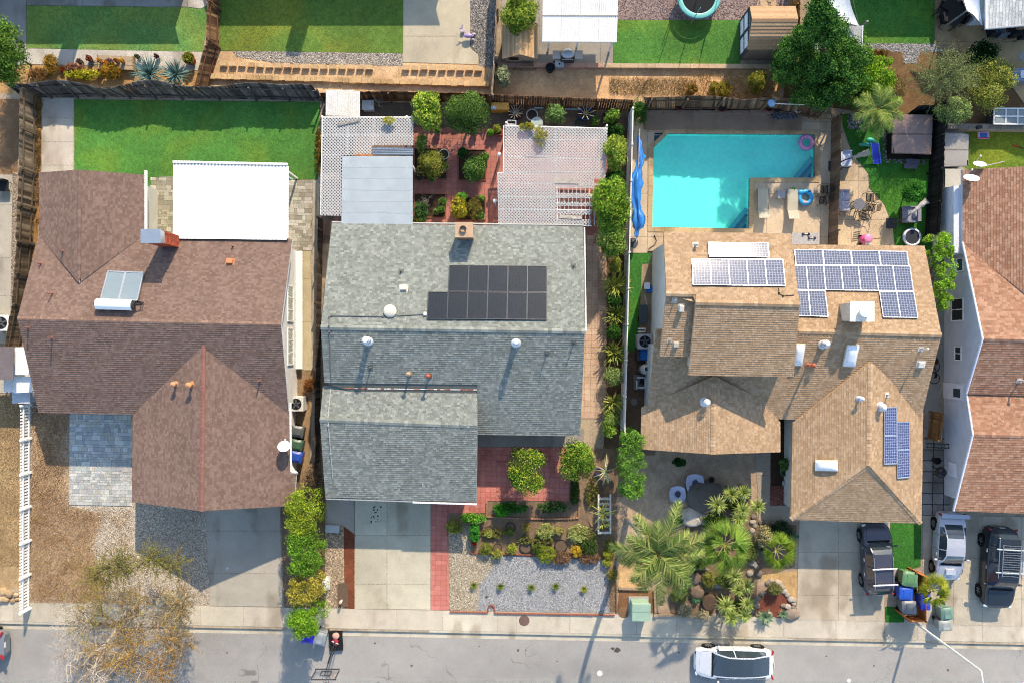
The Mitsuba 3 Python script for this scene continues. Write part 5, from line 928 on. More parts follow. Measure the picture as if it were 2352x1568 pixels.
# hedge at the street, dead scrub, flowering bushes of house C
for u, v, rv, lb, co in ((703, 1172, 56, 'upper part of the tall street hedge, yellow-green', ['8fa83c', 'a8b848', '6f8f34']), (705, 1260, 56, 'middle part of the tall street hedge, deep green', ['6a9a38', '4f8030', '86ae44']), (708, 1342, 34, 'yellowing bush in the row of street hedges', ['b4a850', '9c9844', 'c8bc60', '86924a']), (708, 1410, 40, 'lowest bush of the street hedge beside the blue bin', ['7aaa34', '94c040', '5c8c2e'])):
    bush(u, v, lb, 38, rv, 2.0, 1.6, int(rv*140), co, .13, .07, 26, 'hedge', 'hedge', box=True)
bush(722, 1095, 'bare grey-brown scrub above the street hedge', 20, 34, .9, .7, 2400, ['9c8a7c', '84746a', 'b09e90'], .28, .014, 14, 'dry_plant', 'dead plant'); bush(712, 884, 'small dead brown bush in the gap between the houses', 18, 18, .4, .35, 900, ['9a6a44', '7f5a3c', 'b07f54'], .16, .03, 8, 'dry_plant', 'dead plant')
bush(1756, 1228, 'bush covered in small white flowers, right of the fan palm', 20, 30, .7, .6, 2900, ['d8ccb4', '8a9454', 'e4dcc8', 'a89c70', '6a7a44'], .09, .06, 12); bush(1577, 1400, 'pale flowering bush by the sidewalk, left of the two', 18, 17, .5, .4, 1500, ['b8ac9c', 'd0c8b8', '7c8460', '948a74'], .08, .05, 9); bush(1613, 1412, 'white flowering bush by the sidewalk, right of the two', 18, 13, .45, .4, 1300, ['dcd0c0', 'c4b8a4', '8a8c64'], .08, .05, 9)
bush(1780, 1352, 'rounded grey-green shrub inside the stone ring', 17, 16, .4, .4, 1500, ['7f8456', '939a68', '687048'], .1, .04, 9); bush(1628, 1330, 'olive green shrub among the boulders of the palm garden', 18, 22, .4, .4, 1300, ['848a48', '9c9c58', '6a743c'], .11, .05, 9); bush(1795, 1215, 'dark green shrub between the garage wall and the small fan palm', 26, 22, .4, .4, 1600, ['3c5440', '2f4634', '4f6a4c'], .16, .06, 10)
bush(1560, 1060, 'dark glossy plant at the corner of the shaded gable', 16, 10, .5, .4, 700, ['234a2c', '2f5c36'], .25, .1, 6); bush(1800, 1065, 'green shrub in the dark entry courtyard', 11, 16, .6, .5, 900, ['4f7a44', '6a9458'], .14, .07, 7); bush(2150, 830, 'dead vine tangle beside the white side wall', 5, 8, .3, .2, 120, ['6a5a4a'], .2, .02, 3, 'dry_plant', 'dead plant'); bush(2085, 1312, 'small dry yellow tuft at the corner of the orange planks', 7, 6, .2, .15, 200, ['d8c458', 'b8a848'], .1, .03, 4)
# rosettes
def blade_set(m, c, n, L, w, cols, el=(.15, 1.35), droop=.12, seg=3, fold=.25, az=None):
    for i in range(n):
        a = az[i] if az is not None else i*2.39996+U(-.15, .15); e = el[0]+(el[1]-el[0])*(i+.5)/n; l = L*U(.82, 1.1)*(1-.25*(i/n)); d = np.array([math.cos(a)*math.cos(e), math.sin(a)*math.cos(e), math.sin(e)]); sd = np.array([-math.sin(a), math.cos(a), 0])
        col = pick([A(x) for x in cols], .16); P = []
        for s_ in range(seg+1):
            t = s_/seg; ww = w*(.7+1.2*t*(1-t))*(1-t**3)*.9; p = c+d*l*t-[0, 0, droop*l*t*t]; P += [p-sd*ww, p+[0, 0, -fold*ww], p+sd*ww]
        f = [];
        for s_ in range(seg):
            b = 3*s_; f += [[b, b+1, b+4, b+3], [b+1, b+2, b+5, b+4]]
        m.add(P, f, col)
YU = ['c8d474', 'b0c262', 'dde492', '94aa52']
def rosette(u, v, z, L, n, label, cols=YU, w=.042, name='yucca', cat='yucca', group=None, el=(-.3, 1.4), stem=True, **kw):
    k = thing(name, label, cat, group); c = W(u, v, z); m = M(); blade_set(m, c, int(n*1.25), L*1.08, w, cols, el, **kw); part(k, 'blades', m, 'leaf', stuff=True)
    t = M(); t.tube([[c[0]+U(-.15, .15)*z, c[1]+U(-.15, .15)*z, 0], c-[0, 0, z*.4], c], [.06, .055, .05], A('8a7458'), 7); part(k, 'stem', t); return k
yl = ['topmost left of', 'topmost right of', 'left, beside the grey boulder, of', 'right, nearest the entry walk, of', 'centre of', 'lowest of']
for (x, y, L), lb in zip(((335, 265, .62), (420, 255, .55), (240, 335, .68), (515, 350, .58), (410, 375, .62), (395, 430, .56)), yl): rosette(*o12(x, y), 1.5, L, 64, 'yucca rosette, '+lb+' the upper yucca cluster')
yl = ['topmost of', 'right middle of', 'left middle of', 'second from the left edge, low in', 'far right, low in', 'lowest left of', 'lowest right of']
for (x, y, L), lb in zip(((355, 830, .6), (440, 900, .6), (380, 920, .55), (300, 1030, .66), (440, 1020, .58), (335, 1115, .68), (425, 1100, .55)), yl): rosette(*o12(x, y), 1.2, L, 60, 'yucca rosette, '+lb+' the lower yucca cluster by the sidewalk')
AG = ['8fb088', 'a4c098', '7a9c78', 'b4cca4']
rosette(*o12(565, 1108), .25, .62, 34, 'large blue-green agave beside the sidewalk', AG, .075, 'agave', 'agave', el=(.1, 1.3)); rosette(*o12(690, 1090), .2, .42, 26, 'smaller agave right of the large blue-green one', AG, .05, 'agave', 'agave', el=(.1, 1.3))
rosette(*zc(740, 1335), .2, .4, 26, 'green agave among the boulders of the palm garden', ['5f9c6c', '4c8a5c', '7ab07f'], .05, 'agave', 'agave', el=(.1, 1.3)); rosette(1757, 1264, .2, .5, 24, 'dull green agave below the white flowering bush', ['5f7c64', '7a947a', '4c6852'], .06, 'agave', 'agave', el=(.1, 1.3)); rosette(*zc(570, 600), .2, .4, 22, 'dark green agave below the white boulder', ['3f7a4c', '2f6a44'], .05, 'agave', 'agave', el=(.1, 1.3)); rosette(*zc(1640, 740), .2, .5, 24, 'blue-green agave close to the garage driveway', ['5c8474', '4c7464'], .06, 'agave', 'agave', el=(.1, 1.3))
sm = ['a', 'b']
for (x, lb), y in zip(((287, 'first from the left'), (583, 'second from the left'), (930, 'third, middle one'), (1200, 'fourth from the left'), (1518, 'rightmost, yellowest')), (1170, 1185, 1195, 1185, 1215)):
    rosette(*zb(x, y), .12, .34, 30, 'small agave in the gravel, '+lb+' of five', ['8a9c44', '748a3a', 'a4b054'] if x < 1500 else ['c0c044', 'a8b040'], .032, 'agave', 'agave', 'small agaves in the gravel', el=(.2, 1.4))
BL = ['6f9490', '86aaa4', '587c7a', '9cbcb4']
rosette(345, 170, .5, 1.15, 90, 'large blue-green spiky yucca, left one of the pair behind the dark fence', BL, .045, 'spiky_yucca', 'yucca', el=(.05, 1.3), droop=.05); rosette(405, 172, .5, 1.0, 90, 'large blue-green spiky yucca, right one of the pair beside the terracotta pot', BL, .045, 'spiky_yucca', 'yucca', el=(.05, 1.3), droop=.05)
rosette(*g[1, 0](2045, 745), .9, .75, 46, 'green yucca rosette in the corner of the pool yard', ['5f9448', '7aac58', '44703a'], .035)
# palms
def frond(m, c, az, el, L, lw, cols, nl=42, bend=1.0, roll=0.):
    d0 = np.array([math.cos(az), math.sin(az), 0]); P = []; p = c.copy(); e = el
    for i in range(nl+1): P.append(p.copy()); p = p+(d0*math.cos(e)+np.array([0, 0, math.sin(e)]))*L/nl; e -= bend/nl*(1+i/nl*.6)
    P = np.array(P); m.tube(P[::4], np.linspace(.035, .008, len(P[::4])), A('a8a45c'), 5, False); sd = np.array([-math.sin(az), math.cos(az), 0]); t = np.gradient(P, axis=0); t = unit(t)
    for i in range(4, nl+1):
        f = i/nl; l = lw*(.55+1.7*f*(1-f)+.15)*(1-.45*f**3)
        for s_ in (-1, 1):
            for r_ in range(3):
                dd = unit(sd*s_*(1-.3*f)+t[i]*(.55+.35*f)+np.array([0, 0, -.25+U(-.5, .35)])); b = P[i]+t[i]*U(-.03, .03); q = b+dd*l*U(.6, 1.15)+t[i]*U(-.08, .08)-[0, 0, .15*l]; mid = (b+q)/2+[0, 0, .05*l]; w = t[i]*.016
                m.add([b-w, b+w, mid+w, mid-w, q], [[0, 1, 2], [0, 2, 3], [3, 2, 4]], pick([A(x) for x in cols], .2))
def feather_palm(label, crownpt, basept, fr, L, lw, cols, trunkr=.16):
    k = thing('feather_palm', label, 'palm tree'); c, b = np.asarray(crownpt), np.asarray(basept)
    t = M(); n = 16; P = [b+(c-b)*i/n+[.1*math.sin(i*.4), 0, 0] for i in range(n+1)]; t.tube(P, [trunkr*(1.15-.4*i/n)*(1+.05*(i % 2)) for i in range(n+1)], A('a09888'), 10); part(k, 'trunk', t)
    for az, el, l, be in fr: m = M(); frond(m, c+[0, 0, U(0, .15)], math.radians(az), el, L*l, lw, cols, bend=be); part(k, 'frond', m, 'leaf')
QP = ['8aa454', '6f9044', 'b4c470', '4f7438', 'cccc78']
feather_palm('tall feather palm with drooping fronds in front of the bare dirt yard', W(1509, 1268, 8.6), W(1440, 1192, 0), [(68, .75, 1.12, 1.2), (95, 1.0, .7, 1.1), (18, .7, 1.05, 1.3), (-4, .55, 1., 1.2), (-30, .6, .95, 1.4), (-58, .6, 1.12, 1.3), (-85, .6, 1.1, 1.2), (-110, .55, .9, 1.3), (175, .6, .95, 1.3), (150, .9, .7, 1.2), (198, .5, .8, 1.3), (40, 1.1, .8, 1.2), (-45, 1.0, .85, 1.1), (120, .6, .85, 1.3), (225, .9, .75, 1.2)], 2.75, .7, QP)
feather_palm('feathery young palm hanging over the lawn and the hot tub', W(2014, 252, 3.4), W(1990, 292, 0), [(100, 1.0, .9, 1.3), (60, .9, .85, 1.2), (20, .7, 1., 1.3), (-15, .6, 1.1, 1.3), (-50, .6, 1., 1.3), (-85, .5, 1.1, 1.3), (-120, .6, .9, 1.4), (165, .8, .9, 1.2), (200, .7, .9, 1.3), (135, .9, .8, 1.3), (-70, 1.0, .8, 1.2)], 1.7, .5, ['a4b860', '86a44c', 'bccb74', '6a8c40'], .1)
def fan(m, m2, c, az, el, pl_, R, cols, spread=2.35, n=26, droop=.22, tilt=0.):
    d = np.array([math.cos(az)*math.cos(el), math.sin(az)*math.cos(el), math.sin(el)]); hub = c+d*pl_; m2.tube([c, (c+hub)/2+[0, 0, .05], hub], [.025, .02, .014], A('b4b45c'), 5, False)
    out = unit(d*[1, 1, .3]+[0, 0, -.2-tilt+U(-.25, .2)]); sd = np.array([-math.sin(az), math.cos(az), 0]); up = np.cross(out, sd); up = up if up[2] > 0 else -up; ro = U(-.75, .75); sd, up = sd*math.cos(ro)+up*math.sin(ro), up*math.cos(ro)-sd*math.sin(ro); tn = U(.62, 1.25)
    for i in range(n):
        a0, a1 = [(-.5+(i+j)/n)*spread for j in (0, 1)]; am = (a0+a1)/2; rr = R*(1-.22*abs(am)/spread)*U(.9, 1.05)
        f = lambda a, r, h: hub+(out*math.cos(a)+sd*math.sin(a))*r+up*h-np.array([0, 0, droop*r*r/R])
        t0, t1 = am+(a0-am)*.45, am+(a1-am)*.45
        m.add([hub, f(a0, rr*.5, 0.), f(am, rr*.52, .035), f(a1, rr*.5, 0.), f(t0, rr*.75, -.01), f(t1, rr*.75, -.01), f(am+U(-.03, .03), rr*1.05, -.06)], [[0, 1, 2], [0, 2, 3], [1, 4, 2], [2, 5, 3], [2, 4, 5], [4, 6, 5]], pick([A(x, tn) for x in cols], .14))
def fan_palm(label, crownpt, basept, fr, R, cols, trunk=.17, sc='7a6650'):
    k = thing('fan_palm', label, 'palm tree'); c, b = np.asarray(crownpt, float), np.asarray(basept, float); part(k, 'trunk', M().tube([b+(c-b)*i/10 for i in range(11)], [trunk*(1.2-.3*i/10)*(1+.08*(i % 2)) for i in range(11)], A(sc), 10)); pt = M()
    for az, el, pl_, r in fr: m = M(); fan(m, pt, c, math.radians(az), el, pl_*.75, R*r*1.08, cols, tilt=.1); part(k, 'leaf', m, 'leaf')
    part(k, 'petioles', pt)
FP = ['8fb04c', '7a9e42', 'a4c058', '668a3a']
fan_palm('large fan palm between the feather palm and the driveway', W(1662, 1250, 4.9), W(1625, 1215, 0), [(20, .35, .9, 1.15), (-20, .3, .9, 1.2), (-55, .3, 1., 1.1), (-90, .35, 1., 1.1), (-125, .35, .9, 1.), (-160, .4, .8, .9), (160, .5, .8, .9), (125, .5, .9, .9), (85, .5, .8, .95), (50, .5, .8, 1.), (0, .9, .6, .8), (-100, .9, .6, .85), (140, 1., .5, .7), (-60, 1.2, .45, .7)], 1.0, FP)
fan_palm('smaller fan palm beside the driveway with the dark wagon', W(1782, 1262, 2.9), W(1768, 1250, 0), [(10, .3, .7, 1.15), (-35, .25, .7, 1.1), (-75, .3, .7, 1.), (-110, .4, .6, .9), (-150, .5, .4, .7), (70, .5, .6, .9), (120, .7, .4, .7), (40, .6, .6, 1.)], .8, ['93b440', 'a8c44c', '7a9c38'], .11)
fan_palm('young fan palm beside the street bins', W(2140, 1352, 2.6), W(2118, 1378, 0), [(5, .2, .6, 1.2), (-30, .2, .7, 1.15), (-65, .25, .7, 1.05), (-110, .3, .55, .9), (60, .6, .6, .9), (100, .6, .55, .75), (150, .7, .35, .6), (-160, .4, .4, .7), (-15, .8, .45, .9)], .78, ['b0b840', 'c8cc50', '8fa038'], .09)
# branches
def branch(m, p, d, L, r, depth, col, tips, spread=.6, up=.15, kids=3):
    n = 4; P = [p]; dd = d
    for i in range(n): dd = unit(dd+rng.normal(size=3)*.16+[0, 0, up*.3]); P.append(P[-1]+dd*L/n)
    m.add  # keep
    m.tube(P, np.linspace(r, r*.6, n+1), A(col), 6 if depth > 1 else 4, False)
    if depth == 0: tips.append((P[-1], dd)); return
    for i in range(kids): branch(m, P[-1-int(rng.integers(0, 2))], unit(dd+rng.normal(size=3)*spread+[0, 0, up]), L*U(.6, .85), r*.58, depth-1, col, tips, spread, up, kids)
def bare(u, v, label, h, col, L=.5, r=.035, depth=3, kids=3, spread=.7, name='bare_shrub', cat='bare shrub', z=0., lean=(0, 0, 1.)):
    k = thing(name, label, cat); m = M(); tips = []; b = W(u, v, z)
    for i in range(4): branch(m, b, unit(np.array(lean)+rng.normal(size=3)*.55), L, r, depth, col, tips, spread, .1, kids)
    part(k, 'branches', m); return k
bare(872, 243, 'leafless grey shrub beside the small white chest behind the lattice', 1.2, 'b4a898', .42, .03, 3, 3); bare(985, 462, 'bare grey branches in the lower left bed of the red patio', 1., 'a89e90', .33, .026, 3, 3); bare(1474, 205, 'thin leafless sapling on the orange slope', 1.5, '8a7058', .6, .03, 2, 2, lean=(.5, .2, .6))
bare(735, 295, 'dry weeds at the upper right corner of the large lawn', .8, 'b49c6c', .3, .014, 2, 3); bush(732, 350, 'strip of dry yellow weeds along the right edge of the large lawn', 9, 55, .25, .25, 1400, ['b89c50', '8a8a40', 'c8b068', '7a6a3c'], .2, .02, 14)
# the big half dead street tree
k = thing('street_tree', 'large half-dead tree with grey bare limbs and yellow-olive foliage over the sidewalk', 'tree'); b = W(300, 1408, 0); m, fo = M(), M(); tips = []
part(k, 'trunk', M().tube([b, b+[.05, -.05, .8], b+[.02, -.25, 1.7]], [.3, .24, .22], A('8c7c6c'), 12)); c0 = b+[.02, -.25, 1.6]
for az, el, L, dead in ((100, .5, 1.5, 0), (140, .5, 1.3, 0), (60, .5, 1.4, 0), (20, .5, 1.4, 0), (-10, .5, 1.3, 0), (-45, .5, 1.6, 0), (-80, .6, 1.7, 1), (-110, .5, 1.7, 1), (-140, .5, 1.6, 1), (-165, .5, 1.5, 1), (170, .4, 1.2, 1), (-95, .9, 1.3, 1), (-60, 1., 1.3, 0)):
    a = math.radians(az); d = np.array([math.cos(a)*math.cos(el), math.sin(a)*math.cos(el), math.sin(el)]); tp = []; branch(m, c0, d, L, .1, 3, 'cfc2b2' if dead else '8a7864', tp, .62, .1, 3)
    for p, dd in tp:
        n = 26 if not dead else 10; t = rng.uniform(0, 1, (n, 1)); o = rng.normal(size=(n, 3))*.16
        leaves(fo, p+dd*t*.3+o, unit(rng.normal(size=(n, 3))+[0, 0, .5]), .13 if not dead else .17, .035 if not dead else .014, (['8f9048', 'a89a4c', '747c3c', 'b8a050'] if az > 50 else ['b89c4c', 'c8a450', '949048', 'c88c44']) if not dead else ['a89888', 'b8a694', '8c7e70', 'b09a6c'])
part(k, 'branches', m)
def sprays(fo, c, R, k_, cols, L=.15, w=.03, n=18, ln=(.35, .9)):
    for i in range(k_):
        d = unit(rng.normal(size=3)); p0 = np.asarray(c)+d*np.asarray(R)*U(.1, .95); d = unit(d*[1, 1, .5]+rng.normal(size=3)*.5+[0, 0, .25]); l = U(*ln); t = np.linspace(0, 1, n)[:, None]
        leaves(fo, p0+d*l*t+rng.normal(size=(n, 3))*.035, unit(rng.normal(size=(n, 3))*.7+[0, 0, .5]), L, w, cols, np.full(n, U(.65, 1.25)))
        fo.tube([p0, p0+d*l], [.012, .004], A('9c8c70'), 3, False)
for (u, v, z, rx, ry, k_, co) in ((270, 1300, 2.6, 1.3, .9, 190, ['7f8a44', '959648', '687438', 'a09850']), (225, 1325, 2.3, 1.1, .8, 110, ['7c8440', '949048', 'a49450']), (350, 1285, 2.7, 1.1, .8, 120, ['93984c', 'a8a458', '7c8444']), (400, 1295, 2.5, .8, .9, 80, ['9a9a50', 'b0a45c', '848a4c']), (410, 1390, 2.6, .9, 1.2, 150, ['b09c54', 'c4ac60', '94904c', 'a88c50']), (395, 1470, 2.8, 1.2, 1.2, 190, ['c09c50', 'b08a48', '98904a', 'c8a458']), (365, 1535, 2.8, 1.3, 1., 170, ['c49a44', 'cfa048', 'a88e44', 'b87c44']), (310, 1380, 2.3, 1.2, .8, 80, ['a09454', 'b4a058', 'b89868']), (300, 1460, 2.9, 1.2, 1., 60, ['b89c68', 'b0946c', 'a08c70']), (200, 1420, 2.4, 1.3, 1., 60, ['a89c80', 'b8a888', '9c9060']), (210, 1520, 2.6, 1.5, 1.1, 80, ['b0a08c', 'a09080', 'a8986c'])):
    sprays(fo, W(u, v, z), [rx, ry, .6], int(k_*(1. if v < 1345 else .9)), co if v < 1345 else co+['c8b498', 'b8a48a', 'ac9878', 'bfa27c'], n=18 if k_ > 70 else 7)
part(k, 'crown', fo, 'leaf')
tw_ = M()
for i in range(1900):
    p = W(U(115, 345), U(1400, 1600), U(1.8, 3.4)); d = unit(rng.normal(size=3)*[1, 1, .35]); l = U(.25, .7); s_ = np.cross(d, [0, 0, 1.])*.007; tw_.add([p-s_, p+s_, p+d*l+rng.normal(size=3)*.04], [[0, 1, 2]], jit(A('c9bcab', 1.2), .2))
part(k, 'twigs', tw_, stuff=True)

for u, v, ru, rv, zc_, co, lb in ((1600, 1290, 26, 18, .35, ['5f7a3c', '7a9448', '4a6432'], 'low green plants between the boulders and the large fan palm'), (1665, 1330, 24, 20, .35, ['6a8440', '8a9c50', '55703a'], 'leafy undergrowth below the large fan palm'), (1700, 1395, 22, 16, .3, ['5a7838', '748c44'], 'low green undergrowth among the lower yuccas'), (1640, 1195, 26, 20, .4, ['5f7c3e', '7c9a4c', '46602f'], 'green undergrowth below the upper yucca cluster'), (1720, 1265, 20, 22, .35, ['4f6c38', '688444', '8a8a58'], 'dark green undergrowth between the two fan palms'), (1560, 1365, 20, 18, .3, ['6a7c44', '84945a'], 'grey-green low plants near the tree stump'), (1690, 1160, 26, 14, .3, ['4a5c34', '5f7440'], 'shadowed undergrowth behind the upper yucca cluster'), (1135, 1225, 30, 12, .15, ['7a8448', '93985a', '6a6c44'], 'sparse weeds in the dark soil of the garden bed'), (1230, 1240, 40, 14, .15, ['808a4c', '98a060', '6f7444'], 'sparse weeds beside the half-buried rings'), (1345, 1235, 24, 24, .2, ['6f8044', '8a9454', '5a6c3a'], 'loose green weeds at the right of the garden bed'), (1360, 1130, 16, 34, .2, ['6a7440', '80804c'], 'weeds in the soil right of the shady flower bed'), (1400, 1262, 14, 26, .25, ['8a8c48', 'a0a058', '6f7440'], 'yellow-green weeds below the bench')):
    bush(u, v, lb, ru*1.12, rv*1.12, zc_*1.15, zc_, 1500, co, .13, .05, 12, 'low_plant', 'plant')
# ---------------------------------------------------------------- cars and the street
def car(u, v, deg, label, L, Wd, col, kind, glassroof=False, zc=.8):
    k = thing('parked_car', label, 'car', 'parked cars'); o = W(u, v, zc)*[1, 1, 0]; R = rotz(math.radians(deg)); zg = -.12 if 'street' in label or 'left edge' in label else .03
    sed = kind == 'sedan'; suv = kind == 'suv'; hw = Wd/2; zr = {'sedan': 1.43, 'fast': 1.44, 'suv': 1.76, 'wagon': 1.55}[kind]
    xa, xb, xc, xd = {'sedan': (.27, .41, .66, .84), 'fast': (.22, .40, .70, .93), 'suv': (.26, .37, .90, .975), 'wagon': (.25, .39, .86, .965)}[kind]
    zh0, zh1, zdk = (.66, .93, 1.0) if kind in ('sedan', 'fast') else ((.95, 1.1, 1.12) if suv else (.78, 1.0, 1.02)); zb0 = .93 if kind in ('sedan', 'fast') else (1.1 if suv else 1.0)
    st = sorted(set([0, .008, .025, .05, .09, .15, .2]+list(np.linspace(xa, xb, 6))+list(np.linspace(xb, xc, 9))+list(np.linspace(xc, xd, 6))+([.9] if xd < .9 else [])+[.955, .98, .993, 1.]))
    def zt(s): return float(np.interp(s, [0, .02, .06, .15, xa, (xa+xb)/2, xb, (xb+xc)/2, xc, (xc+xd)/2, xd, min(.97, xd+.015), 1.], [zh0-.2, zh0-.06, zh0, zh0+.6*(zh1-zh0), zh1, zh1+.6*(zr-zh1-.02), zr-.04, zr, zr-.05, zdk+.58*(zr-zdk-.05), zdk, zdk-.02, zdk-.22]))
    def wv(s): return hw*float(np.interp(s, [0, .012, .04, .09, .18, .5, .85, .94, .98, 1.], [.5, .66, .83, .93, .98, 1., .98, .9, .78, .56]))
    def sec(s):
        w, z = wv(s), zt(s); cab = xa-1e-6 <= s <= xd+1e-6
        yr = w*float(np.interp(s, [0, xa-.01, xa, xb, xc, xd, 1], [.72, .78, .80, .66, .645 if not suv else .7, .72, .7])); zb = zb0+.05*(s-.3)
        if s < xa: zb = z-.035
        elif s > xd: zb = min(zb, z-.03)
        zb = min(zb, z-.02); yb = w*(.91 if cab else .9); dr_ = .035 if cab else .02; ps = [(0, z), (yr*.88, z-dr_*.6), (yr, z-dr_), ((yr+yb)/2, (z-dr_)*.47+zb*.53), (yb, zb), (w*.975, zb-.07), (w, zb*.72), (w*.985, .42), (w*.93, .24)]
        return [(L*(.5-s), y, max(h, .2)) for y, h in ps]
    SEC = [sec(s) for s in st]; nb = 8; parts = {}
    def quad(name, a): parts.setdefault(name, []).append(a)
    bp = (xa+xc)/2+.02
    for i in range(len(st)-1):
        m_ = (st[i]+st[i+1])/2
        for b in range(nb):
            nm = 'body'
            if b < 1 and xa < m_ < xb: nm = 'windshield'
            elif b < 1 and xc < m_ < xd: nm = 'rear_window'
            elif b < 1 and xb < m_ < xc and glassroof: nm = 'glass_roof'
            elif b in (2, 3) and xa+.05 < m_ < min(xd-.03, .95): nm = 'side_window'
            for sg in (1, -1):
                q = [SEC[i][b], SEC[i+1][b], SEC[i+1][b+1], SEC[i][b+1]]; q = [(x, sg*y, z) for x, y, z in q]; quad(nm+('_l' if sg > 0 else '_r') if nm == 'side_window' else nm, q if sg > 0 else q[::-1])
    for i in (0, -1):
        e = SEC[i]; poly = [(x, y, z) for x, y, z in e]+[(x, -y, z) for x, y, z in e[:0:-1]]
        c = np.mean(poly, 0)
        for a_, b_ in zip(poly, poly[1:]+poly[:1]): quad('body', [a_, b_, tuple(c), tuple(c)])
    X = lambda p: np.asarray(p) @ R.T+o+[0, 0, zg]
    for nm, qs in parts.items():
        v = np.array(qs).reshape(-1, 3); key = np.round(v, 4); un, inv = np.unique(key, axis=0, return_inverse=True); f = inv.reshape(-1, 4); f = np.vstack([f[:, [0, 1, 2]], f[:, [0, 2, 3]]]); f = f[(f[:, 0] != f[:, 1]) & (f[:, 1] != f[:, 2]) & (f[:, 0] != f[:, 2])]
        gl_ = nm != 'body'; m = M().add(X(un), f, A(col) if not gl_ else A('39444c')); part(k, nm.replace('_l', '').replace('_r', '') if nm.startswith('side') else nm, m, 'glass' if gl_ else 'paint', True)
    pil = M(); pc = A(col, .9) if not suv else A('15181b')
    for s in ([bp, bp+.2] if not sed and kind != 'fast' else [bp]):
        for sg in (1, -1):
            e = sec(s); pil.beam(X([e[2][0], sg*(e[2][1]+.008), e[2][2]]), X([e[4][0]+.03, sg*(e[4][1]+.008), e[4][2]]), .05, .02, pc)
    part(k, 'pillars', pil, 'satin')
    tyw = M()
    for s in (.185, .815):
        for sg in (1, -1):
            c = np.array([L*(.5-s), sg*(hw*.985-.1), .33]); Rw = R @ np.array([[1, 0, 0], [0, 0, sg], [0, -sg, 0.]]) if False else R @ np.array([[1, 0, 0], [0, 0, 1.*sg], [0, 1.*sg, 0]])
            ar = M().lathe([(.41, .0), (.41, .095), (0, .095)], X(c), A('0c0c0d'), 22, R=Rw); part(k, 'wheel_arch', ar)
            wk_ = numbered(k+'__wheel'); put(wk_, M().lathe([(.2, -.1), (.31, -.11), (.33, -.08), (.33, .085), (.31, .115), (.22, .118)], X(c), A('161617'), 24, R=Rw), 'matte', True)
            rm = M().lathe([(.215, .105), (.19, .1), (.05, .085), (0, .085)], X(c), A('8f9498' if col != '293038' else '2a2c30'), 20, R=Rw)
            for j in range(5):
                a = j*1.2566; d = np.array([math.cos(a), math.sin(a), 0]); rm.beam(X(c)+(Rw @ (d*.04+[0, 0, .1])), X(c)+(Rw @ (d*.2+[0, 0, .112])), .05, .02, A('b4b8bc'), up=Rw @ [0, 0, 1.])
            part(wk_, 'rim', rm, 'metal')
    hz = zh0-.07
    for sg in (1, -1):
        part(k, 'headlight', M().ell(X([L*.5-.13, sg*hw*.74, hz-.1]), [.1, .16, .06], A('dfe6ea', 1.1), 1, R=R), 'gloss', True)
        part(k, 'tail_light', M().box(X([-L*.5+.13, sg*hw*.76, zdk-.16]), [.1, .3, .14], A('b0242c'), R=R @ rotz(sg*.45)), 'gloss')
        e = sec(xa+.06); mk = numbered(k+'__mirror'); put(mk, M().ell(X([e[4][0], sg*(hw+.11), e[4][2]+.06]), [.07, .12, .08], A(col), 2, R=R), 'paint', True)
        part(mk, 'stalk', M().beam(X([e[4][0], sg*hw*.9, e[4][2]]), X([e[4][0], sg*(hw+.06), e[4][2]+.03]), .05, .03, A('1a1b1d')))
        for s in (bp-.08, bp+.12): part(k, 'door_handle', M().beam(X([L*(.5-s)+.1, sg*hw*.985, zb0-.1]), X([L*(.5-s)-.1, sg*hw*.985, zb0-.1]), .035, .03, A('c4c8cc') if col != 'f4f5f6' else A('d5d8dc')), 'satin')
    ln = M()
    for sg in (1, -1):
        P = [sec(s) for s in (.05, .1, .16, .21, xa)]; ln.tube([X([p[2][0], sg*p[2][1]*1.04, p[2][2]+.001]) for p in P], .006, A('15171a'), 4)
        for s in (xa+.04, bp, bp+.2): e = sec(min(s, .86)); ln.tube([X([e[j][0]+dx, sg*(e[j][1]+.003), e[j][2]]) for j, dx in ((4, 0), (5, 0), (6, 0), (7, 0.04))], .006, A('15171a'), 4)
    a_ = sec(.055); ln.tube([X([a_[2][0], y*a_[2][1], a_[0][2]+.002-abs(y)*.02]) for y in (-1, -.5, 0, .5, 1)], .006, A('15171a'), 4)
    e = sec(xa); ln.beam(X([e[0][0]+.05, -e[2][1]*.95, e[0][2]-.01]), X([e[0][0]+.05, e[2][1]*.95, e[0][2]-.01]), .1, .02, A('101214'))
    for y in (.25, -.3): ln.tube([X([e[0][0]+.02, y, e[0][2]+.02]), X([e[0][0]-.1, y-.5, e[0][2]+.1])], .008, A('0c0d0e'), 4)
    part(k, 'trim', ln)
    part(k, 'bumper', M().box(X([L*.5-.09, 0, .45]), [.1, Wd*.62, .16], A('191b1e'), R=R)); part(k, 'number_plate', M().box(X([-L*.5+.005, 0, .72 if sed else .85]), [.03, .32, .15], A('d8d8d4'), R=R))
    return k, X, sec, (xa, xb, xc, xd)
k, X, sec, _ = car(1689, 1526, 179, 'white hatch-tailed car with a glass roof parked on the street', 4.66, 1.86, 'f4f5f6', 'fast', True)
for s_ in (.46, .56): part(k, 'seat', M().box(X([4.66*(.5-s_), .3, 1.0]), [.45, .5, .5], A('3a3d40'), R=rotz(math.radians(179))))
k, X, sec, (xa, xb, xc, xd) = car(2016, 1283, 92.5, 'dark grey wagon with silver roof bars on the driveway of the tan house', 4.25, 1.76, '4b4c5a', 'wagon')
rr = M()
for sg in (1, -1): rr.tube([X([4.25*(.5-s), sg*(sec(s)[2][1]-.02), sec(s)[2][2]+.06]) for s in np.linspace(xb+.04, xc+.02, 7)], .022, A('c9ccd2'), 6)
part(k, 'roof_rail', rr, 'metal')
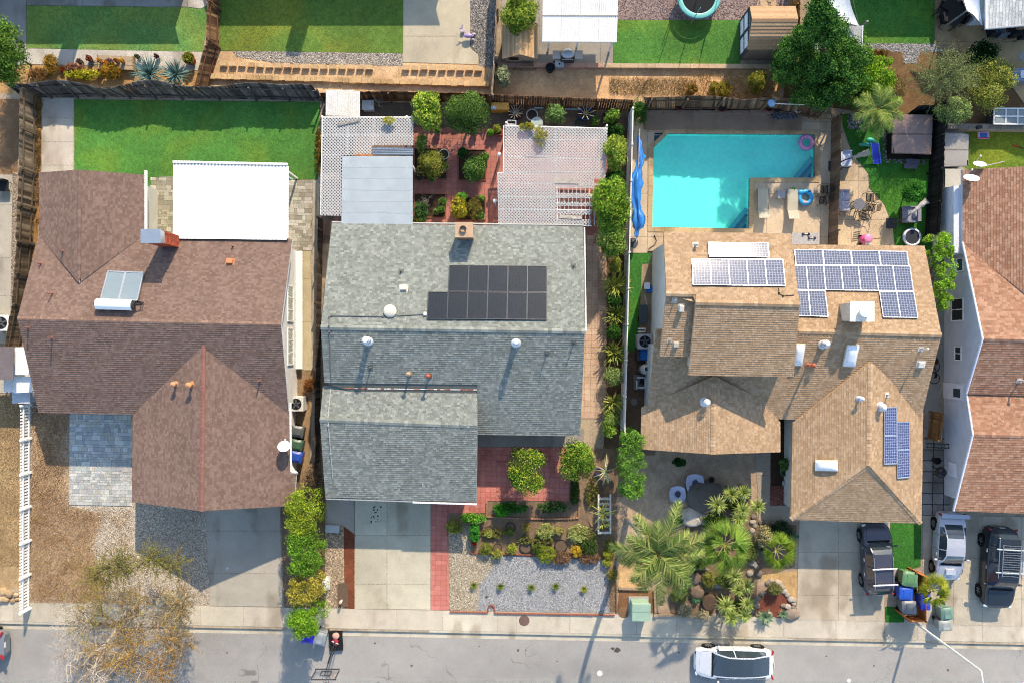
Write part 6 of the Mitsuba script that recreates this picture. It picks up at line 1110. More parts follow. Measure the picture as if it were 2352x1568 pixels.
for s in (.58, .80): part(k, 'cross_bar', M().beam(X([4.25*(.5-s), -.72, 1.67]), X([4.25*(.5-s), .72, 1.67]), .07, .04, A('e4e6ea', 1.2)), 'satin')
k, X, sec, (xa, xb, xc, xd) = car(2183, 1256, -92.5, 'silver saloon with a hood scoop and rear wing on the wide driveway', 4.1, 1.7, 'c9ccd6', 'sedan')
part(k, 'hood_scoop', M().box(X([4.1*(.5-.15), 0, .9]), [.3, .55, .1], A('d4d7e0'), R=rotz(math.radians(-92.5))), 'paint'); part(k, 'rear_wing', M().beam(X([-1.93, -.82, 1.22]), X([-1.93, .82, 1.22]), .24, .05, A('c4c8d4')), 'paint')
for sg in (1, -1): part(k, 'wing_support', M().box(X([-1.9, sg*.6, 1.1]), [.12, .05, .24], A('aab0ba'), R=rotz(math.radians(-92.5))))
k, X, sec, (xa, xb, xc, xd) = car(2295, 1303, -93, 'black sport utility car with a roof basket on the wide driveway', 4.8, 1.86, '293038', 'suv')
rk = M(); zz = 1.86
for sg in (1, -1): rk.tube([X([4.8*(.5-s), sg*.68, zz-.03]) for s in (xb+.06, .6, xc)], .025, A('b9bec6'), 6); rk.tube([X([4.8*(.5-.45), sg*.52, zz+.06]), X([4.8*(.5-.84), sg*.52, zz+.06])], .02, A('c9ced6'), 6)
for i in range(14): s = .46+.37*i/13; rk.tube([X([4.8*(.5-s), -.52, zz+.04]), X([4.8*(.5-s), .52, zz+.04])], .013, A('aeb6bc'), 5)
part(k, 'roof_basket', rk, 'metal')
for s in (.5, .78): part(k, 'cross_bar', M().beam(X([4.8*(.5-s), -.86, zz]), X([4.8*(.5-s), .8, zz]), .06, .04, A('cfd6da', 1.1)), 'satin')
car(-82, 1486, 182, 'grey car whose end just shows at the left edge on the street', 4.6, 1.8, '8a9098', 'sedan')
# street lamp
k = thing('street_lamp', 'tall pale street lamp leaning over the sidewalk at the lower right', 'street lamp'); b, t = W(2094, 1423), W(2250, 1537, 6.9)
t[:2] = b[:2]+(t[:2]-b[:2])*1.0; part(k, 'pole', M().tube([b, b+(t-b)*.5, t], [.085, .07, .05], A('d9dad6', 1.1), 12), 'satin', True); part(k, 'base', M().lathe([(.2, 0), (.2, .08), (.12, .14), (.1, .3)], b, A('b4b2ac'), 14))
e = W(2258, 1588, 7.3); part(k, 'arm', M().tube([t-[0, 0, .1], t+[0, 0, .15], (t+e)/2+[0, 0, .15], e], .035, A('e2e3e0', 1.15), 8), 'satin'); part(k, 'luminaire', M().ell(e-[0, .25, 0], [.13, .32, .08], A('d0d2d2', 1.1), 2), 'satin', True)
# bins
def bin_(u, v, deg, col, label, h=1.02, w=.62, d=.7, lid=None):
    k = thing('wheeled_bin', label, 'bin'); o = W(u, v, .6)*[1, 1, 0]; R = rotz(math.radians(deg)); X = lambda p: np.asarray(p, float) @ R.T+o; z0 = .12 if v < 1440 else 0.
    if v >= 1440: o = o-[0, 0, .12]
    c = A(col); cl = A(lid or col, 1.12)
    bt, tp = np.array([[-.38, -.4], [-.38, .4], [.38, -.4], [.38, .4]])*[w, d], np.array([[-.5, -.5], [-.5, .5], [.5, -.5], [.5, .5]])*[w, d]
    q = [p for i in range(4) for p in ([*bt[i], .05], [*tp[i], h-.08])]; part(k, 'body', M().hexa(X(q), c), 'satin')
    L_ = M(); N = 8; gr_ = [[w*.54*x, d*.54*y-.0, h-.07+.11*(1-x**4)*(1-y**4)+.03*y] for y in np.linspace(-1, 1, N) for x in np.linspace(-1, 1, N)]; L_.add(X(gr_), [[j*N+i, j*N+i+1, (j+1)*N+i+1, (j+1)*N+i] for j in range(N-1) for i in range(N-1)], cl); part(k, 'lid', L_, 'satin', True)
    pn = M()
    for x in (-.2, .2): pn.box(X([x*w*1.3, 0, h+.035]), [.04, d*.62, .02], A(lid or col, .9), R=R)
    pn.box(X([0, -d*.22, h+.04]), [w*.5, d*.3, .012], A(lid or col, 1.25), R=R); part(k, 'lid_rib', pn, 'satin')
    part(k, 'handle', M().tube([X([-w*.4, d*.56, h-.05]), X([w*.4, d*.56, h-.05])], .025, A(col, .7), 6))
    for sg in (1, -1): part(k, 'wheel', M().tube([X([sg*w*.36, d*.42, .13]), X([sg*w*.46, d*.42, .13])], .13, A('19191a'), 14))
bin_(686, 989, 80, '5a5f5f', 'dark grey bin, topmost of three beside the reddish roof'); bin_(684, 1020, 80, '3f5f48', 'dark green bin, middle of three beside the reddish roof'); bin_(683, 1047, 80, '2a4fae', 'blue bin, lowest of three beside the reddish roof')
bin_(709, 1461, 85, '2a22b4', 'violet-blue bin at the kerb under the street hedge', 1., .6, .62); bin_(737, 1463, -15, '8f979c', 'pale grey bin at the kerb beside the violet-blue bin', 1., .66, .72)
bin_(2083, 1324, 172, '5f8a62', 'green bin inside the orange plank screen', 1.05, .84, .78); bin_(2076, 1358, 175, '2456c0', 'bright blue bin inside the orange plank screen', .95, .74, .7); bin_(2082, 1390, 180, '76777a', 'dark grey bin, lowest inside the orange plank screen', 1., .78, .7)
bin_(2168, 1404, 5, '6f8f80', 'pale green bin under the young fan palm', 1., .66, .7); bin_(2166, 1432, 5, '9aa09c', 'light grey bin with an open slot lid at the driveway edge', .95, .74, .6); bin_(2120, 1378, 0, '2a3fd0', 'bright blue bin half hidden by the young fan palm', 1., .5, .9)
sc = thing('plank_screen', 'orange-brown plank screen around the three bins', 'screen'); sg_ = [((2085, 1302), (2106, 1312)), ((2107, 1312), (2106, 1412)), ((2055, 1398), (2072, 1411)), ((2072, 1412), (2106, 1413))]
for a, b in sg_:
    a, b = W(*a), W(*b)
    for z in (.2, .45, .7, .95): part(sc, 'plank', M().beam(a+[0, 0, z], b+[0, 0, z], .05, .22, pick([A('c0733c'), A('b3652f'), A('cf8448')]), up=(0, 0, 1)), 'wood')
    for p in (a, b): part(sc, 'post', M().box(p+[0, 0, .55], [.09, .09, 1.12], A('a8683c')), 'wood')
# basketball hoop
k = thing('basketball_hoop', 'portable basketball hoop with a black base at the kerb', 'basketball hoop'); b = W(772, 1471)-[0, 0, .12]; top = W(749, 1541, 2.9)
part(k, 'base', M().box(b+[0, 0, .12], [.78, 1.1, .2], A('1c1d1f'), a=.05)); part(k, 'pole', M().tube([b+[0, .1, .2], b+[-.05, -.3, 1.2], top+[.05, .35, -.3]], .05, A('2a2b2d'), 8)); part(k, 'pole', M().tube([b+[.1, -.1, .2], top+[.15, .5, -.9]], .03, A('2a2b2d'), 6))
bc = top+[0, -.1, .15]; fr = M()
for x0, x1, z0, z1 in ((-.7, .7, -.5, -.44), (-.7, .7, .44, .5), (-.7, -.64, -.5, .5), (.64, .7, -.5, .5), (-.3, .3, -.3, -.26), (-.3, .3, .1, .14), (-.3, -.26, -.3, .14), (.26, .3, -.3, .14)): fr.box(bc+[(x0+x1)/2, -.12*(z0+z1), (z0+z1)/2*.9], [x1-x0, .06, z1-z0], A('4a4d50'))
part(k, 'backboard_frame', fr); part(k, 'backboard', M().box(bc, [1.3, .02, .9], A('d5d9dc')), 'pane'); part(k, 'rim', M().ring(bc+[0, -.38, -.28], .23, .012, A('d05a30'), 24, 6)); part(k, 'arms', M().tube([top+[.05, .35, -.3], bc+[0, .05, .2]], .03, A('2a2b2d'), 6))
nt = M()
for i in range(12): a = i*.5236; nt.tube([bc+[.23*math.cos(a), -.38+.23*math.sin(a), -.28], bc+[.13*math.cos(a+.4), -.38+.13*math.sin(a+.4), -.7]], .006, A('eeeeea'), 4, False)
part(k, 'net', nt)
k = thing('weight_bag', 'pink and red bundle weighing down the hoop base', 'bag'); part(k, 'sack', M().ell(b+[.03, .38, .33], [.22, .2, .14], A('d8a898'), 2, .12), 'matte', True); part(k, 'red_cloth', M().ell(b+[0, .02, .3], [.18, .25, .1], A('b8303c'), 2, .2, 3), 'matte', True); part(k, 'strap', M().beam(b+[-.2, .1, .4], b+[.2, -.1, .38], .05, .02, A('e8e4e0')))
# green utility cabinet, hatch, boxes, covers
k = thing('utility_cabinet', 'pale green electrical cabinet on the sidewalk edge', 'utility cabinet'); c = W(1470, 1397, .6)*[1, 1, 0]
part(k, 'body', M().prism(sbox(c[0]-.5, c[1]-.5, c[0]+.5, c[1]+.42), 0, 1.0, A('9ab8a0'))); m = M(); m.hexa([[c[0]+x, c[1]+y, z] for x in (-.54, .54) for y, z in ((-.58, .98), (-.58, 1.06), (.46, .98), (.46, 1.2))], A('a9c6ae')); part(k, 'lid', m); part(k, 'sill', M().box(c+[0, 0, .05], [1.2, 1.1, .1], A('b4b2a8')))
part(k, 'latch', M().box(c+[0, -.59, 1.02], [.3, .03, .06], A('7f9a86'))); part(k, 'ridge', M().beam(c+[-.54, .0, 1.14], c+[.54, .0, 1.14], .04, .02, A('8fae96')))
def disc(u, v, r, label, col, name, cat, z=.014, h=.02):
    k = thing(name, label, cat); c = W(u, v); part(k, 'cover', M().lathe([(r, z), (r, z+h), (0, z+h)], c*[1, 1, 0], A(col), 24)); part(k, 'ring', M().ring(c*[1, 1, 0]+[0, 0, z+h*.6], r*1.04, r*.05, A(col, .75), 28, 6, .5)); m = M()
    for i in range(-3, 4):
        for j in range(-3, 4):
            if i*i+j*j < 10: m.box(c*[1, 1, 0]+[i*r*.24, j*r*.24, z+h+.002], [r*.12, r*.12, .006], A(col, .9))
    part(k, 'stud', m, stuff=True)
disc(1204, 1424, .29, 'round brown manhole cover in the sidewalk', '7a6258', 'manhole_cover', 'manhole cover'); disc(1433, 1404, .33, 'round brown hatch cover beside the green cabinet', '8a6a4c', 'hatch_cover', 'hatch'); disc(1378, 1547, .16, 'round white marker on the asphalt near the palm shadow', 'f0efea', 'road_marker', 'road marker', -.128, .01); disc(1952, 1564, .12, 'small white round marker on the asphalt at the lower edge', 'f0efea', 'road_marker', 'road marker', -.128, .01)
k = thing('utility_box', 'rounded white box on the hedge side of the river rock', 'box'); c = W(748, 1340, .3)*[1, 1, 0]; part(k, 'shell', M().ell(c+[0, 0, .35], [.2, .4, .36], A('e8ebdc', 1.15), 2), 'satin', True); part(k, 'base', M().box(c+[0, 0, .06], [.42, .8, .12], A('c9c9bc')))
k = thing('cover_board', 'flat pale lid board beside the garage driveway', 'board'); c = W(765, 1212); part(k, 'board', M().box(c+[0, 0, .2], [.84, .46, .05], A('c3c8c8'), a=-.05)); part(k, 'batten', M().box(c+[0, 0, .15], [.7, .1, .05], A('a5aaa8')))
k = thing('hydrant_stub', 'small white standpipe on the brown paver square', 'standpipe'); c = W(785, 1378); part(k, 'pipe', M().lathe([(.07, .05), (.06, .4), (.09, .42), (.08, .5), (0, .52)], c, A('e8dccc'), 12)); part(k, 'cap', M().ell(c+[0, 0, .52], [.08, .08, .05], A('d8a880'), 1))
k = thing('oil_stain_marks', 'dark oil stains on the shaded upper driveway', 'stain', kind='stuff'); m = M()
for i in range(26): c = W(865+rng.normal()*9, 1188+rng.normal()*16); m.prism(Point(c[0], c[1]).buffer(U(.012, .06)), None, .0305+i*1e-5, A('4a4640'))
put(k, m)
# ---------------------------------------------------------------- small buildings, shade roofs and yard things
def frame_posts(k, P, z, col, r=.1, name='post'):
    for p in P: part(k, name, M().box([p[0], p[1], z/2], [r, r, z], A(col, 1.25)))
def quadroof(k, name, c, zs, thick, col, n=1, mat='matte', rib=0, gap=.01, alongv=True, kk=1.3, ja=.02):
    """sheets of a flat roof through four corners (photograph) at heights zs; ul, ur, lr, ll"""
    K = [W(*p, z) for p, z in zip(c, zs)]; L = lambda a, b: (K[0]*(1-a)+K[1]*a)*(1-b)+(K[3]*(1-a)+K[2]*a)*b
    for i in range(n):
        b0, b1 = i/n, (i+1)/n-gap/n; q = [L(0, b0), L(1, b0), L(1, b1), L(0, b1)] if not alongv else [L(b0, 0), L(b1, 0), L(b1, 1), L(b0, 1)]; m = M(); cc = jit(A(col, kk), ja, .01); d = np.array([0, 0, thick])
        m.hexa([q[3]-d, q[3], q[0]-d, q[0], q[2]-d, q[2], q[1]-d, q[1]], cc)
        if rib:
            for j in range(rib):
                t = (b0+(b1-b0)*(j+.5)/rib); a_, b_ = (L(t, 0), L(t, 1)) if alongv else (L(0, t), L(1, t)); m.beam(a_+[0, 0, .012], b_+[0, 0, .012], np.linalg.norm(K[1]-K[0] if alongv else K[3]-K[0])/n/rib*.45, .03, cc)
        part(k, name, m, mat)
    return L, K
k = thing('patio_cover', 'flat bright white patio cover beside the large lawn', 'patio cover')
cc_ = [(398, 374), (660, 379), (659, 551), (397, 548)]; L, K = quadroof(k, 'roof_panel', cc_, (2.5, 2.5, 2.72, 2.72), .07, 'f6f6f2', 11, gap=.03, kk=1.4)
K2 = [W(*p, 2.5) for p in ((397.5, 369.5), (660.5, 375), (660.5, 380), (397.5, 374.5))]; part(k, 'gutter', M().beam((K2[0]+K2[3])/2, (K2[1]+K2[2])/2, .12, .12, A('f2f1ec', 1.3)))
m = M()
for i in range(34): p = L((i+.5)/34, .012); m.box(p+[0, 0, .03], [.085, .1, .05], A('8d9194'))
part(k, 'drip_blocks', m, stuff=True); frame_posts(k, [L(.02, .06), L(.5, .06), L(.98, .06)], 2.42, 'f4f2ec'); part(k, 'gutter', M().tube([L(1.005, .02), L(1.005, .98)], .05, A('f4f2ec', 1.3), 6)); part(k, 'brace', M().beam(W(672, 412, 2.0), W(660, 405, 2.45), .08, .08, A('f4f2ec', 1.25)))
def lattice(k, P, z, pitch=.13, w=.058, col='cdccc8', kk=1.0):
    x0, y0, x1, y1 = P.bounds; m = M(); n = int((x1-x0+y1-y0)/pitch/1.414)+4
    for sg, dz in ((1, 0), (-1, .013)):
        for i in range(-2, n+2):
            o = i*pitch*1.414; l = LineString([(x0-1+o, y0-1), (x0-1+o+60, y0+59)]) if sg > 0 else LineString([(x0-1+o, y1+1), (x0-1+o+60, y1-59)])
            l = affinity.translate(l, -(y1-y0), 0) if False else l
            for q in getattr(l.intersection(P), 'geoms', [l.intersection(P)]):
                if q.geom_type == 'LineString' and q.length > .05: a, b = q.coords[0], q.coords[-1]; m.beam([*a, z+dz], [*b, z+dz], w, .012, jit(A(col, kk), .05, .01))
        for i in range(1, n+2):
            o = -i*pitch*1.414; l = LineString([(x0-1+o, y0-1), (x0-1+o+60, y0+59)]) if sg > 0 else LineString([(x0-1+o, y1+1), (x0-1+o+60, y1-59)])
            for q in getattr(l.intersection(P), 'geoms', [l.intersection(P)]):
                if q.geom_type == 'LineString' and q.length > .05: a, b = q.coords[0], q.coords[-1]; m.beam([*a, z+dz], [*b, z+dz], w, .012, jit(A(col, kk), .05, .01))
    part(k, 'lattice', m, stuff=True)
zL = 2.45
k = thing('lattice_pergola', 'white diagonal lattice roof left of the red tile patio', 'pergola'); PL = Polygon(wp(None, [(742, 270), (950, 270), (949, 334), (854, 334), (854, 358), (785, 358), (785, 496), (737, 495)], zL)); lattice(k, PL, zL)
for a, b in (((742, 270), (950, 270)), ((742, 310), (949, 312)), ((740, 356), (785, 356)), ((737, 404), (785, 404)), ((741, 270), (737, 495)), ((800, 270), (798, 356)), ((860, 270), (858, 334))): part(k, 'rafter', M().beam(W(*a, zL-.08), W(*b, zL-.08), .06, .13, A('eceae4', 1.25)))
frame_posts(k, [W(*p, 1.2) for p in ((750, 280), (940, 280), (748, 486))], 2.35, 'e8e6e0')
k = thing('metal_roof', 'pale grey sheet roof between the left lattice and the grey house roof', 'patio cover'); L, K = quadroof(k, 'sheet', [(786, 359), (948, 359), (948, 517), (784, 515)], (2.6, 2.6, 2.52, 2.52), .04, 'b4bec2', 6, gap=.012, alongv=False, kk=1.05); part(k, 'beam', M().beam(L(0, .5)-[0, 0, .1], L(1, .5)-[0, 0, .1], .08, .12, A('d8d8d4'))); frame_posts(k, [L(.03, .1), L(.97, .1)], 2.5, 'd8d6d0')
k = thing('corrugated_sheet', 'striped corrugated metal sheet lying on the edge of the left lattice', 'metal sheet'); K = [W(*p, 2.52) for p in ((856, 338), (949, 340), (949, 358), (856, 357))]; m = M()
for i in range(7): a, b = K[0]+(K[3]-K[0])*(i+.5)/7, K[1]+(K[2]-K[1])*(i+.5)/7; m.tube([a+[0, 0, .0], b], .033, A('c9d2da' if i % 2 else '8c9aa6', 1.1), 6)
part(k, 'ridges', m, 'metal'); part(k, 'sheet', M().poly([p-[0, 0, .02] for p in K], A('aab4bc')), 'metal'); part(k, 'board', M().beam(W(815, 356, 2.55), W(856, 357, 2.55), .1, .05, A('c98a5c')), 'wood')
k = thing('lattice_pergola', 'larger white lattice roof with broken strips right of the red tile patio', 'pergola'); zmm = lambda pts: Polygon(wp(zm, pts, zL)).buffer(0)
main = zmm([(1015, 448), (1550, 470), (2100, 482), (2080, 1012), (1543, 1012), (1570, 1512), (950, 1512), (932, 948), (1000, 950)]).difference(zmm([(1020, 760), (1440, 782), (1438, 794), (1020, 774)]))
for ys in ((1062, 1112, 1968), (1164, 1206, 1960), (1258, 1300, 1950), (1344, 1392, 1930), (1440, 1496, 1925)): main = main.union(zmm([(1540, ys[0]), (ys[2], ys[0]+4), (ys[2], ys[1]+4), (1540, ys[1])]))
main = main.union(zmm([(1795, 1010), (1960, 1014), (1960, 1066), (1795, 1062)])); lattice(k, main, zL)
for a, b in (((1010, 450), (2100, 480)), ((1010, 600), (2090, 600)), ((1010, 770), (2085, 810)), ((935, 950), (2085, 935)), ((935, 1055), (2055, 1075)), ((940, 1200), (1965, 1215)), ((945, 1335), (1940, 1345)), ((950, 1505), (1930, 1510)), ((1545, 470), (1575, 1510)), ((2092, 480), (2055, 1075)), ((1000, 450), (998, 950)), ((936, 950), (950, 1510))): part(k, 'rafter', M().beam(W(*zm(*a), zL-.08), W(*zm(*b), zL-.08), .05, .12, A('eceae4', 1.25)))
m = M()
for i in range(9): x = 1590+i*45; m.beam(W(*zm(x, 1020), zL-.03), W(*zm(x+10, 1510), zL-.03), .025, .03, A('f0eee8', 1.2))
part(k, 'batten', m, stuff=True); part(k, 'loose_board', M().beam(W(*zm(1545, 1036), zL+.04), W(*zm(1795, 1040), zL+.04), .28, .03, A('c0b6a8')), 'wood'); part(k, 'loose_board', M().beam(W(*zm(1590, 1412), zL+.04), W(*zm(1830, 1424), zL+.04), .2, .03, A('c8beb0')), 'wood')
frame_posts(k, [W(*zm(*p), 1.2) for p in ((1030, 470), (2070, 500), (960, 1480), (1560, 1480), (1010, 930), (2030, 1060))], 2.36, 'e8e6e0')
k = thing('metal_shed', 'small white corrugated shed behind the left lattice', 'shed'); L, K = quadroof(k, 'roof_sheet', [(749, 208), (827, 210), (827, 268), (748, 266)], (2.1, 2.0, 2.0, 2.1), .03, 'dcdad4', 3, rib=6, kk=1.1); part(k, 'wall', M().prism(Polygon([tuple(W(u, v, 1)[:2]) for u, v in ((757, 219), (820, 219), (820, 265), (757, 265))]), 0, 1.98, A('d8d6d0'))); part(k, 'beam', M().beam(W(776, 288, 2.5), W(826, 277, 2.5), .12, .06, A('9a958c')), 'wood')
k = thing('patio_cover', 'white corrugated patio cover at the upper edge', 'patio cover'); L, K = quadroof(k, 'roof_sheet', [(1248, -60), (1422, -60), (1417, 96), (1245, 95)], (2.7, 2.7, 2.35, 2.35), .03, 'e2e1dc', 4, rib=9, kk=1.25); part(k, 'gutter', M().beam(L(0, .995)-[0, 0, .05], L(1, .995)-[0, 0, .05], .1, .12, A('e8e6e2', 1.2))); part(k, 'beam', M().beam(L(0, .62)+[0, 0, .02], L(1, .62)+[0, 0, .02], .05, .05, A('a8a49c')))
frame_posts(k, [L(.1, .93), L(.49, .93), L(.96, .93)], 2.28, 'dddad4')
# playhouse
k = thing('playhouse', 'wooden playhouse with a tan shingle roof under a bushy tree', 'playhouse'); y0, y1 = W(0, 139, .5)[1], W(0, 64, .5)[1]; x0, x1 = W(1158, 0, 1)[0], W(1230, 0, 1)[0]; xm = (x0+x1)/2
part(k, 'wall', M().prism(sbox(x0+.08, y0, x1-.08, y1), 0, 1.25, A('b8a284'))); m = M(); m.poly([[x0, y0-.01, 1.25], [x1, y0-.01, 1.25], [xm, y0-.01, 1.85]], A('b8a284')); part(k, 'gable', m)
for sg, xe in ((-1, x0-.12), (1, x1+.12)):
    for j in range(12):
        t0, t1 = j/12, (j+1)/12; a, b = xe+(xm-xe)*t0, xe+(xm-xe)*t1; za, zb_ = 1.15+.75*t0, 1.15+.75*t1; m = M(); m.hexa([[a, y0-.15, za-.04], [a, y0-.15, za+.03], [a, y1, za-.04], [a, y1, za+.03], [b, y0-.15, zb_-.04], [b, y0-.15, zb_+.005], [b, y1, zb_-.04], [b, y1, zb_+.005]], pick([A('cda87c'), A('c29a6c'), A('d6b48a')])); part(k, 'roof_course', m)
part(k, 'window', M().box([xm-.35, y0-.03, .85], [.55, .06, .3], A('3a3128'))); part(k, 'porch_rail', M().box([x1-.45, y0-.25, .3], [.7, .06, .45], A('8a765c')), 'wood'); part(k, 'porch', M().box([xm+.3, y0-.22, .08], [1.4, .45, .12], A('8f7a60')), 'wood')
bush(1192, 33, 'bushy tree overhanging the wooden playhouse', 44, 46, 2.1, 1.1, 6500, ['7fa040', '9ab84c', '5f8436', 'b8c058', '476a2e'], .15, .08, 22, 'tree', 'tree')
# barn shed
k = thing('barn_shed', 'tan gambrel-roofed shed with white panelled doors', 'shed'); x0, x1 = W(1712, 0, 1)[0], W(1805, 0, 1)[0]; pr_ = [(W(0, 44, 0)[1], 1.75), (W(0, 52, 0)[1], 2.3), (W(0, 86, 0)[1], 2.75), (W(0, 118, 0)[1], 2.3), (W(0, 139, 0)[1], 1.75)]
m = M(); pts = [(y, z) for y, z in pr_]; m.poly([[x0, y, z] for y, z in pts]+[[x0, pts[-1][0], 0], [x0, pts[0][0], 0]], A('4f5a58')); part(k, 'wall', m); part(k, 'wall', M().prism(sbox(x0+.02, pts[-1][0], x1, pts[0][0]), 0, 1.75, A('8f8272')))
for j in range(4):
    (ya, za), (yb, zb_) = pr_[j], pr_[j+1]; n = 5 if j in (1, 2) else 4
    for i in range(n):
        t0, t1 = i/n, (i+1)/n; dn = .025 if za < zb_ else 0.; dp = .025 if za > zb_ else 0.; p = [ya+(yb-ya)*t0, za+(zb_-za)*t0], [ya+(yb-ya)*t1, za+(zb_-za)*t1]; m = M()
        m.hexa([[x, p[e][0], p[e][1]+h+(dn*(1-e)+dp*e if h > 0 else 0)] for x in (x0-.14, x1+.1) for e in (0, 1) for h in (-.03, .02)], pick([A('c9a680'), A('bf9b74'), A('d0b08c')], .05)); part(k, 'roof_course', m)
for i in range(2):
    yc = (pts[0][0]+pts[-1][0])/2+(.55 if i else -.55); dk_ = numbered(k+'__door'); put(dk_, M().box([x0-.03, yc, .95], [.05, 1.02, 1.75], A('e4e8ee', 1.2))); bm = M()
    for z in (.12, .95, 1.8): bm.box([x0-.07, yc, z], [.04, 1.04, .1], A('48525a'))
    for y in (-.5, .5): bm.box([x0-.07, yc+y, .95], [.04, .08, 1.75], A('48525a'))
    part(dk_, 'batten', bm)
# trampolines
def trampoline(u, v, r, z, label, pad, net=True, mat='1c1d20'):
    k = thing('trampoline', label, 'trampoline'); c = W(u, v, z); part(k, 'mat', M().lathe([(r*.78, z), (0, z)], c*[1, 1, 0], A(mat), 32)); part(k, 'pad', M().lathe([(r*.77, z+.03), (r*.82, z+.055), (r*.98, z+.05), (r, z), (r*.98, z-.05)], c*[1, 1, 0], A(pad, 1.1), 36), 'satin', True); part(k, 'frame', M().ring(c-[0, 0, .03], r, .03, A('8f9498'), 36, 6))
    for i in range(6):
        a = i*1.047+.3; p = c+[r*math.cos(a), r*math.sin(a), 0]; part(k, 'leg', M().beam(p*[1, 1, 0], p, .05, .05, A('8a8e92')))
        if net: part(k, 'net_pole', M().tube([p, p+[.1*math.cos(a), .1*math.sin(a), 1.7]], .025, A('6fb4b8'), 6))
trampoline(1605, -6, 1.28, .85, 'large round trampoline with a teal pad at the upper edge', '6fc0b8'); trampoline(2095, 545, .55, .25, 'small round trampoline with a white rim on the bright lawn', 'e8eaf2', False, '3a3f4a')
# sails, flat roof, furniture of the upper right yard
def sail(label, P, zs, col, sag=.25):
    k = thing('shade_sail', label, 'shade sail'); K = [W(*p, z) for p, z in zip(P, zs)]; n = 12; v, f = [], []
    for j in range(n+1):
        for i in range(n+1):
            a, b = i/n, j/n; p = (K[0]*(1-a)+K[1]*a)*(1-b)+(K[3]*(1-a)+K[2]*a)*b; c = (K[0]+K[1]+K[2]+K[3])/4; e = max(abs(2*a-1), abs(2*b-1)); pull = .16*(1-max(min(abs(2*a-1), abs(2*b-1)), 0)**2)*e**3; p = p+(c-p)*pull; p[2] -= sag*(1-(2*a-1)**2)*(1-(2*b-1)**2); v.append(p)
    f = [[j*(n+1)+i, j*(n+1)+i+1, (j+1)*(n+1)+i+1, (j+1)*(n+1)+i] for j in range(n) for i in range(n)]; part(k, 'cloth', M().add(v, f, A(col, 1.2)), 'matte', True)
    part(k, 'cable', M().tube([K[0], K[1], K[2], K[3], K[0]], .01, A('b0b0ac'), 4, False)); part(k, 'post', M().tube([K[3]*[1, 1, 0], K[3]], .05, A('8a8a88'), 8))
sail('white shade sail hanging beside the tall conifer', [zt(610, -160), zt(900, -160), zt(985, 216), zt(585, 200)], (2.9, 2.9, 2.6, 2.6), 'dfe2e6'); sail('white shade sail reaching over the patio at the upper right corner', [zt(1780, -140), zt(1990, -140), zt(2006, 215), zt(1880, 90)], (2.9, 2.9, 2.6, 2.8), 'dfe5f0')
k = thing('flat_roof_shelter', 'flat pale grey shelter roof behind the tall conifer', 'shelter'); quadroof(k, 'roof_board', [zt(515, 212), zt(1014, 216), zt(1004, 530), zt(520, 520)], (2.3, 2.3, 2.2, 2.2), .06, 'b4b6b4', 9, alongv=False, kk=1.0, gap=.02); frame_posts(k, [W(*zt(x, y), 1) for x, y in ((540, 240), (985, 240), (975, 500))], 2.15, 'a09c94'); part(k, 'fascia', M().beam(W(*zt(1014, 214), 2.28), W(*zt(1004, 530), 2.18), .05, .12, A('e6eaec', 1.2)))
def table(u, v, label, w, d, a, col, h=.74, rnd=False, top='matte'):
    k = thing('table', label, 'table'); c = W(u, v, h); R = rotz(a); part(k, 'tabletop', M().lathe([(0, h-.03), (w/2, h-.03), (w/2, h), (0, h)], c*[1, 1, 0], A(col), 28) if rnd else M().box(c-[0, 0, .02], [w, d, .05], A(col), R=R), top)
    for x in (-1, 1):
        for y in (-1, 1): q = c+R @ [x*w*(.3 if rnd else .45), y*d*(.3 if rnd else .45), 0]; part(k, 'leg', M().beam([q[0], q[1], 0], [q[0], q[1], h-.03], .04, .04, A(col, .8)))
    return k
def chair(u, v, a, label, col, w=.55, slats=True, group=None, h=.42):
    k = thing('chair', label, 'chair', group); c = W(u, v, h)*[1, 1, 0]; R = rotz(math.radians(a)); X = lambda p: np.asarray(p, float) @ R.T+c; s = M()
    if slats:
        for i in range(6): s.beam(X([-.24+.08*i+.04, -w*.42, h]), X([-.24+.08*i+.04, w*.42, h]), .055, .015, A(col))
    else: s.box(X([0, 0, h]), [.52, w*.9, .1], A(col), R=R)
    part(k, 'seat', s); b = M()
    for i in range(5 if slats else 1):
        if slats: b.beam(X([-.3-.02*i, -w*.38, h+.12+.08*i]), X([-.3-.02*i, w*.38, h+.12+.08*i]), .015, .05, A(col))
        else: b.box(X([-.3, 0, h+.25]), [.1, w*.9, .5], A(col), R=R)
    part(k, 'backrest', b); ar = M()
    for sg in (-1, 1): ar.tube([X([.26, sg*w*.48, 0]), X([.25, sg*w*.5, h+.2]), X([-.1, sg*w*.5, h+.22]), X([-.36, sg*w*.4, h+.5])], .016, A(col), 6); part(k, 'leg', M().beam(X([-.28, sg*w*.45, 0]), X([-.28, sg*w*.45, h]), .03, .03, A(col)))
    part(k, 'armrest', ar); return k
table(*zt(1765, 100), 'square dark wicker table turned on the tan patio', 1.5, 1.3, -.75, '33312f', .72)
for i, (x, y, a) in enumerate(((1690, 60, 60), (1850, 60, 240), (1700, 160, 10), (1830, 150, 150))): chair(*zt(x, y), a, ['upper left', 'upper right', 'lower left', 'lower right'][i]+' dark wicker chair at the square wicker table', '26252a', .6, False)
for i, (x, y) in enumerate(((2080, 262), (2150, 268), (2250, 270), (2330, 285))): chair(*zt(x, y), 100, ORD[i]+' dark chair from the left under the eave of the pale grey roof', ['2a2a2e', '5a6a78', '222226', '2a2a2c'][i], .62, False)
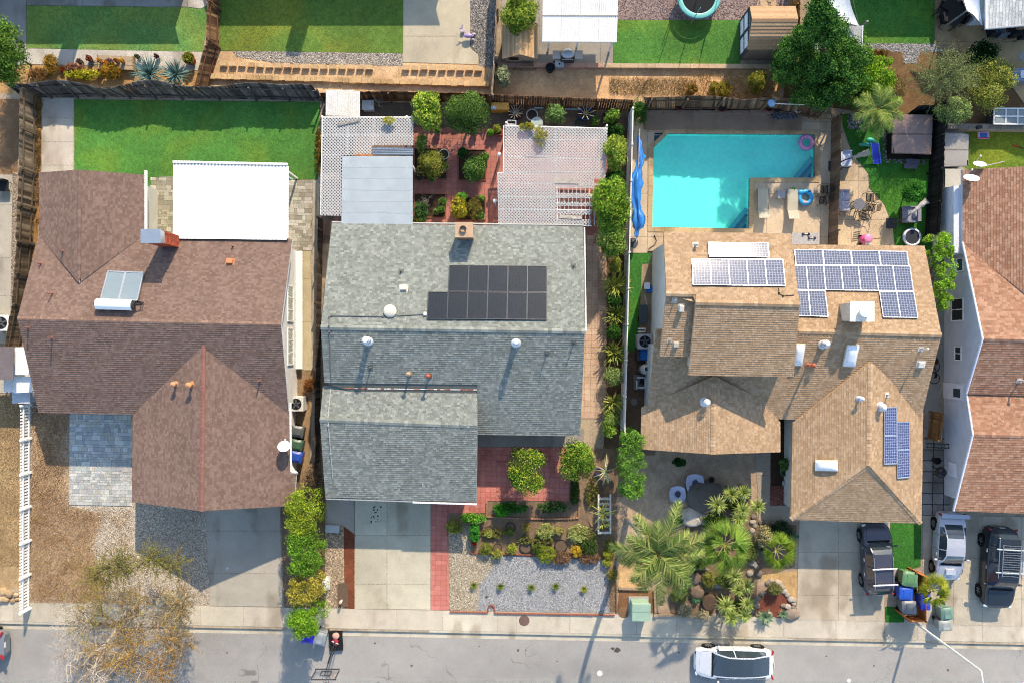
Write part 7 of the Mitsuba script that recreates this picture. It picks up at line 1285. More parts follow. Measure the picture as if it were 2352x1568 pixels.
k = thing('drain_cover', 'round grey drain cover at the right edge of the tan patio', 'drain cover'); c = W(*zt(2340, 470)); part(k, 'cover', M().lathe([(.3, .03), (.3, .05), (0, .05)], c, A('b4b0a8'), 24)); part(k, 'ring', M().ring(c+[0, 0, .045], .2, .015, A('8c8880'), 24, 6, .5))
k = thing('cooler_box', 'blue and white box beside the yellowish shrub at the right edge', 'box'); c = W(*zt(2290, 640)); part(k, 'box', M().box(c+[0, 0, .25], [1.1, .75, .5], A('8fa4bc'))); part(k, 'lid', M().box(c+[.15, 0, .53], [.5, .45, .05], A('e4eaf2', 1.2)))
# grill, buckets, toy trike
k = thing('gas_grill', 'stainless steel gas grill on the shaded patio', 'grill'); c = W(*g[1, 0](1560, 380), .9)*[1, 1, 0]; part(k, 'hood', M().ell(c+[0, .05, 1.0], [.42, .32, .2], A('c9ccce', 1.1), 2), 'metal', True); part(k, 'cabinet', M().box(c+[0, 0, .45], [.8, .55, .85], A('4a4b4d')))
for sg in (-1, 1): part(k, 'side_shelf', M().box(c+[sg*.66, .02, .88], [.46, .5, .04], A('d4d6d6', 1.1)), 'metal')
part(k, 'handle', M().tube([c+[-.32, -.3, 1.0], c+[.32, -.3, 1.0]], .02, A('e0e2e4', 1.1), 8), 'metal')
def pot(u, v, r, h, col, label, name='plant_pot', fill='4a3a2c', cat='pot', fol=None, L=.14, n=500, group=None, z=0.):
    k = thing(name, label, cat, group); c = W(u, v, h)*[1, 1, 0]+[0, 0, z]; part(k, 'pot', M().lathe([(r*.7, 0), (r*.95, h*.9), (r*1.06, h*.92), (r*1.06, h), (r*.9, h), (r*.88, h*.85)], c, A(col), 22), 'matte', True); part(k, 'soil', M().lathe([(r*.89, h*.86), (0, h*.88)], c, A(fill), 18))
    if fol: m = M(); crown(m, c+[0, 0, h+.12], [r*1.15, r*1.15, .28], n, L, .05, fol, 6); part(k, 'foliage', m, 'leaf')
    return k
pot(*g[1, 0](1440, 465), .27, .55, '26303a', 'black bucket beside the orange slope', 'bucket', '1a1a1c', 'bucket'); pot(*g[1, 0](1467, 435), .14, .3, 'aab0b4', 'small grey can behind the black bucket', 'bucket', '55585a', 'bucket'); k = thing('barbecue_kettle', 'small grey metal box barbecue beside the buckets', 'barbecue'); c = W(*g[1, 0](1502, 452), .3)*[1, 1, 0]; part(k, 'box', M().box(c+[0, 0, .25], [.5, .42, .4], A('9a9a98'))); part(k, 'lid', M().box(c+[0, .02, .48], [.52, .38, .06], A('c4c4c2'))); part(k, 'knob', M().ell(c+[0, 0, .55], [.05, .05, .04], A('222222'), 1))
k = thing('toy_tricycle', 'purple and white toy ride-on at the edge of the concrete pad', 'toy'); c = W(*g[1, 0](868, 238), .3)*[1, 1, 0]; part(k, 'seat', M().ell(c+[.05, -.1, .35], [.28, .14, .1], A('a58fc4', 1.1), 2), 'satin', True); part(k, 'frame', M().tube([c+[-.3, .25, .55], c+[0, .05, .3], c+[.3, -.1, .2], c+[.4, .05, .2]], .035, A('d8cce4', 1.2), 6))
part(k, 'handlebar', M().tube([c+[-.45, .2, .6], c+[-.3, .28, .58], c+[-.28, .45, .6]], .03, A('8a6fb4'), 6))
for i, (x, y) in enumerate(((-.3, .22), (.3, -.25), (.38, .08))): part(k, 'wheel', M().tube([c+[x, y-.03, .13], c+[x, y+.03, .13]], .13, A('e4dcec', 1.1), 14))
# upper left bed
pot(433, 134, .34, .55, 'b5683c', 'large terracotta pot with green leaves on the upper left walk', 'potted_plant', cat='potted plant', fol=['8a9a3c', '6f8434', 'a8a848'])
k = thing('wood_planter', 'long low wooden planter with small orange plants on the upper left walk', 'planter'); a, b = W(224, 139, .35), W(306, 142, .35)
for o in (-.28, 0, .28): part(k, 'plank', M().beam(a+[0, o-.1, 0], b+[0, o-.1, 0], .25, .04, A('b8a284')), 'wood')
for e in (a, b): part(k, 'end_board', M().box(e+[0, -.1, -.1], [.06, .85, .3], A('a8906f')), 'wood')
for i, (u, co) in enumerate(((238, ['c98a3c', 'd8a048']), (262, ['8a6a7c', 'a8788c']), (276, ['b87c44', 'a86a3c']), (288, ['d8a83c', 'e0b854']))): pot(u, 146, .12, .2, 'a87a5c', ['first', 'second', 'third', 'fourth'][i]+' small potted plant from the left in the wooden planter', 'potted_plant', cat='potted plant', fol=co, n=160, L=.1, z=.37)
k = thing('wire_sculpture', 'black wire ring ornament in front of the wooden planter', 'ornament')
for i in range(7): part(k, 'ring', M().ring(W(*zl(995+22*(i % 3)-20, 680+16*(i//3)-5), .3+.03*i), .12, .014, A('26241f'), 18, 5))
pot(185, 143, .14, .25, '5a4a44', 'dark potted succulent left of the wire ornament', 'potted_plant', cat='potted plant', fol=['5a4a5c', '6f5a5c', '8a7a5c'], n=200, L=.1); pot(206, 136, .16, .25, 'a8604a', 'reddish potted plant beside the wire ornament', 'potted_plant', cat='potted plant', fol=['b06a58', '98584c'], n=200, L=.1); pot(*zl(1680, 610), .14, .25, 'cfcac0', 'pale pot with dark purple leaves behind the spiky yuccas', 'potted_plant', cat='potted plant', fol=['4a2c34', '5c3840'], n=160, L=.12); pot(*zl(1480, 615), .12, .22, 'b8b4ac', 'small grey pot left of the spiky yuccas', 'potted_plant', cat='potted plant', fol=['6a7060', '55604c'], n=120, L=.1)
# back yard of the grey roofed house
k = thing('storage_cabinet', 'yellow plastic cabinet lying below the brown fence', 'cabinet'); a, b = W(1128, 243, .7), W(1169, 244, .7)
for i in range(2): part(k, 'door', M().box((a*(1-(.25+.5*i))+b*(.25+.5*i))*[1, 1, 0]+[0, 0, .62], [.52, .42, .06], A('e0a63c', 1.05)), 'satin')
part(k, 'body', M().box((a+b)/2*[1, 1, 0]+[0, 0, .3], [1.1, .46, .58], A('c48f34'))); part(k, 'label_sheet', M().box(W(1134, 248, .66)*[1, 1, 0]+[0, 0, .66], [.3, .2, .012], A('c9d2dc', 1.2)))
k = thing('storage_chest', 'small white lidded chest behind the lattice', 'chest'); c = W(845, 242, .5)*[1, 1, 0]; part(k, 'body', M().box(c+[0, 0, .25], [.62, .5, .5], A('d0d4d8'))); part(k, 'lid', M().box(c+[0, 0, .53], [.7, .58, .06], A('e0e4e8', 1.15)))
pot(1184, 261, .5, .42, '5c4a3c', 'half barrel planter with bare pale stems', 'barrel_planter', '3a2c24', 'planter'); m = M()
for i in range(14): a = i*.45; m.tube([W(1184, 261, .4), W(1184, 261, .4)+[.45*math.cos(a), .45*math.sin(a), .3+U(0, .4)]], [.03, .012], A('b8ac98'), 5)
part('barrel_planter', 'stem', m)
k = thing('white_hoop', 'white ring lying in the shade behind the right lattice', 'ring'); part(k, 'ring', M().ring(W(1222, 264, .08), .33, .035, A('d8d4cc', 1.1), 30, 8)); part(k, 'liner', M().lathe([(.3, .02), (0, .02)], W(1222, 264), A('4a4038'), 24))
pot(1345, 262, .38, .45, '2c4a8a', 'round blue pot holding pale stalks behind the right lattice', 'potted_plant', cat='potted plant'); m = M()
for i in range(9): a = i*.7; m.tube([W(1345, 262, .4), W(1345, 262, .4)+[.55*math.cos(a), .55*math.sin(a), .7]], [.03, .015], A('b8b48a'), 5)
part('potted_plant_011' if 'potted_plant_011' in labels else 'potted_plant', 'stalk', m)
pot(1400, 272, .5, .42, '5c4a3e', 'dark barrel planter in the corner of the white fence', 'barrel_planter', '33281f', 'planter'); pot(1330, 283, .28, .35, '3a4a5c', 'dark bluish pot below the round blue pot', 'plant_pot', '3a3a30'); pot(1365, 280, .3, .3, '4a4a48', 'dark pot with a small upright green plant', 'potted_plant', cat='potted plant', fol=['6f9450', '557a3e'], n=400)
k = thing('glass_table', 'small round glass garden table behind the right lattice', 'table'); c = W(*zm(1352, 422), .5); part(k, 'glass_top', M().lathe([(0, .5), (.34, .5), (.34, .52), (0, .52)], c*[1, 1, 0], A('b9c8c4')), 'gloss'); part(k, 'rim', M().ring(c*[1, 1, 0]+[0, 0, .51], .34, .02, A('d5dcd8', 1.1), 28, 6)); part(k, 'leg', M().tube([c*[1, 1, 0], c], .05, A('a8aeb0'), 8))
k = thing('planter_frame', 'white rectangular planter frame at the top of the right lattice', 'planter'); fr = [zm(1038, 395), zm(1132, 400), zm(1130, 440), zm(1036, 436)]
for a, b in zip(fr, fr[1:]+fr[:1]): part(k, 'plank', M().beam(W(*a, .4), W(*b, .4), .06, .12, A('e4e2dc', 1.2)))
k = thing('pipe_rail', 'blue-grey pipe lying along the foot of the brown fence', 'pipe'); part(k, 'pipe', M().tube([W(*zm(1650, 275), .25), W(*zm(1815, 278), .25)], .06, A('9ab0bc'), 8)); part(k, 'end', M().tube([W(*zm(1320, 262), .25), W(*zm(1420, 262), .25)], .05, A('a8bcc4'), 8))
BD = ((952, 342, 1026, 412, 'upper left'), (1053, 345, 1116, 415, 'upper right'), (952, 446, 1024, 500, 'lower left'), (1052, 454, 1115, 506, 'lower right'))
for u0, v0, u1, v1, nm in BD:
    k = thing('planting_bed', nm+' square planting bed of the red tile patio', 'planting bed'); part(k, 'soil', M().prism(uvp((u0, v0), (u1, v0), (u1, v1), (u0, v1)), 0, .05, A('4a3c32')), 'soil')
    for a, b in (((u0, v0), (u1, v0)), ((u1, v0), (u1, v1)), ((u0, v1), (u1, v1)), ((u0, v0), (u0, v1))): part(k, 'border', M().beam(W(*a)+[0, 0, .05], W(*b)+[0, 0, .05], .06, .1, A('9c6254')))
PP = ((365, 752, .3, 'white-rimmed pot right of the spreading shrub, upper one'), (374, 880, .22, 'white-rimmed pot right of the spreading shrub, lower one'), (796, 786, .27, 'white-rimmed pot at the right of the upper right bed'), (240, 1002, .22, 'white-rimmed pot below the spreading shrub'), (105, 985, .28, 'brown-rimmed pot at the left below the spreading shrub'), (354, 1258, .24, 'white-rimmed pot beside the bare grey branches'), (286, 1360, .17, 'small white-rimmed pot below the bare grey branches'), (558, 1358, .3, 'large yellow-rimmed pot in the lower right bed'), (760, 1410, .24, 'white-rimmed pot at the lower right corner of the bed'), (300, 500, .2, 'pot below the bright yellow-green tree'), (690, 505, .2, 'pot below the broad dark green tree'), (340, 1335, .22, 'dark pot beside the small white-rimmed pot'))
for i, (x, y, r, lb) in enumerate(PP): pot(*zm(x, y), r, .36, 'ddd6c4' if i not in (4, 11) else '8a7a64', lb, 'potted_plant', cat='potted plant', fol=(['5f8a44', '7aa050', '47702f'] if i != 7 else ['c8b848', 'a8a040']) if i not in (0, 4) else None, n=240, L=.1)
for i, (x, y) in enumerate(((957, 756), (909, 1248))):
    k = thing('globe_lamp', ['upper', 'lower'][i]+' white globe lamp beside the right lattice', 'garden lamp'); c = W(*zm(x, y), 1.9); part(k, 'globe', M().ell(c, [.13, .13, .13], A('ece8e0', 1.3), 2), 'satin', True); part(k, 'post', M().tube([c*[1, 1, 0], c-[0, 0, .1]], .03, A('d8d4cc'), 8)); part(k, 'arm', M().tube([c, c+[.45, 0, .05]], .02, A('d8d4cc'), 6))
k = thing('corner_planter', 'brick planter box in the corner beside the right lattice', 'planter'); cP = uvp((1120, 300), (1155, 300), (1155, 314), (1120, 313)); part(k, 'wall', M().prism(cP, 0, .3, A('9c5a4c'))); part(k, 'soil', M().prism(cP.buffer(-.06), .3, .31, A('3a2c24')))
# front garden of house B
k = thing('garden_bench', 'weathered white bench frame with plants at the right of the front garden', 'bench'); a = lambda x, y, z=.5: W(*zb(x, y), z)
for x in (1682, 1815): part(k, 'rail', M().beam(a(x, 155), a(x, 598), .09, .06, A('dcd6ca', 1.15)), 'wood')
for i, y in enumerate((205, 262, 320, 378, 440, 500, 585)): part(k, 'slat', M().beam(a(1690, y, .47), a(1808, y, .47), .14, .03, A('c9c2b4', 1.1)), 'wood')
for x in (1682, 1815):
    for y in (170, 585): part(k, 'leg', M().beam(a(x, y, 0), a(x, y), .07, .07, A('d0cabc', 1.1)))
def trailing(u, v, z, label, n, L, cols, r=.03):
    k = thing('trailing_cactus', label, 'cactus'); m = M(); c = W(u, v, z)
    for i in range(n):
        a0 = U(0, 6.28); d = np.array([math.cos(a0), math.sin(a0), 0]); l = L*U(.5, 1.1); m.tube([c+d*.05, c+d*l*.5+[0, 0, .15], c+d*l+[U(-.1, .1), U(-.1, .1), -.1]], [r, r*.9, r*.4], pick([A(x) for x in cols], .15), 5)
    part(k, 'stems', m); part(k, 'pot', M().lathe([(.12, -.25), (.18, 0), (.15, 0), (0, -.03)], c, A('7a5a44'), 14))
trailing(*zb(1740, 370), .75, 'yellow trailing cactus lying over the bench, upper one', 18, .8, ['d2cf5c', 'b8bc54', 'e0dc74']); trailing(*zb(1730, 490), .75, 'yellow trailing cactus lying over the bench, lower one', 12, .6, ['c8c858', 'a8b04c']); trailing(1392, 1082, .8, 'pale green long-armed cactus above the bench beside the blue pot', 15, 1., ['c4cc98', 'a8b47c', 'd4dab0'])
pot(*g[1, 2](1770, 110), .2, .35, '2f46b0', 'cobalt blue pot beside the long-armed cactus', 'plant_pot')
for i, (x, y, r, lb) in enumerate(((448, 562, .26, 'dark ring pot at the left of the garden bed'), (695, 528, .3, 'dark sunken ring pot near the top of the garden bed'), (550, 757, .27, 'dark ring pot at the lower left of the garden bed'), (868, 745, .38, 'wide half-buried dark ring in the middle of the garden bed'), (1262, 735, .38, 'wide half-buried dark ring right of the middle of the garden bed'), (1245, 562, .26, 'small ring pot between the two succulent shrubs'))):
    pot(*zb(x, y), r, .09, '3a322c', lb, 'ring_planter', '705d4c', 'planter')
k = thing('red_flower', 'small bright red flowering plant at the left of the garden bed', 'flower'); m = M(); crown(m, W(*zb(290, 690), .3), [.15, .2, .15], 260, .07, .06, ['d02a2a', 'b81f24', 'e04838'], 5); part(k, 'petals', m, 'leaf'); m = M(); crown(m, W(*zb(290, 700), .12), [.15, .2, .12], 120, .1, .05, ['3f7a34'], 4); part(k, 'leaves', m, 'leaf')
k = thing('broken_slab', 'small stray dark stone and stick in the blue-grey gravel', 'stone'); part(k, 'stone', M().ell(W(*zb(430, 1303), .04), [.09, .07, .05], A('4f4a44'), 1, .2)); part(k, 'stick', M().tube([W(*zb(380, 1210), .03), W(*zb(388, 1310), .03)], .012, A('5a4a3c'), 5))
# furled blue canopy
k = thing('furled_canopy', 'long bright blue furled canopy along the white fence of the pool yard', 'canopy'); n = 30; P, R_ = [], []
for i in range(n+1):
    t = i/n; u = 1468-8*t+4*math.sin(9*t); P.append(W(u, 312+232*t, 1.3)); R_.append((.05+.2*min(1, t*2.2))*(1+.13*math.sin(17*t)+.08*math.sin(31*t+1)) if t < .93 else .1)
m = M().tube(P, R_, A('2f7fd0', 1.15), 20); v = m.v[0]; ax_ = np.repeat(np.array(P), 20, 0); fo_ = np.tile(np.arange(20)*2*np.pi/20, n+1); v[:] = ax_+(v-ax_)*(1+.38*np.cos(5*fo_+np.repeat(np.arange(n+1)*.12, 20)))[:, None]; v += (meshkit.fbm(v*[6, 2.2, 6], 3)-.5)[:, None]*np.array([.3, 0, .2]); part(k, 'cloth', m, 'satin', True)
m = M(); fl_ = [W(*g[1, 0](2060, 1045), 1.2), W(*g[1, 0](2100, 1075), 1.05), W(*g[1, 0](2062, 1140), 1.15)]; m.poly(fl_, A('3a9ae0', 1.15)); m.poly([p-[0, 0, .02] for p in fl_], A('3a9ae0', 1.15)); part(k, 'flap', m); part(k, 'mast', M().tube([P[0]+[0, .35, .2], P[-1]-[0, .3, 0]], .03, A('b4bcc4'), 8)); part(k, 'stand', M().lathe([(.3, .04), (.3, .1), (.05, .14), (.04, 1.2)], P[-1]*[1, 1, 0]-[0, .2, 0], A('5a6068'), 16))
k = thing('swim_ring', 'pink swim ring floating in the upper right corner of the pool', 'swim ring'); part(k, 'ring', M().ring(W(1853, 327, 0)-[0, 0, .06], .36, .13, A('d88ac0', 1.1), 30, 12), 'satin', True); part(k, 'stripe', M().ring(W(1853, 327, 0)+[0, 0, .02], .36, .06, A('e8a8d4', 1.1), 30, 6), 'satin')
def lounger(x, y, label):
    k = thing('sun_lounger', label, 'sun lounger'); c = W(*g[2, 0](x, y), .3)*[1, 1, 0]; col = A('c4bda8', 1.05); part(k, 'seat', M().box(c+[0, .25, .3], [.62, 1.25, .06], col)); m = M(); m.hexa([[c[0]+xx, c[1]+yy, z] for xx in (-.31, .31) for yy, z in ((-.38, .29), (-.38, .34), (-.95, .6), (-.95, .65))], col); part(k, 'backrest', m)
    fr = M()
    for sg in (-1, 1): fr.tube([c+[sg*.34, .9, .3], c+[sg*.34, -.4, .3]], .02, A('8f8a80'), 6)
    part(k, 'frame', fr)
    for sg in (-1, 1):
        for yy in (.75, -.35): part(k, 'leg', M().beam(c+[sg*.32, yy, 0], c+[sg*.32, yy, .3], .035, .035, A('8f8a80')))
lounger(553, 1400, 'left beige sun lounger by the pool'); lounger(757, 1405, 'right beige sun lounger by the pool')
table(*g[2, 0](680, 1340), 'small grey side table between the two sun loungers', .46, .46, 0, 'a9a9ae', .42)
k = thing('green_bottle', 'green watering jug behind the right sun lounger', 'jug'); c = W(*g[2, 0](758, 1308)); part(k, 'body', M().lathe([(.0, .04), (.11, .05), (.12, .22), (.05, .3), (.05, .36), (0, .36)], c, A('4fae4a'), 14), 'satin', True); part(k, 'cap', M().lathe([(.04, .36), (.04, .4), (0, .4)], c, A('2f7a34'), 10))
k = thing('pool_toy', 'bright blue inflatable ring toy beside the right sun lounger', 'pool toy'); c = W(*g[2, 0](845, 1362), .2); part(k, 'ring', M().ring(c, .36, .14, A('2fa0d8', 1.15), 26, 10), 'satin', True); part(k, 'head', M().ell(c+[-.3, .32, .12], [.2, .14, .12], A('3fb0e4', 1.1), 2), 'satin', True); part(k, 'patch', M().ell(c+[-.05, -.3, .12], [.12, .08, .05], A('f0c4c0'), 1)); part(k, 'fin', M().ell(c+[.2, .36, .1], [.14, .06, .1], A('2470b8'), 1))
for i, (x, y, a) in enumerate(((975, 1305, 0), (965, 1378, 5))): chair(*g[2, 0](x, y), 180+a, ['upper', 'lower'][i]+' black slatted chair against the brown panel fence', '3a342e')
table(*g[2, 0](1217, 1408), 'round grey bistro table on the curved patio', .68, .68, 0, '77767a', .72, True, 'satin')
for i, (x, y, a) in enumerate(((1290, 1360, 0), (1300, 1430, -10), (1238, 1480, -80))): chair(*g[2, 0](x, y), 180+a, ['upper right', 'lower right', 'lower left, half under the table'][i]+' black slatted chair at the round bistro table' if i < 2 else 'black slatted chair below the round bistro table', '2e2a28')
def sofa(u, v, label, w, d, col, a=0):
    k = thing('outdoor_sofa', label, 'sofa'); c = W(u, v, .4)*[1, 1, 0]; R = rotz(a); X = lambda p: np.asarray(p, float) @ R.T+c; part(k, 'base', M().box(X([0, 0, .18]), [w, d, .3], A('55504c'), R=R)); n = 2 if d > w*1.2 else 1
    for i in range(n): part(k, 'seat_cushion', M().box(X([.06, (i-(n-1)/2)*d/n*.94, .4]), [w*.78, d/n*.9, .16], A(col, 1.1), R=R))
    part(k, 'backrest', M().box(X([-w*.42, 0, .5]), [w*.2, d*.96, .55], A(col), R=R))
    for sg in (-1, 1): part(k, 'armrest', M().box(X([0, sg*d*.47, .42]), [w*.9, d*.07, .35], A(col, .9), R=R))
    for i in range(n): part(k, 'pillow', M().ell(X([-w*.22, (i-(n-1)/2)*d/n*.9, .56]), [.12, .26, .18], A(col, 1.2), 2, R=R), 'matte', True)
sofa(1937, 461, 'two-seat grey outdoor sofa against the panel fence', .72, 1.25, 'b4b0c0'); sofa(1940, 365, 'light blue-grey outdoor armchair against the panel fence under the furled umbrella', .85, .95, 'c4cce0'); sofa(2090, 493, 'grey cushioned outdoor seat near the black fence', .95, .95, '9a9aa8', math.pi)
def umbrella(u, v, z, label, d, col, Lc=.9):
    k = thing('furled_umbrella', label, 'umbrella'); a = W(u, v, z); d = unit(np.array(d, float)); b = a+d*Lc; n = 10; P = [a+(b-a)*i/n for i in range(n+1)]; m = M().tube(P, [.05+.13*(i/n)**.7*(1+.2*math.sin(i*2.)) for i in range(n+1)], A(col), 12); v_ = m.v[0]; v_ += (meshkit.noise(v_*9)-.5)[:, None]*.12; part(k, 'cloth', m, 'matte', True); ba = a-d*.5; part(k, 'arm', M().tube([b-d*.2, ba], .03, A('3a3a3c'), 8)); part(k, 'pole', M().tube([ba, ba*[1, 1, 0]], .035, A('4a4a4c'), 8)); part(k, 'foot', M().box(ba*[1, 1, 0]+[0, 0, .06], [.6, .6, .08], A('4a4a4c')))
umbrella(*zy(345, 620), 1.7, 'grey-beige furled umbrella beside the blue-grey armchair', [.8, .25, .1], 'b4aca0'); umbrella(*zy(930, 1180), 1.7, 'pale furled umbrella leaning over the grey cushioned seat', [.75, .65, .1], 'c4bcb4', 1.1)
k = thing('toy_slide', 'toy slide with a blue chute and a teal dinosaur frame on the lawn', 'slide'); a = lambda x, y, z: W(*zy(x, y), z); m = M(); w_ = [.2, 0, 0]; pts = [a(560, 480, .85), a(570, 560, .55), a(580, 640, .22), a(585, 685, .18)]
for p, q in zip(pts, pts[1:]): m.hexa([p-w_-[0, 0, .04], p-w_, p+w_-[0, 0, .04], p+w_, q-w_-[0, 0, .04], q-w_, q+w_-[0, 0, .04], q+w_], A('3a46d0', 1.1))
part(k, 'chute', m, 'satin')
for sg in (-1, 1): part(k, 'chute_side', M().tube([p+[sg*.22, 0, .06] for p in pts], .035, A('4f6ae0', 1.2), 8), 'satin')
part(k, 'tower', M().ell(a(530, 470, .45), [.22, .2, .45], A('2fae98'), 2, .1), 'satin', True); part(k, 'head', M().ell(a(515, 440, .85), [.2, .12, .12], A('3ac4a8', 1.1), 2), 'satin', True); part(k, 'tail', M().tube([a(520, 490, .5), a(460, 488, .4), a(405, 490, .35)], [.14, .12, .07], A('38b89c'), 10), 'satin', True)
k = thing('small_bench', 'two low dark grey cushioned stools below the hot tub', 'stool'); 
for i, (x, y) in enumerate(((945, 660), (925, 708))): part(k, 'seat', M().box(a(x, y, .3), [.8, .28, .1], A('6f6a78'), a=-.05)); part(k, 'base', M().box(a(x, y, .12)-[0, 0, .0], [.7, .22, .24], A('3a383c'), a=-.05))
def tub(P, z, label, col, seam=True, base='3a302a', rim=None):
    k = thing('hot_tub', label, 'hot tub'); Q = Polygon([tuple(W(*p, z)[:2]) for p in P]); part(k, 'cabinet', M().prism(Q.buffer(-.12), 0, z-.1, A(base))); x0, y0, x1, y1 = Q.bounds; ym = (y0+y1)/2
    for b0, b1 in ((y0, ym-.015), (ym+.015, y1)): h = Q.intersection(sbox(x0-1, b0, x1+1, b1)).buffer(-.07).buffer(.07, quad_segs=5); part(k, 'cover_half', M().prism(h, z-.1, z-.02, A(col, .9)).prism(h.buffer(-.03), z-.02, z, A(col)), 'satin')
    part(k, 'hinge', M().box([(x0+x1)/2, ym, z-.04], [x1-x0-.1, .06, .05], A(col, .7)))
    for x in (x0+.1, x1-.1): part(k, 'strap', M().box([x, y0+.25, z-.06], [.05, .3, .14], A('222224')))
    return k
tub([(2050, 262), (2143, 264), (2140, 355), (2049, 352)], .95, 'large brown hot tub cover on the lawn under the feathery palm', '9a8078', base='2a2220'); tub([(2164, 305), (2226, 308), (2224, 382), (2160, 384)], .9, 'rounded grey hot tub cover at the right of the black fence', 'a5a09a', base='6a6660')
k = thing('tub_platform', 'dark wooden platform round the brown hot tub', 'platform'); P = uvp((2034, 300), (2150, 300), (2150, 366), (2036, 366)); part(k, 'deck', M().prism(P, .02, .12, A('3a2c24')), 'wood')
for a_, b_ in (((2031, 302), (2033, 370)), ((2033, 370), (2130, 374))):
    a0, b0 = W(*a_), W(*b_); m = M()
    for i in range(60): p = a0+(b0-a0)*U(0, 1); m.ell(p+[U(-.12, .12), U(-.12, .12), .04], [.06, .05, .05], pick([A('8a8884'), A('b4b2ac'), A('6a6864')]), 0)
    part(k, 'stone_edge', m, stuff=True)
m = M()
for i in range(160): p = W(U(1946, 1980), U(262, 296)); m.ell(p+[0, 0, .04], [.06, .05, .05], pick([A('8f8f8c'), A('b4b2ac'), A('6a6a68')]), 0)
k = thing('stone_pad', 'square of grey stones on the lawn under the feathery palm', 'gravel', kind='stuff'); put(k, m)
k = thing('toy_car', 'pink and white toy car at the edge of the tan roof', 'toy car'); c = W(*zy(475, 1440), .3)*[1, 1, 0]; part(k, 'body', M().ell(c+[0, 0, .3], [.36, .3, .24], A('e85a9c', 1.1), 2), 'satin', True); part(k, 'roof', M().ell(c+[.02, .03, .6], [.26, .24, .08], A('f090c0', 1.1), 2), 'satin', True); part(k, 'seat', M().box(c+[.05, -.22, .45], [.3, .2, .1], A('f4f0f2', 1.2)))
for x in (-.25, .25):
    for y in (-.25, .25): part(k, 'wheel', M().tube([c+[x, y-.03, .1], c+[x, y+.03, .1]], .1, A('2a2a2c'), 12))
part(k, 'handle', M().tube([c+[.3, 0, .4], c+[.75, .05, .5]], .02, A('6a4a44'), 6))
for i, (x, y, co) in enumerate(((850, 45, '4a4a52'), (892, 72, '5a5a78'))):
    k = thing('dumbbell', ['upper', 'lower'][i]+' dumbbell on the pale pad by the tan roof', 'dumbbell'); c = W(*g[2, 1](x, y), .1); part(k, 'handle', M().tube([c-[.13, 0, 0], c+[.13, 0, 0]], .02, A('8a8a8c'), 8), 'metal')
    for sg in (-1, 1): part(k, 'weight', M().tube([c+[sg*.12, 0, 0], c+[sg*.22, 0, 0]], .075, A(co), 12))
RP = ((1655, 250, '7a3a34', 'red-brown pot below the pool fence, left one'), (1763, 250, '8a4038', 'red-brown pot below the pool fence, right one'), (1780, 252, '5a4a44', 'small dark pot beside the right red-brown pot'), (1829, 254, 'd4d0ca', 'white-rimmed pot at the right end of the pool wall'), (1559, 247, '7f3a32', 'red-brown pot at the left end of the pool fence'))
for u, v, co, lb in RP: pot(u, v, .28 if co != 'd4d0ca' else .22, .4, co, lb, 'plant_pot', '3a2a24', z=.4)
k = thing('pool_net', 'pool skimmer net with a long pale pole lying on the pool fence', 'pool net'); part(k, 'pole', M().tube([W(*g[2, 0](635, 716), 2.75), W(*g[2, 0](840, 722), 2.75)], .02, A('d8d8d4', 1.2), 6)); part(k, 'net', M().ring(W(*g[2, 0](613, 712), 2.75), .2, .025, A('5a9ad0'), 20, 6)); part(k, 'mesh', M().lathe([(.19, 0), (0, -.02)], W(*g[2, 0](613, 712), 2.74), A('a8c4d8'), 16))
k = thing('gravel_box', 'bed of dark pebbles set in the pool wall', 'pebbles', kind='stuff'); m = M()
for i in range(240): m.ell(W(U(1772, 1830), U(261, 274), .42), [U(.04, .07), U(.04, .06), .04], pick([A('3a4048'), A('5a6068'), A('787c80')]), 0)
put(k, m)
k = thing('trellis_screen', 'wooden lattice screen corner at the right end of the pool fence', 'screen')
for (a_, b_) in (((1856, 268), (1888, 246)), ((1858, 272), (1910, 274)), ((1912, 274), (1935, 258)), ((1875, 256), (1874, 274)), ((1908, 258), (1912, 274))):
    for z in (.5, 1.1, 1.7): part(k, 'slat', M().beam(W(*a_, z), W(*b_, z), .04, .06, A('8a6a4c')), 'wood')
    part(k, 'post', M().beam(W(*a_, 0), W(*a_, 1.8), .08, .08, A('6f543c')), 'wood')
# right edge yard
k = thing('cold_frame', 'glass topped cold frame in the shrubs at the right edge', 'cold frame'); P = [zy(1758, 130), zy(2110, 132), zy(2110, 290), zy(1752, 285)]; Q = [W(*p, .9) for p in P]; part(k, 'box', M().prism(Polygon([tuple(q[:2]) for q in Q]).buffer(-.04), 0, .82, A('5a5650'))); part(k, 'pane', M().poly(Q, A('8f9a9c')), 'cell'); fr = M()
for a_, b_ in ((Q[0], Q[1]), (Q[1], Q[2]), (Q[2], Q[3]), (Q[3], Q[0]), ((Q[0]+Q[3])/2, (Q[1]+Q[2])/2), ((Q[0]*2+Q[1])/3, (Q[3]*2+Q[2])/3), ((Q[0]+2*Q[1])/3, (Q[3]+2*Q[2])/3)): fr.beam(a_+[0, 0, .02], b_+[0, 0, .02], .07, .05, A('e0e4e4', 1.2))
part(k, 'frame', fr)
k = thing('play_mat', 'small pink and blue printed board on the olive lawn', 'board'); c = W(*zy(1655, 398), .1); part(k, 'board', M().box(c*[1, 1, 0]+[0, 0, .06], [.7, .42, .05], A('e0b0c4', 1.05), a=.03)); part(k, 'panel', M().box(c*[1, 1, 0]+[0, 0, .09], [.42, .28, .012], A('4a7ac8'), a=.03)); part(k, 'edge', M().box(c*[1, 1, 0]+[0, -.16, .1], [.66, .06, .012], A('c84a5c'), a=.03))
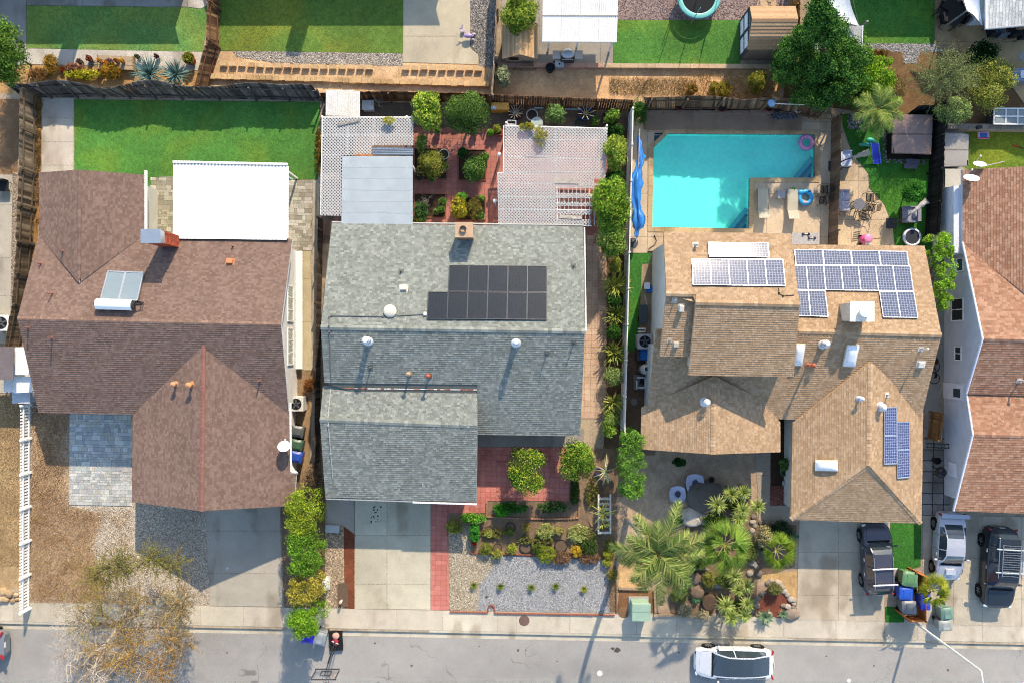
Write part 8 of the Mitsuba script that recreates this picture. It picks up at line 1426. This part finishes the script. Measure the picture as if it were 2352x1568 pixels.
k = thing('toy_bat', 'red toy bat lying on the olive lawn', 'toy'); part(k, 'handle', M().tube([W(*zy(2000, 512), .06), W(*zy(2050, 528), .06)], .02, A('2a2a2a'), 6)); part(k, 'barrel', M().tube([W(*zy(1945, 495), .06), W(*zy(2002, 512), .06)], [.03, .045], A('d83a30'), 8))
k = thing('wall_lamp', 'small dark lamp on the low grey block wall', 'lamp'); c = W(*zy(1608, 318), .7); part(k, 'head', M().box(c, [.3, .2, .14], A('3f4048'), a=.2)); part(k, 'bracket', M().box(c-[0, 0, .1], [.12, .12, .1], A('2f3034')))
k = thing('side_bin', 'grey cabinet strip beside the salmon roof under the grey hot tub cover', 'cabinet'); c = W(2188, 412, .5); part(k, 'body', M().box(c*[1, 1, 0]+[0, 0, .4], [1.2, 1.0, .8], A('b0aca4'))); part(k, 'lid', M().box(c*[1, 1, 0]+[0, 0, .83], [1.28, 1.08, .06], A('c4c0b6')))
k = thing('side_roof', 'narrow pale lean-to roof strip along the white side wall', 'lean-to'); quadroof(k, 'panel', [(2196, 432), (2206, 424), (2208, 560), (2186, 570)], (1.9, 1.9, 1.9, 1.9), .06, 'c4ccd6', 2, alongv=False, kk=1.1); part(k, 'post', M().box(W(2195, 520, 1)*[1, 1, 0]+[0, 0, .9], [.1, .1, 1.8], A('c4c8ce'))); part(k, 'post', M().box(W(2195, 450, 1)*[1, 1, 0]+[0, 0, .9], [.1, .1, 1.8], A('c4c8ce')))
k = thing('pool_float', 'blue spotted inflatable on the walk beside the black fence', 'pool toy'); part(k, 'ring', M().ring(W(2162, 474, .15), .2, .09, A('3aa8d8', 1.1), 20, 8), 'satin', True); part(k, 'fin', M().ell(W(2162, 484, .2), [.14, .1, .08], A('2f8ac8'), 1))
# gap between the houses C and D, and side yard of C
k = thing('bicycle', 'black bicycle leaning against the wall in the right hand gap', 'bicycle')
for u, v in ((2146, 842), (2146, 868)): part(k, 'wheel', M().ring(W(u, v, .33), .32, .025, A('1a1a1c'), 22, 6))
part(k, 'frame', M().tube([W(2146, 842, .4), W(2150, 850, .8), W(2149, 860, .85), W(2146, 868, .4)], .03, A('2a2a2e'), 6)); part(k, 'saddle', M().ell(W(2150, 862, .95), [.08, .14, .04], A('111112'), 1)); part(k, 'handlebar', M().tube([W(2140, 846, .95), W(2158, 846, .95)], .02, A('3a3a3c'), 6))
k = thing('barbecue', 'black kettle barbecue against the white side wall', 'barbecue'); c = W(2158, 1083, .6)*[1, 1, 0]; part(k, 'bowl', M().ell(c+[0, 0, .75], [.32, .32, .28], A('16171a'), 2), 'satin', True); part(k, 'lid_handle', M().box(c+[0, 0, 1.05], [.16, .04, .05], A('4a4a4c')))
for i in range(3): a_ = i*2.1; part(k, 'leg', M().beam(c+[.3*math.cos(a_), .3*math.sin(a_), 0], c+[.15*math.cos(a_), .15*math.sin(a_), .6], .04, .04, A('2a2a2c')))
pot(2154, 1058, .2, .5, '2a2c30', 'dark bin behind the black kettle barbecue', 'bucket', '141416', 'bucket')
k = thing('folded_ladder', 'dark folded ladder in the gap below the salmon roof', 'ladder'); a0, b0 = W(2127, 1022, .5), W(2190, 1024, .6)
for o in (-.12, .12): part(k, 'rail', M().beam(a0+[0, o, 0], b0+[0, o, 0], .05, .06, A('2c2e32')))
for i in range(8): p = a0+(b0-a0)*(i+.5)/8; part(k, 'rung', M().beam(p-[0, .12, 0], p+[0, .12, 0], .03, .03, A('55585c')))
def ac(u, v, label, col='b4b2ae', w=.85):
    k = thing('air_conditioner', label, 'air conditioner'); c = W(u, v, .5)*[1, 1, 0]; part(k, 'case', M().box(c+[0, 0, .42], [w, w, .84], A(col))); part(k, 'top', M().box(c+[0, 0, .86], [w+.03, w+.03, .05], A(col, 1.15))); part(k, 'fan_guard', M().ring(c+[0, 0, .9], w*.38, .02, A('3a3a3a'), 26, 6)); part(k, 'fan_well', M().lathe([(w*.38, .888), (0, .886)], c, A('15161a'), 22))
    for i in range(5): a_ = i*1.2566; part(k, 'fan_blade', M().beam(c+[.05*math.cos(a_), .05*math.sin(a_), .9], c+[w*.34*math.cos(a_+.4), w*.34*math.sin(a_+.4), .895], .1, .012, A('5a5c60')))
ac(1479, 784, 'square air conditioner with a dark round fan beside the tan house'); ac(684, 926, 'pale air conditioner in the gap right of the reddish roof', 'd8d6d0', .82); ac(12, 742, 'white air conditioner cut by the left edge', 'e8e8e4', .9)
k = thing('storage_tub', 'box with a bright blue lid below the round-fan air conditioner', 'box'); c = W(1479, 813, .4)*[1, 1, 0]; part(k, 'box', M().box(c+[0, 0, .3], [.9, .78, .6], A('4a4c50'))); part(k, 'lid', M().box(c+[.06, 0, .63], [.62, .68, .06], A('2a6ab4')))
k = thing('pool_filter', 'round cream pool filter tank beside the tan house', 'filter tank'); c = W(1482, 848, .6)*[1, 1, 0]; part(k, 'tank', M().lathe([(.3, 0), (.32, .7), (.26, .85), (.1, .92), (0, .93)], c, A('d8d0c0'), 22), 'satin', True); part(k, 'valve', M().box(c+[0, .05, .95], [.14, .2, .06], A('3a3a3a')))
k = thing('pool_pump', 'white and black pool pump pipework beside the tan house', 'pump'); c = W(1474, 878, .3)*[1, 1, 0]
for d0, d1 in (((-.3, .3, .4), (.2, .3, .4)), ((.2, .3, .4), (.2, -.3, .4)), ((-.2, -.3, .35), (.3, -.3, .35)), ((-.3, .1, .3), (-.3, -.4, .3))): part(k, 'pipe', M().tube([c+d0, c+d1], .05, A('dcdcd6', 1.1), 8))
part(k, 'motor', M().tube([c+[0, -.1, .2], c+[.1, .25, .2]], .14, A('2a2c2e'), 12)); part(k, 'base', M().box(c+[0, 0, .04], [.9, .9, .08], A('8a8680')))
disc(1456, 922, .2, 'round grey stone disc on the dark dirt beside the tan house', '8f8a82', 'stone_disc', 'stone disc')
k = thing('blue_bucket', 'blue tub with a white lid beside the narrow lawn strip', 'tub'); c = W(1490, 660, .3)*[1, 1, 0]; part(k, 'tub', M().box(c+[.05, -.1, .2], [.34, .4, .4], A('2f6fc0'))); part(k, 'lid', M().box(c+[-.12, .08, .43], [.34, .4, .05], A('e4e8ea', 1.2)))
k = thing('green_cart', 'shaded green garden cart beside the narrow lawn strip', 'cart'); c = W(1478, 722, .4)*[1, 1, 0]; part(k, 'tray', M().box(c+[0, 0, .4], [.5, 1.1, .25], A('4a5458'))); part(k, 'handle', M().tube([c+[.2, .5, .5], c+[.0, 1.1, .8]], .02, A('c8ccc8'), 6)); part(k, 'wheel', M().tube([c+[-.28, -.3, .15], c+[-.22, -.3, .15]], .15, A('1c1c1c'), 12)); part(k, 'wheel', M().tube([c+[.22, -.3, .15], c+[.28, -.3, .15]], .15, A('1c1c1c'), 12))
k = thing('pipe_stand', 'white pipe frame above the round-fan air conditioner', 'frame'); fr = M().tube([W(1465, 755, .6), W(1482, 755, .6), W(1482, 762, .6), W(1465, 762, .6)], .04, A('e8e8e4', 1.2), 6); part(k, 'frame', fr); part(k, 'leg', M().tube([W(1482, 758, 0), W(1482, 758, .6)], .03, A('d0d0cc'), 6))
k = thing('garden_hose', 'dark hose lying in loops on the pool deck', 'hose'); part(k, 'hose', M().tube([W(*g[1, 1](x, y), .07) for x, y in ((2160, 62), (2172, 90), (2160, 120), (2120, 145), (2112, 165), (2150, 165), (2200, 150))], .022, A('3a3a34'), 6)); part(k, 'nozzle', M().ell(W(*g[1, 1](2158, 60), .07), [.05, .06, .04], A('26261f'), 1))
# palm garden of house C
def boulder(u, v, r, label, col, fl=.45, group=None):
    k = thing('boulder', label, 'boulder', group); m = M().ell(W(u, v)+[0, 0, r*fl*.45], [r*U(.95, 1.15), r*U(.8, 1), r*fl], A(col), 3, .28, int(u)); part(k, 'rock', m, 'concrete', True)
boulder(*zc(830, 375), 1.15, 'large grey-brown boulder beside the upper yucca cluster', '6f6962', .45); boulder(*zc(700, 560), .7, 'pale sunlit boulder below the large grey-brown one, left', 'cfc4b4', .4); boulder(*zc(815, 540), .65, 'pale boulder right of the sunlit one', 'bdb2a2', .45); boulder(*zc(710, 1140), .48, 'round brown boulder at the left of the palm garden', '7c6c5e', .6); boulder(*zc(740, 1270), .5, 'tall tan boulder in the middle left of the palm garden', '86735f', .6); boulder(*zc(940, 1180), .36, 'grey slab stone among the yuccas', 'a8a29a', .7); boulder(*zc(1275, 890), .35, 'rounded boulder right of the large fan palm', '8f8070', .6); boulder(*zc(1640, 1480), .4, 'pale boulder at the corner of the driveway', 'a89888', .5)
k = thing('tree_stump', 'wide brown tree stump near the sidewalk in the palm garden', 'stump'); c = W(*zc(852, 1360)); part(k, 'wood', M().lathe([(.5, 0), (.46, .35), (.43, .4), (0, .4)], c, A('5c4a3c'), 20), 'wood'); part(k, 'rings', M().ring(c+[0, 0, .4], .28, .015, A('5a4838'), 20, 4, .5)); part(k, 'rings', M().ring(c+[0, 0, .4], .15, .012, A('5a4838'), 16, 4, .5))
k = thing('driftwood', 'grey driftwood log at the foot of the palm trunk', 'log'); part(k, 'log', M().tube([W(*zc(690, 985), .15), W(*zc(760, 1045), .2), W(*zc(860, 1060), .15)], [.12, .14, .06], A('8a7c6c'), 8), 'wood', True); part(k, 'branch', M().tube([W(*zc(770, 1140), .2), W(*zc(800, 1260), .15)], [.05, .03], A('9a8c7a'), 6))
ringst = [(1445, 1165), (1420, 1190), (1510, 1185), (1480, 1215), (1540, 1230), (1460, 1245), (1570, 1265), (1350, 1290), (1600, 1300), (1320, 1330), (1630, 1340), (1300, 1360), (1660, 1385), (1310, 1400), (1500, 1170), (1380, 1275), (1655, 1350), (1560, 1400), (1600, 1410), (1250, 1440), (960, 1420), (960, 1470), (920, 1495), (1280, 560), (1270, 610), (1290, 650), (1265, 690), (1350, 610), (1240, 1090), (1300, 1030), (1270, 1000), (1330, 1100), (1420, 1480), (1650, 1420)]
for i, (x, y) in enumerate(ringst): boulder(*zc(x, y), U(.13, .24), 'small pale stone '+('in the ring around the grey-green shrub' if i < 19 or i == 33 else 'lying by the sidewalk below the yuccas' if i < 23 or i == 32 else 'beside the white flowering bush' if i < 28 else 'between the large fan palm and the sandy patch'), ['b8ab9a', '9c8f80', 'c8bcac', '857a6e'][i % 4], .6, 'small stones of the palm garden')
for i, (x, y, r) in enumerate(((725, 245, .55), (560, 350, .5))):
    k = thing('collapsed_chair', ['upper', 'lower'][i]+' pale grey-blue folding fabric chair on the bare dirt', 'folding chair'); c = W(*zc(x, y), .4)*[1, 1, 0]; m = M(); n = 9; v = []
    for j in range(n+1):
        for q in range(n+1): a_, b_ = 2*q/n-1, 2*j/n-1; v.append(c+[a_*r*(1-.18*b_*b_), b_*r*(1-.2*a_*a_), .42-.18*(1-a_*a_)*(1-b_*b_)+U(-.03, .03)])
    part(k, 'fabric', m.add(v, [[j*(n+1)+q, j*(n+1)+q+1, (j+1)*(n+1)+q+1, (j+1)*(n+1)+q] for j in range(n) for q in range(n)], A('b9bdd2', 1.05)), 'matte', True); part(k, 'seat', M().ell(c+[.05, -.02, .3], [r*.34, r*.4, .04], A('4a4c5a'), 1))
    for sx in (-1, 1):
        for sy in (-1, 1): part(k, 'leg', M().tube([c+[sx*r*.7, sy*r*.7, .4], c+[sx*r*.35, sy*r*.35, 0]], .015, A('3a3a40'), 5))
pot(*zc(882, 212), .2, .3, '7a6a5c', 'empty brown pot on the bare dirt beside the folding chairs', 'plant_pot', '1a1614'); pot(*zc(1575, 140), .24, .35, '7a9a7c', 'pale green pot in the dark entry courtyard', 'plant_pot', '3a4a34'); boulder(*zc(1590, 240), .26, 'pale grey stone ornament in the dark entry courtyard', 'a8b0ae', .8)
k = thing('timber_edging', 'weathered timber edging round the green cabinet bed', 'edging')
for a_, b_ in (((1421, 1349), (1490, 1351)), ((1503, 1352), (1505, 1404)), ((1510, 1352), (1512, 1404)), ((1506, 1410), (1560, 1412)), ((1560, 1412), (1628, 1418))): part(k, 'timber', M().beam(W(*a_)+[0, 0, .09], W(*b_)+[0, 0, .09], .14, .16, A('a8937a')), 'wood')
part(k, 'post', M().lathe([(.12, 0), (.12, .22), (0, .22)], W(1505, 1410), A('b8a68c'), 12))
k = thing('fallen_fronds', 'pile of dead palm fronds beside the grey timber', 'dead fronds'); m = M()
for i in range(60): p = W(U(1395, 1420), U(1310, 1400), .05); m.tube([p, p+[U(-.5, .5), U(-.5, .5), .05]], [.012, .004], pick([A('a8865c'), A('8a6c4c')]), 4, False)
part(k, 'fronds', m, stuff=True); m = M().tube([W(1414, 1300, .06), W(1416, 1405, .06)], .05, A('7a6450'), 6); part(k, 'timber', m, 'wood')
# left edge things
k = thing('gate_enclosure', 'white enclosure with a sloping top between the left patio and the picket fence', 'enclosure'); quadroof(k, 'roof', [(34, 797), (54, 797), (68, 860), (33, 860)], (2., 2., 1.9, 1.9), .06, 'f2f2ee', 1, kk=1.3); quadroof(k, 'lower_roof', [(31, 864), (70, 864), (75, 900), (31, 902)], (1.6, 1.6, 1.5, 1.5), .06, 'eeeeea', 1, kk=1.25); part(k, 'wall', M().prism(uvp((44, 800), (62, 800), (80, 896), (44, 896)), 0, 1.45, A('eceae4', 1.2))); part(k, 'box', M().box(W(52, 912, .9)*[1, 1, 0]+[0, 0, .5], [.95, .6, 1.0], A('b4bac2'))); part(k, 'box_lid', M().box(W(52, 912, .9)*[1, 1, 0]+[0, 0, 1.03], [1.05, .7, .06], A('c9ced4', 1.1)))
k = thing('dark_canopy', 'flat brown canopy at the left edge above the dry lawn', 'canopy'); quadroof(k, 'panel', [(-200, 796), (33, 796), (31, 872), (-200, 872)], (2.2, 2.2, 2.2, 2.2), .05, '8a7f80', 5, kk=.8, gap=.01); frame_posts(k, [W(20, 806, 1), W(20, 866, 1)], 2.15, '8a8480')
RK = [(8, 1358, .3), (22, 1362, .26), (2, 1372, .3), (14, 1374, .24), (30, 1378, .16), (38, 1365, .15), (40, 1375, .12)]
for i, (u, v, r) in enumerate(RK): boulder(u, v, r, 'tan rock in the heap at the left edge, '+['topmost', 'second from the top', 'lowest at the very edge', 'lowest in the middle', 'small lowest right', 'small upper right', 'small one nearest the picket fence'][i], ['c8ac84', 'b89c7c', 'd4bc98'][i % 3], .7, 'rocks at the left edge')
boulder(385, 1368, .42, 'long pale boulder beside the half-dead street tree', 'cfc0a0', .55); boulder(369, 1382, .3, 'smaller pale boulder below the long one at the street tree', 'd4c6a8', .5)
k = thing('left_patio_chair', 'dark patio chair cut by the left edge', 'chair'); c = W(8, 428, .4)*[1, 1, 0]; part(k, 'seat', M().box(c+[0, 0, .42], [.6, .6, .1], A('2a2a2c'))); part(k, 'backrest', M().box(c+[.0, .32, .65], [.6, .08, .5], A('222224')))
for sx in (-1, 1):
    for sy in (-1, 1): part(k, 'leg', M().beam(c+[sx*.25, sy*.25, 0], c+[sx*.25, sy*.25, .42], .03, .03, A('1a1a1a')))
k = thing('paper_litter', 'two pale scraps of litter on the shaded driveway', 'litter', kind='stuff'); m = M()
for x, y in ((1570, 775), (1265, 685)): m.box(W(*g[0, 2](x, y))+[0, 0, .045], [.2, .14, .012], A('d8d8d8'), a=U(0, 3))
put(k, m)
